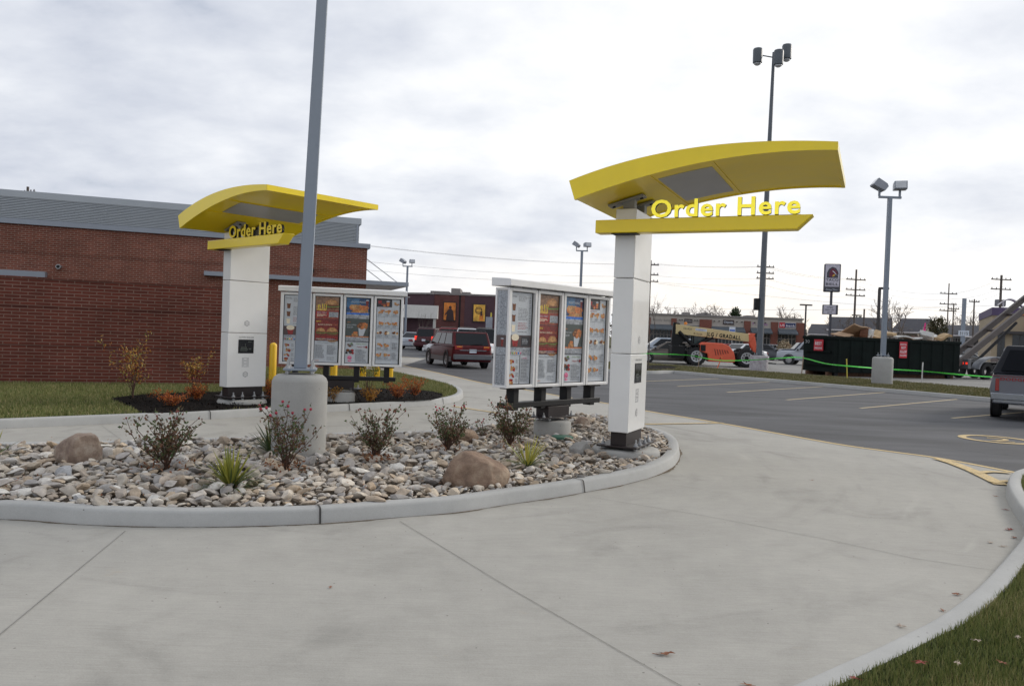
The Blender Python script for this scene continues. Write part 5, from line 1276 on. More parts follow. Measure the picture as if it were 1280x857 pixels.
car('parked_car', spot(868,104), hd(88), P_blackp, 'dark car far off under the first shop awnings', 'car', 'sedan', 4.5,1.78,1.45, group=FG, detail=False)
car('parked_car', spot(1206,68), hd(70), P_blackp, 'black sedan in the gap between dumpster and hoist rails', 'car', 'sedan', 4.7,1.8,1.46, group=FG)
# pickup with cap at the right edge
az = 35; c = spot(1240.5, 18.95); ux = Vector((math.cos(R_(az)), -math.sin(R_(az)), 0)); fx = Vector((math.sin(R_(az)), math.cos(R_(az)), 0))
P_grey = carpaint('grey_pickup_paint', (.15,.155,.175), .4)
pc = Vector(c)+ux*.98+fx*2.7
pk = car('pickup_truck', (pc.x, pc.y, 0), hd(az), P_grey, 'grey pickup truck with a dark canopy over its bed at the right edge', 'pickup truck', 'pickup', 5.4, 1.96, 1.78)
cp = MB(); hb, wt_, wb2 = -2.70, .62, .965
cp.add([(-2.69,-wb2,1.13),(-2.69,wb2,1.13),(-.36,wb2,1.13),(-.36,-wb2,1.13),(-2.42,-.70,1.80),(-2.42,.70,1.80),(-.36,.72,1.82),(-.36,-.72,1.82)], [(3,2,1,0),(4,7,6,5),(0,4,5,1),(2,6,7,3),(1,5,6,2),(3,7,4,0)], mat('canopy_dark_paint', (.012,.013,.018), rough=.4, spec=.2))
co = cp.build('bed_canopy', parent=pk, bevel=.04, seg=3)
wn = MB(); wn.add([(-2.685,-.78,1.20),(-2.685,.78,1.20),(-2.47,.62,1.70),(-2.47,-.62,1.70)], [(0,3,2,1)], mat('smoked_glass',(.006,.007,.010),rough=.2,spec=.08), Tl(-.018,0,.0)); wn.build('rear_window', parent=co)
MB().box(-2.725,-2.70,-.80,.80,.62,1.07,P_grey).build('tailgate', parent=pk, bevel=.008)
MB().text('DODGE', .095, mat('red_lettering',(.30,.02,.02),rough=.6,spec=.1), frame((-2.735,.78,.96),(0,-1,0),(0,0,1)), width=.52, bold=.02).build('tailgate_lettering', parent=pk)
MB().box(-2.735,-2.72,-.97,.97,1.055,1.075,mat('pinstripe_red',(.16,.03,.03))).build('pinstripe', parent=pk)
MB().box(-2.86,-2.74,-.96,.96,.50,.66,M_chrome).build('step_bumper', parent=pk, bevel=.015)
MB().box(-2.865,-2.855,-.02,.28,.50,.65,mat('teal_plate',(.10,.45,.45))).build('number_plate', parent=pk)

# ------------------------------------------------------------------ telehandler
P_or = mat('orange_machine_paint', (.72,.125,.06), rough=.42, var=.06); P_cream = mat('cream_boom_paint', (.62,.50,.26), rough=.45, var=.05)
T_ = empty('telehandler', spot(907,49.8), R_(-4), 'orange and cream telehandler with its long boom lowered over the engine hood', 'telehandler')
fr_ = MB().box(-2.6,2.3,.5,1.7,.55,.95,M_black).box(-3.35,-2.5,.25,1.9,.45,1.25,M_black).build('chassis', parent=T_, bevel=.03)
a0, b0_ = (-3.1,2.30), (1.6,1.91)
bx = MB().prism([(-3.1,2.0),(1.6,1.66),(1.6,2.16),(-3.1,2.63)], .55,1.05,P_cream,axis='y').build('boom', parent=T_, bevel=.02)
an = math.atan2(-.40,4.7)
TB = frame((-3.1,.542,2.07),(math.cos(an),0,math.sin(an)),(-math.sin(an)*-1*-1,0,math.cos(an)))
TB = frame((-3.1,.545,2.0),(math.cos(an),0,math.sin(an)),(-math.sin(an),0,math.cos(an)))
t = MB(); t.text('JLG / GRADALL', .34, M_black, TB @ Tl(1.95,.12,.006), width=2.2, bold=.035); t.build('boom_lettering', parent=bx)
t = MB(); t.text('G6-42A', .17, M_darkink, TB @ Tl(.45,.36,.0), bold=.01, width=.55); t.text('B-2166', .15, mat('brown_print',(.12,.04,.02)), TB @ Tl(1.15,.12,0), width=.55, bold=.01); t.quad([(1.22,.37,0),(1.95,.37,0),(1.95,.52,0),(1.22,.52,0)], M_plate, TB); t.text('SUNBELT', .10, mat('blue_print',(.03,.05,.3)), TB @ Tl(1.27,.40,.003), width=.6); t.build('boom_decals', parent=bx)
MB().lathe([(.10,0),(.10,.12),(.05,.17)],12,M_amber,Tl(-2.45,.8,2.62)).build('beacon', parent=bx)
MB().prism([(-3.35,1.2),(-2.95,1.2),(-2.2,1.75),(-2.85,2.7),(-3.25,2.75)], .60,1.0,M_black,axis='y').build('boom_pivot', parent=T_, bevel=.02)
MB().tube([(-2.9,.5,2.15),(-1.9,.5,1.2)],.11,12,M_black).build('lift_cylinder', parent=T_, smooth=40)
MB().tube([(-2.0,.5,1.35),(-1.7,.5,1.1)],.07,12,M_steel).build('cylinder_rod', parent=T_, smooth=40)
MB().tube([(-1.9,.62,1.25),(-.7,.62,1.85)],.10,10,M_black).build('compensating_cylinder', parent=T_, smooth=40)
hood = MB().prism([(-1.6,.95),(-1.6,1.42),(-1.45,1.53),(-.2,1.50),(.22,1.36),(.55,.95),(.66,.45),(.60,.30),(-1.05,.30),(-1.1,.80)], -.05,.75,P_or,axis='y').build('engine_hood', parent=T_, bevel=.06, seg=3)
for k in range(6):
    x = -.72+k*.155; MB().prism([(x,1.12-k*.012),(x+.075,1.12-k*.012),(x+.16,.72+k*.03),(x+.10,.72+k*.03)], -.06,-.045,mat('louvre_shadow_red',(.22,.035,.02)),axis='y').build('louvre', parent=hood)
MB().box(-.34,-.22,-.062,-.04,.42,.58,M_black).build('hood_latch', parent=hood); MB().box(-1.57,-1.25,-.055,-.04,.95,1.36,M_black).build('intake_grille', parent=hood)
cb_ = MB().box(-1.9,-.4,1.05,1.9,.9,1.3,M_black)
for x in (-1.9,-1.1,-.42):
    for y in (1.08,1.86): cb_.box(x,x+.07,y-.035,y+.035,1.3,2.25,M_black)
cb_.box(-1.92,-.33,1.03,1.92,2.25,2.32,M_black).build('cab_frame', parent=T_)
MB().box(-1.84,-.42,1.12,1.84,1.3,2.25,mat('cab_glass',(.10,.15,.15),rough=.08,spec=.7)).build('cab_glass', parent=T_)
MB().prism([(1.6,1.60),(1.98,2.2),(1.65,2.22),(1.55,2.1)],.5,1.1,P_or,axis='y').prism([(1.55,1.75),(1.95,2.05),(2.15,1.0),(1.95,.92),(1.7,1.45)],.55,.68,P_or,axis='y').prism([(1.55,1.75),(1.95,2.05),(2.15,1.0),(1.95,.92),(1.7,1.45)],.92,1.05,P_or,axis='y').build('boom_head', parent=T_, bevel=.015)
cr_ = MB().box(2.1,2.2,.3,1.4,.35,1.15,M_black); 
for y in (.35,1.25): cr_.box(2.2,3.3,y,y+.12,.30,.36,M_black)
cr_.build('fork_carriage', parent=T_)
def bigwheel(x, y):
    r = .61; w = .42; s = -1
    mb = MB().ring([(r*.60,-w/2),(r*.86,-w/2),(r*.94,-w/2+.05),(r*.94,w/2-.05),(r*.86,w/2),(r*.60,w/2)], 30, M_tyre, Tl(x,y,r) @ Rx(R_(90)))
    for k in range(18):
        for sg in (-1,1): mb.box(-.045,.045,r*.90,r*1.0,0 if sg > 0 else -w/2+.02,w/2-.02 if sg > 0 else 0,M_tyre,Tl(x,y,r) @ Rx(R_(90)) @ Rz(R_(20*k+(10 if sg > 0 else 0))))
    t = mb.build('wheel', parent=T_)
    q = MB(); TT = Tl(x,y,r) @ Rx(R_(90)); q.lathe([(r*.62,w/2-.12),(r*.62,w/2-.01),(r*.56,w/2-.01),(r*.50,w/2-.12)], 26, M_clear, TT); q.lathe([(r*.52,w/2-.14),(r*.52,w/2-.10)],22,M_rim,TT); q.lathe([(r*.22,w/2-.12),(r*.20,w/2-.02)],14,M_black,TT)
    for k in range(8): q.lathe([(.05,w/2-.11),(.05,w/2-.09)],8,M_black,TT @ Rz(R_(45*k)) @ Tl(r*.38,0,0))
    q.build('rim', parent=t)
for x in (-1.78, 1.38):
    for y in (.25, 1.95): bigwheel(x, y)
MB().prism([(-2.5,1.25),(-2.2,1.36),(-1.4,1.36),(-1.15,1.22),(-1.4,1.30),(-2.2,1.30)],.0,.5,M_black,axis='y').build('mudguard', parent=T_)

# ------------------------------------------------------------------ roll-off dumpster
M_dump = mat('dumpster_green_black', (.006,.010,.009), rough=.8, spec=.15, var=.35, vscale=1.5, bump=.3, bscale=8)
M_rust = mat('rusty_edge', (.10,.05,.03), rough=.9, var=.4, vscale=6)
dc = Vector((16.97,41.1,0)); du = Vector((8.43,2.9,0)).normalized(); DL, DW, DH = 8.7, 2.4, 2.12
dm = empty('dumpster', dc, math.atan2(du.y, du.x), 'long black-green roll-off dumpster heaped with scrap behind the green tape', 'dumpster')
b = MB(); b.box(0,DL,0,DW,.22,.30,M_dump).box(0,DL,0,.05,.30,DH-.04,M_dump).box(0,DL,DW-.05,DW,.30,DH-.04,M_dump).box(0,.05,.05,DW-.05,.30,DH-.04,M_dump).box(DL-.05,DL,.05,DW-.05,.30,DH-.04,M_dump)
b.build('container', parent=dm)
MB().box(-.05,DL+.05,-.06,.09,DH-.16,DH,M_dump).box(-.05,DL+.05,DW-.09,DW+.06,DH-.16,DH,M_dump).box(-.05,.09,.09,DW-.09,DH-.16,DH,M_dump).box(DL-.09,DL+.05,.09,DW-.09,DH-.16,DH,M_dump).build('top_rail', parent=dm, bevel=.015)
for i in range(11):
    x = .25+i*.80; MB().prism([(x,-.05),(x+.10,-.05),(x+.15,0),(x-.05,0)],.30,DH-.16,M_dump).build('rib', parent=dm)
for y in (.35,DW-.5): MB().box(-.1,DL,y,y+.15,.0,.22,M_rust).build('skid_rail', parent=dm)
for (x, y) in ((.35,.3),(DL-.5,.3),(.35,DW-.3),(DL-.5,DW-.3)): MB().lathe([(.13,-.1),(.13,.1)],16,M_black,Tl(x,y,.13) @ Rx(R_(90))).build('ground_roller', parent=dm)
for z in (.55,1.25): MB().box(-.09,0,.2,DW-.2,z,z+.09,M_dump).build('end_rib', parent=dm)
M_signred = mat('sign_red', (.50,.02,.035), rough=.5); M_signwhite = mat('sign_white', (.72,.68,.70), rough=.5)
s1 = MB().box(-.125,-.10,.72,1.42,1.33,1.93,M_signred); T = frame((-.128,1.07,0),(0,-1,0),(0,0,1))
s1.text('BEST', .22, M_signwhite, T @ Tl(0,1.64,0), center=True, width=.52, bold=.03); s1.text('HAULING', .15, M_signwhite, T @ Tl(0,1.42,0), center=True, width=.56, bold=.03); s1.build('warning_sign', parent=dm)
xs_ = 4.25
s2 = MB().box(xs_,xs_+.52,-.125,-.10,1.10,1.98,M_signred); T = frame((xs_+.26,-.128,0),(1,0,0),(0,0,1))
for tx, z, h_, w_ in (('RENTAL',1.80,.10,.44),('BEST',1.60,.17,.30),('ROLLOFF',1.37,.20,.44),('HAULING',1.20,.13,.44)): s2.text(tx, h_, M_signwhite, T @ Tl(0,z,0), center=True, width=w_, bold=.03)
s2.build('warning_sign', parent=dm)
t = MB(); t.text('30', .26, M_ink, frame((-.102,2.15,1.72),(0,-1,0),(0,0,1)), width=.34); t.build('stencilled_number', parent=dm)
# scrap on top: each piece can be lifted off
M_card = mat('cardboard', (.36,.24,.15), rough=.9, var=.15); M_ply = mat('scrap_wood', (.42,.30,.17), rough=.9, var=.2); M_foam = mat('white_scrap', (.62,.62,.60), rough=.8); M_mint = mat('mint_board', (.38,.48,.36), rough=.8); M_brd = mat('brown_scrap', (.16,.07,.04), rough=.9)
R0 = Matrix.Translation(dc) @ Rz(math.atan2(du.y, du.x)); sr = random.Random(4)
def scrap(u, v, sx, sy, sz, rx, ry, rz, m, label, z=DH+.08, group='scrap heaped in the dumpster'):
    mb = MB(); nx = 6
    vs = []; 
    for i in range(nx+1):
        x = -sx/2+sx*i/nx; dz = sz*.6*math.sin(i*1.3+u); vs += [(x,-sy/2,dz),(x,sy/2,dz*.6),(x,sy/2,dz*.6+sz),(x,-sy/2,dz+sz)]
    for i in range(nx):
        for j in range(4): mb.f.append((i*4+j,i*4+(j+1)%4,(i+1)*4+(j+1)%4,(i+1)*4+j))
    mb.f += [(3,2,1,0),(nx*4,nx*4+1,nx*4+2,nx*4+3)]; mb.v = vs; mb.m = [0]*len(mb.f); mb.mats = [m]
    o = mb.build('scrap_board'); o.matrix_world = R0 @ Tl(u,v,z) @ Matrix.Rotation(rz,4,'Z') @ Matrix.Rotation(ry,4,'Y') @ Matrix.Rotation(rx,4,'X'); tag(o, label, 'scrap', group); return o
for a in [(.9,.5,.9,.8,.05,.2,-.15,.3,M_card,'buckled brown cardboard at the left end of the dumpster'),(1.9,.6,1.3,1.0,.06,-.5,.15,.1,M_card,'large upright sheet of tan cardboard near the left of the heap',DH+.32),(2.5,.5,.5,.5,.30,.3,.2,.4,M_foam,'white crumpled lump beside the tan cardboard',DH+.1),
    (2.25,.4,.4,.4,.3,.1,.4,.9,M_brd,'dark brown torn lump left of the white crumpled one',DH+.12),(3.1,1.0,1.1,.5,.05,.2,.35,-.2,M_foam,'white board tilted up among the left scraps',DH+.22),(3.0,1.5,1.0,.9,.05,.4,.0,.2,mat('yellow_foam',(.60,.48,.15)),'yellowish board behind the tilted white one',DH+.3),
    (3.9,.7,1.4,.6,.12,.1,-.2,.1,M_ply,'thick wooden plank pile left of the lamp pole',DH+.15),(3.6,.9,.8,.5,.05,.3,-.55,.2,M_ply,'thin wooden board propped steeply left of the lamp pole',DH+.2),(4.3,1.4,1.3,.7,.06,.1,.05,.0,M_mint,'pale mint board lying behind the wooden planks',DH+.32),
    (5.3,.6,1.9,.7,.08,.0,.03,.05,M_foam,'long white foam sheet right of the lamp pole'),(6.1,1.2,.9,.6,.05,.2,.1,.4,M_card,'small tan sheet behind the end of the foam',DH+.05),(6.6,.7,.8,.1,.07,.1,.65,.2,M_steel,'grey metal strip leaning across the heap',DH+.15),
    (7.1,.8,.9,.7,.25,.3,.15,.5,M_foam,'rumpled white sheet under the small leafy tree',DH+.12),(7.9,.6,1.1,.5,.14,.2,-.22,-.2,M_ply,'brown box board sticking up at the right end of the dumpster',DH+.15),(6.9,1.2,.6,.5,.05,.1,.3,.2,M_brd,'brown scrap under the pink flag',DH+.06)]:
    scrap(*a[:9], a[9], **({'z':a[10]} if len(a) > 10 else {}))
fill = MB(); fv = []; fx_, fy_ = 16, 5
for i in range(fx_+1):
    for j in range(fy_+1): fv.append((.1+(DL-.2)*i/fx_, .1+(DW-.2)*j/fy_, DH-.12+.16*sr.random()))
fill.add(fv, [(i*(fy_+1)+j,(i+1)*(fy_+1)+j,(i+1)*(fy_+1)+j+1,i*(fy_+1)+j+1) for i in range(fx_) for j in range(fy_)], M_card); o = fill.build('scrap_heap'); o.matrix_world = R0; tag(o, 'loose mixed rubbish filling the dumpster up to its rim', 'rubbish', kind='stuff')

# ------------------------------------------------------------------ hoist truck for the dumpster
ht = empty('hoist_truck', (26.0,44.8,0), math.atan2(du.y,du.x)+.05, 'roll-off hoist truck with its twin rails raised, half hidden by the grey pickup', 'truck')
M_rail = mat('hoist_rail_paint', (.085,.07,.065), rough=.5, var=.2)
a = R_(32)
for y in (-.1, .75): MB().box(0,12,-.08,.08,-.17,.17,M_rail,Tl(-1.6,y,.30) @ Ry(-a)).build('hoist_rail', parent=ht, bevel=.01)
for k in range(6): MB().box(-.05,.05,-.1,.75,-.06,.06,M_rail,Tl(-1.6,0,.30) @ Ry(-a) @ Tl(1.2+k*1.9,0,-.08)).build('cross_member', parent=ht)
MB().tube([(1.2,.33,.9),(4.6,.33,3.4)],.09,10,M_black).build('hoist_cylinder', parent=ht, smooth=40)
MB().box(-.2,9.6,.0,.9,.75,1.0,M_black).build('chassis', parent=ht, bevel=.02)
MB().box(-.35,-.1,-.5,1.5,.6,1.15,M_greyclad).build('tail_box', parent=ht, bevel=.02)
for y in (-.4,-.15,1.1,1.35): MB().box(-.37,-.34,y-.06,y+.06,.85,.97,M_tail_lit).build('tail_lamp', parent=ht)
M_fend = mat('diamond_fender', (.22,.23,.25), rough=.35, metal=.5)
for x0 in (1.3,):
    pts = [(x0+1.35*math.cos(t)*1.15+.6, .55+.80*math.sin(t)) for t in np.linspace(math.pi*.98, .02, 14)]
    pin = [(x0+1.27*math.cos(t)*1.15+.6, .55+.73*math.sin(t)) for t in np.linspace(.02, math.pi*.98, 14)]
    for y in (-.62, 1.12): MB().prism(pts+pin, y, y+.5, M_fend, axis='y').build('mudguard', parent=ht, smooth=30)
for x in (1.25,2.6,10.0):
    for y in (-.35,1.35): MB().ring([(.28,-.15),(.47,-.15),(.50,-.10),(.50,.10),(.47,.15),(.28,.15)],22,M_tyre,Tl(x,y,.5) @ Rx(R_(90))).build('wheel', parent=ht, smooth=40)
MB().box(9.2,11.4,-.6,1.6,.9,2.7,P_white).build('cab', parent=ht, bevel=.08)
MB().box(10.2,11.1,-.615,-.60,1.7,2.4,M_tint).build('cab_window', parent=ht)
# ------------------------------------------------------------------ tape and stakes
stk = [(873,457,.9,'wooden stake at the rear wheel of the telehandler','w'),(897,459,.7,'leaning orange stake beside the telehandler front wheel','o'),(1002,467,.95,'slim wooden stake left of the dumpster holding the tape','w'),(1059,473.5,.95,'yellow and green stake holding the tape in front of the dumpster','y'),(1152,479.5,.95,'white stake holding the tape right of the lamp post','p')]
M_tape = mat('green_flagging_tape', (.12,.75,.10), rough=.5, var=.1); M_wst = mat('stake_wood', (.30,.22,.16), rough=.9); M_ost = mat('stake_orange', (.75,.16,.04)); M_yst = mat('stake_yellow', (.6,.5,.08)); M_pst = mat('stake_pale', (.6,.58,.56))
for x, y, h, lb, k in stk:
    q = G(x, y, .11); o = MB().box(-.02,.02,-.02,.02,-.1,h,{'w':M_wst,'o':M_ost,'y':M_yst,'p':M_pst}[k]).build('stake', bevel=.004); o.location = (q.x, q.y, .1); o.rotation_euler = (.0, R_({'w':4,'o':22,'y':-5,'p':1}[k]), .3); tag(o, lb, 'stake', 'stakes along the planted strip')
tp = [(790,441,48),(807,441.6,48),(858,443.5,47.2),(883.5,448,46.3),(905,450.5,44.9),(942,449.6,43.3),(978,447.3,42),(1002,446.8,41.4),(1030,453.8,38.6),(1057,457,36.1),(1108,461,36.3),(1152,463.5,34.2),(1200,468,33),(1245,471.3,32)]
P = smooth_poly([Vector(D(*t)) for t in tp], 3); mb = MB(); w_ = .032; vs = []
for i, p in enumerate(P):
    tw = .8*math.sin(i*.7); vs += [tuple(p+Vector((0,math.sin(tw)*w_,math.cos(tw)*w_))), tuple(p-Vector((0,math.sin(tw)*w_,math.cos(tw)*w_))), tuple(p+Vector((0,math.sin(tw)*w_+.004,math.cos(tw)*w_))), tuple(p-Vector((0,math.sin(tw)*w_-.004,math.cos(tw)*w_)))]
n = len(P); mb.add(vs, [(4*i,4*i+1,4*i+5,4*i+4) for i in range(n-1)]+[(4*i+2,4*i+6,4*i+7,4*i+3) for i in range(n-1)], M_tape); o = mb.build('barrier_tape'); tag(o, 'bright green tape strung between stakes along the planted strip', 'tape')

# ------------------------------------------------------------------ trees
M_bark = mat('bare_bark', (.12,.095,.08), rough=.95, var=.3); M_barkfar = mat('far_bark', (.17,.14,.125), rough=.95, var=.2)
def bare_tree(loc, H, seed, label, crown=.5, trunk=.35, r0=None, m=None, depth=5, group='bare trees in the distance', fan=.55, thin=1.0):
    r = random.Random(seed); root = empty('bare_tree', loc, 0, label, 'tree', group); r0 = r0 or H*.018; m = m or M_barkfar
    tk = MB(); tk.tube([(0,0,-.1),(H*.004,0,H*trunk*.5),(0,H*.003,H*trunk)], [r0,r0*.85,r0*.75], 8, m); tk.build('trunk', parent=root, smooth=60)
    cr_ = MB()
    def rec(p, d, l, rad, k):
        q = p+d*l*.5+rv(r,l*.04); e = p+d*l+rv(r,l*.05); cr_.tube([p,q,e],[rad,rad*.8,rad*.6],4 if k > 1 else 3,m,cap=False)
        if k <= 0: return
        for i in range(r.choice((2,3,3) if k > 1 else (3,4))):
            nd = (d+rv(r,fan)+Vector((0,0,.18))).normalized(); rec(e if i else q, nd, l*r.uniform(.62,.84), max(rad*.58,.0035*H*.4*thin), k-1)
    top = Vector((0,0,H*trunk))
    for i in range(4):
        a = 1.57*i+r.uniform(-.4,.4); d = Vector((math.cos(a)*.55*crown*1.6, math.sin(a)*.55*crown*1.6, 1)).normalized(); rec(top*r.uniform(.75,1), d, H*.22, r0*.5, depth-1)
    cr_.build('crown', parent=root); return root
q = G(810,460.5,.12); bare_tree((q.x,q.y,.1), 4.2, 71, 'young bare tree in the mulch right of the near order column', .45, .42, .035, M_bark, 4, 'young bare trees', .45, .45)
q = spot(528,70); bare_tree((q[0],q[1],0), 3.6, 72, 'young bare tree in front of the pale shop canopy', .45,.35,.04, M_bark, 4, 'young bare trees', .45,.5)
TG = [(826,150,9.5,'leafless tree behind the roof just right of the near order column'),(850,165,9,'grey leafless tree over the left part of the shop roof'),(866,160,8.8,'leafless tree above the telehandler pivot behind the shop roof'),(893,150,9.6,'round-crowned leafless tree above the middle of the shop roof'),
      (966,150,9.7,'leafless tree right of the tall lamp pole over the shop roof'),(984,155,9.2,'leafless tree over the red and blue shop sign'),(1018,165,7,'small leafless tree left of the tall restaurant sign'),(1052,140,8.2,'leafless tree right behind the tall restaurant sign'),
      (1121,120,9.6,'large leafless tree right behind the near twin-headed lamp post'),(1192,150,10.2,'leafless tree among the utility poles above the dumpster end'),(1210,145,9.8,'leafless tree behind the white number board'),(1226,150,9.4,'leafless tree touching the left corner of the tan restaurant'),(1092,150,7.4,'low leafless tree behind the dark shoebox lamp')]
for i, (x, d, h, lb) in enumerate(TG): q = spot(x, d); bare_tree((q[0],q[1],0), h*1.12, 80+i, lb, .7, .22, h*.026, None, 5, thin=2.4)
ML_ever = leaf_mat('evergreen_needles', [(.012,.03,.014),(.025,.05,.02),(.04,.065,.025),(.06,.07,.03)], .05); ML_leafy = leaf_mat('late_leaves', [(.03,.04,.015),(.06,.06,.02),(.10,.07,.03),(.05,.05,.02)], .1); ML_brush = leaf_mat('far_brush', [(.04,.035,.028),(.07,.06,.045),(.05,.055,.035)], .0); ML_tuft = leaf_mat('pale_plumes', [(.35,.28,.18),(.48,.40,.28),(.28,.20,.13)], .1)
def leafy(name, loc, H, W, seed, m, label, cat, trunk=.12, n=2600, ls=.25, cone=0, group=None, z0=.12):
    r = random.Random(seed); root = empty(name, loc, 0, label, cat, group); MB().tube([(0,0,-.1),(0,0,H*.9)],[H*.02,H*.006],6,M_bark).build('trunk', parent=root); lv = Leaves(); cl = []
    for i in range(46):
        t = r.random(); z = H*(z0+(1-z0)*t); rad = W/2*((1-t)**.8 if cone else math.sin(math.pi*min(1,.18+t*.82))**.6)*math.sqrt(r.random()); a = r.uniform(0,6.28); cl.append((Vector((rad*math.cos(a),rad*math.sin(a),z)), W*r.uniform(.09,.17), r.random()))
    for i in range(n):
        c, s, t = cl[i % len(cl)]; p = c+rv(r,s*.6); lv.leaf(p, rv(r), rv(r), ls*r.uniform(.6,1.3), ls*.5, min(1,max(0,t+r.gauss(0,.2))))
    lv.build('crown', m, root); return root
q = spot(1171,62); leafy('leafy_tree', (q[0],q[1],0), 4.2, 1.5, 91, ML_leafy, 'small tree still in dark leaf above the right end of the dumpster', 'tree', n=2200, ls=.16, z0=.45)
q = spot(917,150); leafy('evergreen_tree', (q[0],q[1],0), 7.6, 4.0, 92, ML_ever, 'dark pointed evergreen top over the middle of the shop roof', 'tree', cone=1, ls=.5)
for i, (x, d, h, w, lb) in enumerate([(1070,150,6.4,5,'dark evergreen left of the short pole behind the first house'),(1045,160,5.8,6,'dark low tree behind the second sign board')]): q = spot(x,d); leafy('evergreen_tree', (q[0],q[1],0), h, w, 93+i, ML_ever, lb, 'tree', cone=1, ls=.45)
q = spot(980,100); leafy('ornamental_grass', (q[0],q[1],.1), 1.6, 2.4, 97, ML_tuft, 'pale feathery tuft of ornamental grass in front of the shops', 'ornamental grass', n=1500, ls=.3, z0=.05)
# distant tree line
r = random.Random(12); lv = Leaves(); 
for i in range(15000):
    az_ = r.uniform(-.52,.70); d = r.uniform(230,330); h = 7+2.2*noise.noise(Vector((az_*18,0,0)))+1.5*noise.noise(Vector((az_*60,3,0))); z = h*r.random()**.7*.9; lv.leaf(Vector((d*math.tan(az_), d, z)), rv(r), rv(r), r.uniform(.6,1.6), r.uniform(.3,.8), r.random(), 0)
o = lv.build('far_woods', ML_brush, None); tag(o, 'brownish band of far-off leafless woods along the horizon', 'woods', kind='stuff')

# ------------------------------------------------------------------ lamp posts
M_dkpole = mat('dark_pole_paint', (.045,.04,.04), rough=.6)
q = spot(506,76); l2 = lamp_post((q[0],q[1],0), 7.7, 'grey twin-headed lamp post beyond the restaurant corner awning', 'twin-headed lamp posts', base_h=.9, w0=.10, w1=.09); twin_heads(l2, 7.7, 1.15, (160,-75))
q = spot(723,58); l3 = lamp_post((q[0],q[1],0), 7.9, 'grey twin-headed lamp post rising behind the near menu board', 'twin-headed lamp posts', base_h=.9, w0=.10, w1=.09); twin_heads(l3, 7.9, 1.05, (160,-75))
# tall three-headed mast
q = spot(949.5,46.4); mast = empty('lamp_mast', (q[0],q[1],0), 0, 'very tall lamp mast with three barrel-shaped heads, cut by the near yellow canopy', 'lamp post')
M_mast = mat('mast_grey', (.115,.13,.15), rough=.5, var=.1); M_barrel = mat('barrel_housing', (.085,.10,.115), rough=.45)
wb_ = MB().lathe([(.53,-.05),(.53,.84),(.50,.86)],36,boulder_mat('painted_pedestal', (.30,.24,.27), (.42,.40,.42), (.52,.50,.50))).build('concrete_base', parent=mast, smooth=40)
MB().box(-.28,.28,-.28,.28,.88,.91,M_mast).build('foot_plate', parent=mast); MB().tube([(0,0,.9),(.05,0,9),(.12,0,18.8)],[.19,.155,.085],14,M_mast).build('pole', parent=mast, smooth=50)
MB().box(-.42,-.14,-.16,.16,3.55,4.25,M_black).build('control_box', parent=mast, bevel=.02)
bolts(mast, [(-.2,-.2),(.2,-.2),(-.2,.2),(.2,.2)], .91, r=.03, h=.14, m=M_steel)
for (dx, dy, dz) in ((-.92,.1,.15),(.70,-.2,.35),(.05,-.75,-.25)):
    MB().tube([(.12,0,18.5),(.12+dx*.8,dy*.8,18.5+dz*.2+.1)],.035,6,M_mast).build('arm', parent=mast)
    hd_ = MB().lathe([(.20,-.44),(.27,-.40),(.28,.36),(.25,.43),(.1,.45)],18,M_barrel,Tl(.12+dx,dy,18.45+dz*.9)).build('lamp_head', parent=mast, smooth=40)
    MB().lathe([(.12,-.54),(.20,-.48),(.20,-.435)],16,M_lens,Tl(.12+dx,dy,18.45+dz*.9)).build('lens', parent=hd_, smooth=40)
def shoebox(x, d, H, label, w=.09, both=False):
    q = spot(x, d); r_ = empty('shoebox_lamp', (q[0],q[1],0), R_(10), label, 'lamp post', 'dark shoebox lamps on slim poles'); MB().box(-w,w,-w,w,0,H,M_dkpole).build('pole', parent=r_)
    MB().box(.0,.95,-.22,.22,H-.05,H+.16,M_dkpole).build('lamp_head', parent=r_, bevel=.02)
    if both: MB().box(-.95,.0,-.22,.22,H-.05,H+.16,M_dkpole).build('lamp_head', parent=r_, bevel=.02)
shoebox(1096.5,80,7.6,'dark pole with a single flat lamp head left of the near lamp post',.11); shoebox(1005.5,120,7.6,'slim pole with a flat double lamp head between shops and tall sign',.09,True); shoebox(1069.5,150,7.5,'small distant pole with a double lamp head right of the tall sign',.09,True)

# ------------------------------------------------------------------ utility poles and wires
M_pole = mat('weathered_pole', (.12,.10,.09), rough=.95, var=.25); M_insul = mat('insulator', (.20,.20,.22), rough=.4); M_wire = mat('wire', (.16,.16,.17), rough=.6)
def upole(x, d, H, arms, label, r=.16, aw=1.5, rz=.2, tank=False):
    q = spot(x, d); p = empty('utility_pole', (q[0],q[1],0), rz, label, 'utility pole', 'wooden utility poles'); MB().tube([(0,0,-.1),(0,0,H)],[r,r*.7],8,M_pole).build('pole', parent=p, smooth=60)
    for z in arms:
        a = MB().box(-aw,aw,-.06,.06,z-.07,z+.07,M_pole).build('crossarm', parent=p)
        for k in (-.9,-.45,.45,.9): MB().lathe([(.05,0),(.07,.08),(.04,.2)],6,M_insul,Tl(k*aw,0,z+.07)).build('insulator', parent=a)
    if tank:
        for s in (-.5,.5): MB().lathe([(.28,0),(.28,.85),(.2,.92)],12,M_insul,Tl(s,0,H-4.2)).build('transformer', parent=p, smooth=40)
    return Vector(q)
pA = upole(29,58,11.1,[10.6],'utility pole just showing over the left end of the brick restaurant roof',.13,.9,-.5)
pB = upole(809.5,104,12.0,[11.4,10.1,9.2],'utility pole hidden behind the near order column, crossarm ends showing',.15,1.1,.1)
pC = upole(953,101,12.1,[11.4,10.6,9.9],'utility pole with stacked crossarms right behind the tall lamp mast',.15,1.15,.1)
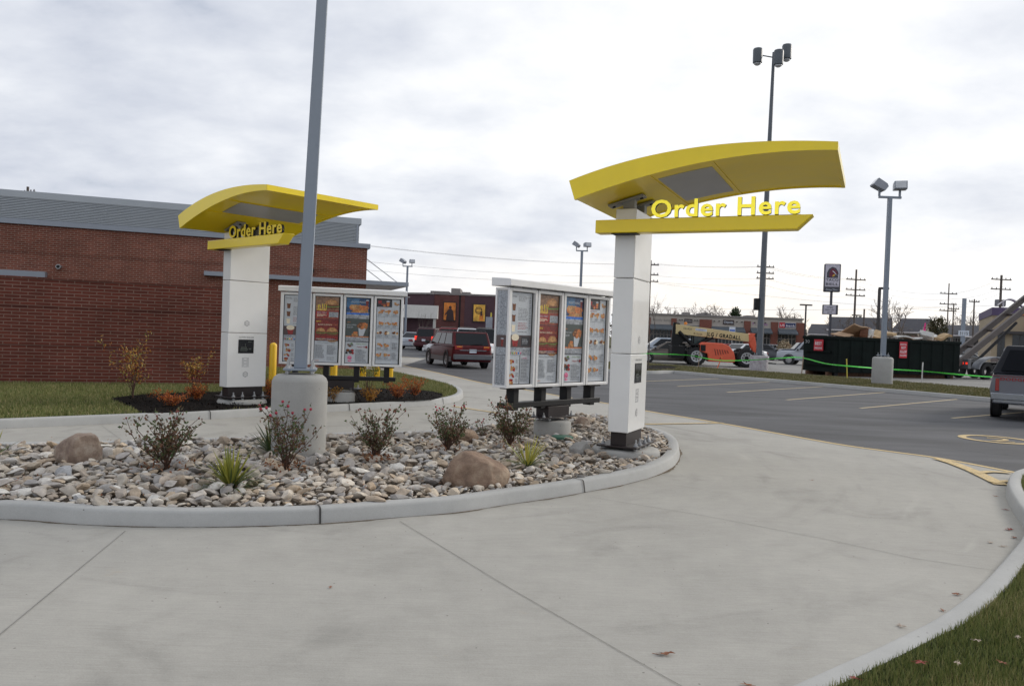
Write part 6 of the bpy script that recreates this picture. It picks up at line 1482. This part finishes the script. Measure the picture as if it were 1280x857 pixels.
pD = upole(1066.5,108,12.2,[10.8,9.4,8.6],'utility pole with three crossarms right of the tall restaurant sign',.17,1.5,.2)
pE = upole(1183,120,11.8,[10.2,8.6,7.6],'thin utility pole with three crossarms above the right of the dumpster',.11,1.5,.2)
pF = upole(1190,122,8.9,[8.0],'short utility pole immediately right of the thin three-arm one',.13,.9,.1)
pG = upole(1215.5,118,9.4,[9.0],'utility pole with a small crossarm near the tan restaurant',.14,.9,.2)
pH = upole(1248,105,11.9,[11.3,10.0],'utility pole with transformers above the tan restaurant',.20,1.5,.15,True)
upole(1078.5,112,7.0,[],'short bare dark pole right of the three-arm utility pole',.16)
def wire(a, b_, za, zb_, sag, off=0, r=.02, label=''):
    a = Vector((a.x, a.y+off, za)); b_ = Vector((b_.x, b_.y+off, zb_)); n = 20; P = [a.lerp(b_, i/n)-Vector((0,0,4*sag*(i/n)*(1-i/n))) for i in range(n+1)]
    o = MB().tube(P, r, 4, M_wire, cap=False).build('overhead_wire'); tag(o, label, 'wire', 'overhead wires'); return o
pR = Vector((140,95,0)); pL = Vector(spot(-900,48))
WN = ['top','second','third','lowest']
for i, (z1, off) in enumerate([(11.6,.9),(11.5,-.9),(10.0,.0),(9.2,.4)]):
    wire(pA, pB, z1-.9, z1-.1, 1.4, off, .011, f'{WN[i]} of the long wires from behind the brick restaurant to the near order column')
    wire(pB, pC, z1, z1-.1, .25, off, .010, f'{WN[i]} of the wires between the near order column and the tall mast')
    wire(pC, pD, z1-.1, 10.9 if i < 2 else z1-.8, .5, off, .011, f'{WN[i]} of the wires between the tall mast and the three-arm pole')
    if i < 3: wire(pD, pE, 10.9-i*1.1, 10.3-i*1.0, .7, off, .011, f'{WN[i]} of the wires between the three-arm pole and the thin pole'); wire(pE, pH, 10.3-i*.9, 11.3-i*.9, .5, off, .011, f'{WN[i]} of the wires running to the transformer pole')
wire(Vector(spot(620,125)), Vector(spot(1240,112)), 7.2, 8.2, 1.2, 0, .014, 'single low wire crossing behind the roofs of shops and houses')
wire(Vector(spot(815,118)), Vector(spot(1300,110)), 10.0, 6.8, .6, 0, .013, 'wire sloping gently down to the right above the houses')

# ------------------------------------------------------------------ shops
M_stucco = mat('cream_stucco', (.44,.40,.36), rough=.9, var=.06); M_brick_far = mat('far_brick', (.20,.075,.055), rough=.9, var=.12, vscale=2); M_awn = mat('grey_awning', (.085,.10,.115), rough=.7); M_shopglass = mat('shop_glass', (.03,.035,.04), rough=.1)
M_cornice = mat('stone_cornice', (.24,.22,.21), rough=.8); M_signdk = mat('dark_sign', (.06,.04,.04), rough=.6); M_navy = mat('navy_sign', (.02,.035,.12), rough=.5); M_purple = mat('purple_letters', (.35,.10,.40), rough=.5)
S = spot(770,127); E_ = spot(1002,125); sh = empty('shop_row', (S[0],S[1],0), math.atan2(E_[1]-S[1],E_[0]-S[0]), 'long low row of cream and brick shops with grey awnings behind the telehandler', 'building')
SL = math.hypot(E_[0]-S[0],E_[1]-S[1]); mp = .1285
def sx_(p): return (p-770)*mp
MB().box(0,SL,0,14,0,5.45,M_stucco).build('wall', parent=sh); MB().box(-.15,SL+.15,-.18,14,5.45,5.72,M_cornice).build('cornice', parent=sh)
for a, b_ in ((806,812),(838,844.5),(873,888),(928,936),(961,969.5),(992,1001.5)): MB().box(sx_(a),sx_(b_),-.22,0,0,5.0,M_brick_far).build('brick_pier', parent=sh)
for a, b_ in ((812,838),(845,872),(888.5,927.5),(936.5,960.5),(970,991.5)):
    w = MB().box(sx_(a),sx_(b_),-.02,0,.3,3.1,M_shopglass).build('shop_window', parent=sh); fm_ = MB(); n = max(3,int((b_-a)/4))
    for k in range(n+1): xx = sx_(a)+(sx_(b_)-sx_(a))*k/n; fm_.box(xx-.05,xx+.05,-.06,-.02,.0,3.1,M_cornice)
    fm_.box(sx_(a),sx_(b_),-.06,-.02,2.3,2.4,M_cornice); fm_.build('frame', parent=w)
    MB().prism([(-.03,3.95),(-1.3,3.25),(-1.3,3.05),(-.03,3.05)],sx_(a)-.1,sx_(b_)+.1,M_awn,axis='x').build('awning', parent=sh)
def shop_sign(x0, x1, z0, z1, m, parts):
    g = MB().box(sx_(x0),sx_(x1),-.10,0,z0,z1,m).build('shop_sign', parent=sh)
    for tx, xa, xb, z, h_, mm in parts: t = MB(); t.text(tx, h_, mm, frame((sx_(xa),-.115,z),(1,0,0),(0,0,1)), width=(xb-xa)*mp, bold=.02); t.build('lettering', parent=g)
shop_sign(854,864,4.35,5.0,M_signdk,[('Grille',855,863,4.55,.4,M_ink)]); shop_sign(902,915.5,4.3,5.05,M_signdk,[('Chipotle',903,914.5,4.55,.45,M_plate)])
shop_sign(970.5,991.5,4.15,4.95,M_signwhite,[('bank',979.5,990.5,4.32,.5,M_signwhite)])
MB().box(sx_(978),sx_(991),-.112,-.10,4.2,4.9,M_navy).box(sx_(971),sx_(978),-.13,-.10,4.12,4.98,M_signred).build('sign_panels', parent=sh)
t = MB(); t.text('US', .55, M_signwhite, frame((sx_(972),-.14,4.33),(1,0,0),(0,0,1)), width=.7, bold=.02); t.build('lettering', parent=sh)
t = MB(); t.text('T - Mobile', .5, M_purple, frame((sx_(938),-.03,4.4),(1,0,0),(0,0,1)), width=sx_(957)-sx_(938), bold=.02); t.build('lettering', parent=sh)
t = MB(); t.text('Family Salon', .5, M_cornice, frame((sx_(815),-.03,4.5),(1,0,0),(0,0,1)), width=3.0); t.build('lettering', parent=sh)
for a in (848,851,867,870,891,897,919,925,941,954): MB().box(sx_(a)-.09,sx_(a)+.09,-.4,0,4.75,4.86,M_black).build('gooseneck_lamp', parent=sh)
for a, b_, h_ in ((858,866,.5),(884,888,.6),(877,893,.45),(938,948,.35)): MB().box(sx_(a),sx_(b_),4,7,5.7,5.7+h_,M_cornice).build('roof_unit', parent=sh)
q = spot(914.5,90); sg = empty('parking_sign', (q[0],q[1],0), 0, 'small white and blue sign on a post above the boom', 'sign'); MB().tube([(0,0,0),(0,0,3.2)],.03,6,M_steel).build('post', parent=sg); MB().box(-.35,.35,-.06,-.03,2.75,3.3,M_plate).box(-.3,.3,-.066,-.06,2.80,3.0,mat('sign_blue',(.04,.12,.45))).build('sign_board', parent=sg)

# theatre
M_thb = brick_mat('theatre_brick', (.15,.055,.05), (.115,.045,.042), (.16,.08,.07), bw=.4, bh=.14, mw=.02); M_thd = mat('theatre_dark_brick', (.085,.045,.055), rough=.9, var=.1, vscale=2); M_canw = mat('pale_standing_seam', (.50,.49,.46), rough=.6, var=.05)
th0 = empty('theatre_building', spot(541,90), 0, 'dark brick theatre with two framed orange posters behind the parked row', 'building'); k_ = 90/976
def tx(p): return (p-541)*k_
MB().box(tx(541),tx(690),0,20,0,5.75,M_thb).build('wall', parent=th0); 
MB().box(-.0,14,-.0,.3,0,5.72,M_thd,Rz(R_(150))).build('side_wall', parent=th0)
MB().box(tx(541)-.05,tx(690),-.08,20,5.75,5.95,M_cornice).build('coping', parent=th0)
MB().box(0,14,-.05,.4,5.72,5.92,M_cornice,Rz(R_(150))).build('coping', parent=th0)
MB().box(tx(572),tx(574),-.03,0,0,5.74,M_black).build('downpipe', parent=th0)
MB().box(tx(579),tx(616),-.025,0,.0,5.74,M_thd).build('dark_brick_panel', parent=th0)
for a, b_, h_ in ((531,555,.35),(558,570,.75),(572,583,.35)): MB().box(tx(a),tx(b_),4,8,5.9,6.0+h_,M_cornice).build('roof_unit', parent=th0, bevel=.03)
M_pf = mat('poster_frame', (.02,.015,.015), rough=.4); M_po = mat('poster_orange', (.62,.20,.03), rough=.5, var=.5, vscale=1.2); M_pyel = mat('poster_amber', (.72,.40,.06), rough=.5, var=.4, vscale=1.6); M_pdk = mat('poster_dark', (.035,.015,.015), rough=.5)
p1_ = MB().box(tx(552.5),tx(568.8),-.14,0,2.75,4.95,M_pf).build('poster_frame', parent=th0)
m = MB().quad([(tx(553.5),-.146,2.85),(tx(568),-.146,2.85),(tx(568),-.146,4.85),(tx(553.5),-.146,4.85)],M_po); cx = tx(561)
m.quad([(cx-.42,-.150,2.85),(cx+.5,-.150,2.85),(cx+.38,-.150,3.9),(cx+.15,-.150,4.15),(cx-.12,-.150,4.15),(cx-.32,-.150,3.9)],M_pdk); m.lathe([(.17,-.002),(.17,.002)],12,M_pdk,Tl(cx+.02,-.152,4.32) @ Rx(R_(90))); m.quad([(cx-.30,-.153,3.9),(cx-.62,-.153,3.45),(cx-.5,-.153,3.4),(cx-.2,-.153,3.75)],M_pdk); m.build('poster', parent=p1_)
p2_ = MB().box(tx(589.5),tx(605.5),-.16,0,2.75,4.85,M_pf).build('poster_frame', parent=th0)
m = MB().quad([(tx(590.5),-.166,2.85),(tx(604.8),-.166,2.85),(tx(604.8),-.166,4.75),(tx(590.5),-.166,4.75)],M_pyel); cx = tx(598)
m.quad([(cx-.05,-.170,2.9),(cx+.5,-.170,2.9),(cx+.4,-.170,3.7),(cx+.15,-.170,3.9),(cx,-.170,3.5)],M_po)
for t0 in range(2): 
    n = 18; m.add([(cx-.1+(.42-.07*(i % 2))*math.cos(i//2*.7), -.172-t0*.002, 4.15-t0*.15+(.34-.07*(i % 2))*math.sin(i//2*.7)) for i in range(n)], [(2*i,2*i+1,2*i+3,2*i+2) for i in range(n//2-1)], M_pdk)
m.quad([(cx+.1,-.176,3.5),(cx+.3,-.176,3.5),(cx+.32,-.176,4.0),(cx+.12,-.176,4.0)],M_pdk); m.build('poster', parent=p2_)
# pale shop canopy
q = spot(507,84); cn = empty('shop_canopy', (q[0]-4.2,q[1],0), 0, 'pale ribbed mansard canopy on posts left of the theatre posters', 'canopy')
cm_ = MB(); cm_.prism([(0,2.85),(-1.2,2.85),(-.4,4.25),(0,4.25)],0,7.6,M_canw,axis='x')
for k in range(26): cm_.prism([(-1.23,2.86),(-1.17,2.86),(-.40,4.24),(-.44,4.24)],.02+k*.3,.06+k*.3,M_canw,axis='x')
cm_.build('canopy_roof', parent=cn)
for x in (.6,3.9,7.3): MB().box(x-.13,x+.13,-1.05,-.79,0,2.85,M_canw).build('post', parent=cn)
MB().box(.0,7.4,.0,.3,0,2.85,M_thd).build('back_wall', parent=cn)
q = spot(611,70); sg = empty('lot_sign', (q[0],q[1],0), 0, 'small grey sign with a yellow marker on a post beside the menu board', 'sign'); MB().box(-.04,.04,-.04,.04,0,3.0,M_steel).build('post', parent=sg); MB().box(-.35,.25,-.07,-.04,1.9,3.0,M_headgrey).build('sign_board', parent=sg); MB().box(.05,.18,-.07,-.04,3.0,3.4,M_yst).build('marker', parent=sg)

# ------------------------------------------------------------------ restaurant sign with the bell
q = spot(1036.5,100); bs = empty('pylon_sign', (q[0],q[1],0), R_(-12), 'tall pylon sign with a maroon bell over the words, small reader board below', 'sign')
z_ = lambda y: 1.65+(431.1-y)*100/976
M_sb = mat('sign_cabinet', (.06,.06,.075), rough=.5); M_bell = mat('bell_maroon', (.14,.02,.045), rough=.5); M_sw = mat('sign_face_pale', (.50,.48,.55), rough=.5); M_gold = mat('bell_gold', (.60,.36,.04), rough=.5)
MB().box(-.14,.14,-.14,.14,0,z_(365),M_sb).build('pole', parent=bs)
c1 = MB().box(-.98,.98,-.35,.35,z_(365),z_(330),M_sb).build('sign_cabinet', parent=bs, bevel=.12, seg=3)
m = MB(); yf = -.356; m.quad([(-.88,yf,z_(358.5)),(.82,yf,z_(358.5)),(.82,yf,z_(331)),(-.88,yf,z_(331))],M_sw)
m.text('TACO', .42, M_sb, frame((-.78,yf-.006,z_(351.5)),(1,0,0),(0,0,1)), width=1.5, bold=.03); m.text('BELL', .42, M_sb, frame((-.78,yf-.006,z_(356.7)),(1,0,0),(0,0,1)), width=1.5, bold=.03); m.text('Drive Thru', .32, M_plate, frame((-.72,yf-.004,z_(363.3)),(1,0,0),(0,0,1)), width=1.35)
cz = z_(343.5); pts = [(-.70,-.42),(-.66,.25),(-.45,.72),(-.05,.98),(.38,.85),(.62,.45),(.74,.12),(.62,-.05),(.70,-.42)]
m.quad([(a-.02,yf-.010,cz+b_) for a, b_ in pts],M_sb); pts = [(-.42,-.30),(-.40,.30),(-.15,.72),(.15,.80),(.45,.42),(.62,.18),(.40,.02),(.1,-.25)]
m.quad([(a,yf-.014,cz+b_) for a, b_ in pts],M_bell); m.quad([(-.02,yf-.018,cz-.30),(.28,yf-.018,cz-.10),(.22,yf-.018,cz+.08),(-.02,yf-.018,cz-.08)],M_gold); m.quad([(-.02,yf-.018,cz+.5),(.22,yf-.018,cz+.35),(.45,yf-.018,cz+.02),(.38,yf-.018,cz),(.15,yf-.018,cz+.25),(-.05,yf-.018,cz+.42)],M_plate)
m.build('sign_face', parent=c1)
c2 = MB().box(-.98,.82,-.35,.35,z_(393),z_(381),M_sb).build('reader_board', parent=bs, bevel=.03)
m = MB(); m.quad([(-.92,yf,z_(392.5)),(.55,yf,z_(392.5)),(.55,yf,z_(381.7)),(-.92,yf,z_(381.7))],M_sw)
for i, t_ in enumerate(('OPEN','DRIVE-THRU','LATE')): m.text(t_, .26, M_sb, frame((-.18,yf-.005,z_(385.2+i*3)),(1,0,0),(0,0,1)), center=True, width=(.75,1.1,.6)[i], bold=.02)
m.build('reader_face', parent=c2)
# tan restaurant at the right
M_tan = mat('tan_stucco', (.36,.29,.20), rough=.9, var=.06); M_pur = mat('purple_parapet', (.09,.065,.13), rough=.7); M_ora = mat('orange_stucco', (.50,.20,.05), rough=.8); M_fst = mat('field_stone', (.16,.13,.12), rough=.95, var=.3, vscale=3)
q = spot(1239,75); tb = empty('tan_restaurant', (q[0],q[1],0), R_(-27), 'tan restaurant with a purple and orange parapet behind the raised rails', 'building')
MB().box(0,14,0,16,0,5.1,M_tan).build('wall', parent=tb); MB().box(-.08,14,-.12,16,5.1,5.85,M_pur).build('parapet', parent=tb); MB().box(0,14,-.08,0,0,1.1,M_fst).build('stone_base', parent=tb)
m = MB()
for k in range(5): x = 1.5+k*2.6; m.quad([(x,-.124,5.12),(x+1.9,-.124,5.12),(x+.95,-.124,5.75)],M_ora)
m.build('parapet_pattern', parent=tb)
MB().box(3.0,3.9,-.5,0,0,4.9,M_ora).build('orange_pier', parent=tb)
for x0, x1 in ((.5,1.1),(1.7,2.9),(4.1,6.0)): w = MB().box(x0,x1,-.05,0,1.15,3.3,M_shopglass).build('window', parent=tb); MB().box((x0+x1)/2-.03,(x0+x1)/2+.03,-.07,-.05,1.15,3.3,M_dkpole).build('mullion', parent=w)
MB().box(.3,6.2,-.7,0,3.35,3.6,M_dkpole).build('awning', parent=tb)
m = MB(); n = 14; P = [(.6+2.2*i/n, 5.95+.75*math.sin(math.pi*min(1,i/n*.95+.12))**1.2) for i in range(n+1)]
m.prism([(a, b_) for a, b_ in P]+[(a, b_+.10) for a, b_ in P[::-1]],1.2,2.8,M_signwhite,axis='y'); m.build('curved_roof_hood', parent=tb)
for x in (.9,2.2,3.0): MB().box(x,x+.08,1.3,1.38,5.8,6.5,M_signwhite).build('hood_post', parent=tb)
# houses
M_shing = mat('grey_shingles', (.065,.065,.075), rough=.9, var=.15, vscale=2); M_side = mat('pale_siding', (.30,.30,.31), rough=.8, var=.04); M_side2 = mat('tan_siding', (.30,.26,.22), rough=.8)
def house(x0, x1, d, H, eave, label, gable=True, m=M_side, dep=9, wins=4, rot=-28):
    a = spot(x0,d); L = (x1-x0)*d/976*.92; h = empty('house', (a[0],a[1],0), R_(rot), label, 'house', 'houses beyond the far car park'); MB().box(0,L,0,dep,0,eave,m).build('wall', parent=h)
    r_ = MB(); r_.prism([(-.5,eave-.05),(dep/2,H),(dep+.5,eave-.05),(dep+.5,eave+.12),(dep/2,H+.17),(-.5,eave+.12)],-.4,L+.4,M_shing,axis='x'); r_.build('roof', parent=h)
    MB().prism([(0,eave),(dep,eave),(dep/2,H-.1)],0.02,L-.02,M_side2,axis='x').build('gable', parent=h)
    MB().box(-.4,L+.4,-.56,-.50,eave-.12,eave+.10,M_signwhite).build('gutter', parent=h)
    for k in range(wins):
        x = L*(k+.6)/wins; w = MB().box(x-.6,x+.6,-.03,0,eave-1.7,eave-.5,M_shopglass).build('window', parent=h); MB().box(x-.68,x+.68,-.05,-.03,eave-1.78,eave-1.70,M_signwhite).box(x-.03,x+.03,-.05,-.03,eave-1.7,eave-.5,M_signwhite).build('window_frame', parent=w)
        for s in (-1,1): MB().box(x+s*.85-.15,x+s*.85+.15,-.035,0,eave-1.7,eave-.5,M_dkpole).build('shutter', parent=w)
house(1036,1108,140,6.7,4.4,'long dark-roofed house left of the near lamp post',wins=6); house(1116,1147,125,6.3,4.1,'house with a big grey roof and gable right of the near lamp post',m=M_side2,wins=3,rot=-47); house(1012,1034,150,5.5,3.6,'low dark-roofed house left of the tall pylon sign',wins=2)
house(1180,1206,140,6.0,4.2,'house half hidden by poles left of the white number board',wins=2); house(1207,1232,135,5.9,4.0,'small house with a white gable trim beside the tan restaurant',wins=2)
q = spot(1203,72); ns = empty('number_sign', (q[0],q[1],0), 0, 'white board reading 3115 on a thick grey pole above the dumpster end', 'sign'); MB().box(-.13,.13,-.13,.13,0,6.4,M_polegrey).build('pole', parent=ns)
b_ = MB().box(-.5,.45,-.2,-.14,2.95,3.45,M_plate).build('sign_board', parent=ns); MB().text('3115',.38,M_darkink,frame((-.03,-.205,3.06),(1,0,0),(0,0,1)),center=True,width=.75,bold=.02).build('lettering', parent=b_)
q = spot(1153,70); fl = empty('feather_flag', (q[0],q[1],0), 0, 'narrow pink feather flag standing behind the dumpster', 'flag'); MB().tube([(0,0,0),(0,0,3.6)],.02,5,M_steel).build('pole', parent=fl)
MB().prism([(-.05,1.9),(.12,2.0),(.25,3.2),(.22,4.0),(.12,3.9),(0,3.2)],-.01,.01,mat('pink_flag',(.75,.05,.25),rough=.7),axis='y').build('flag_cloth', parent=fl)
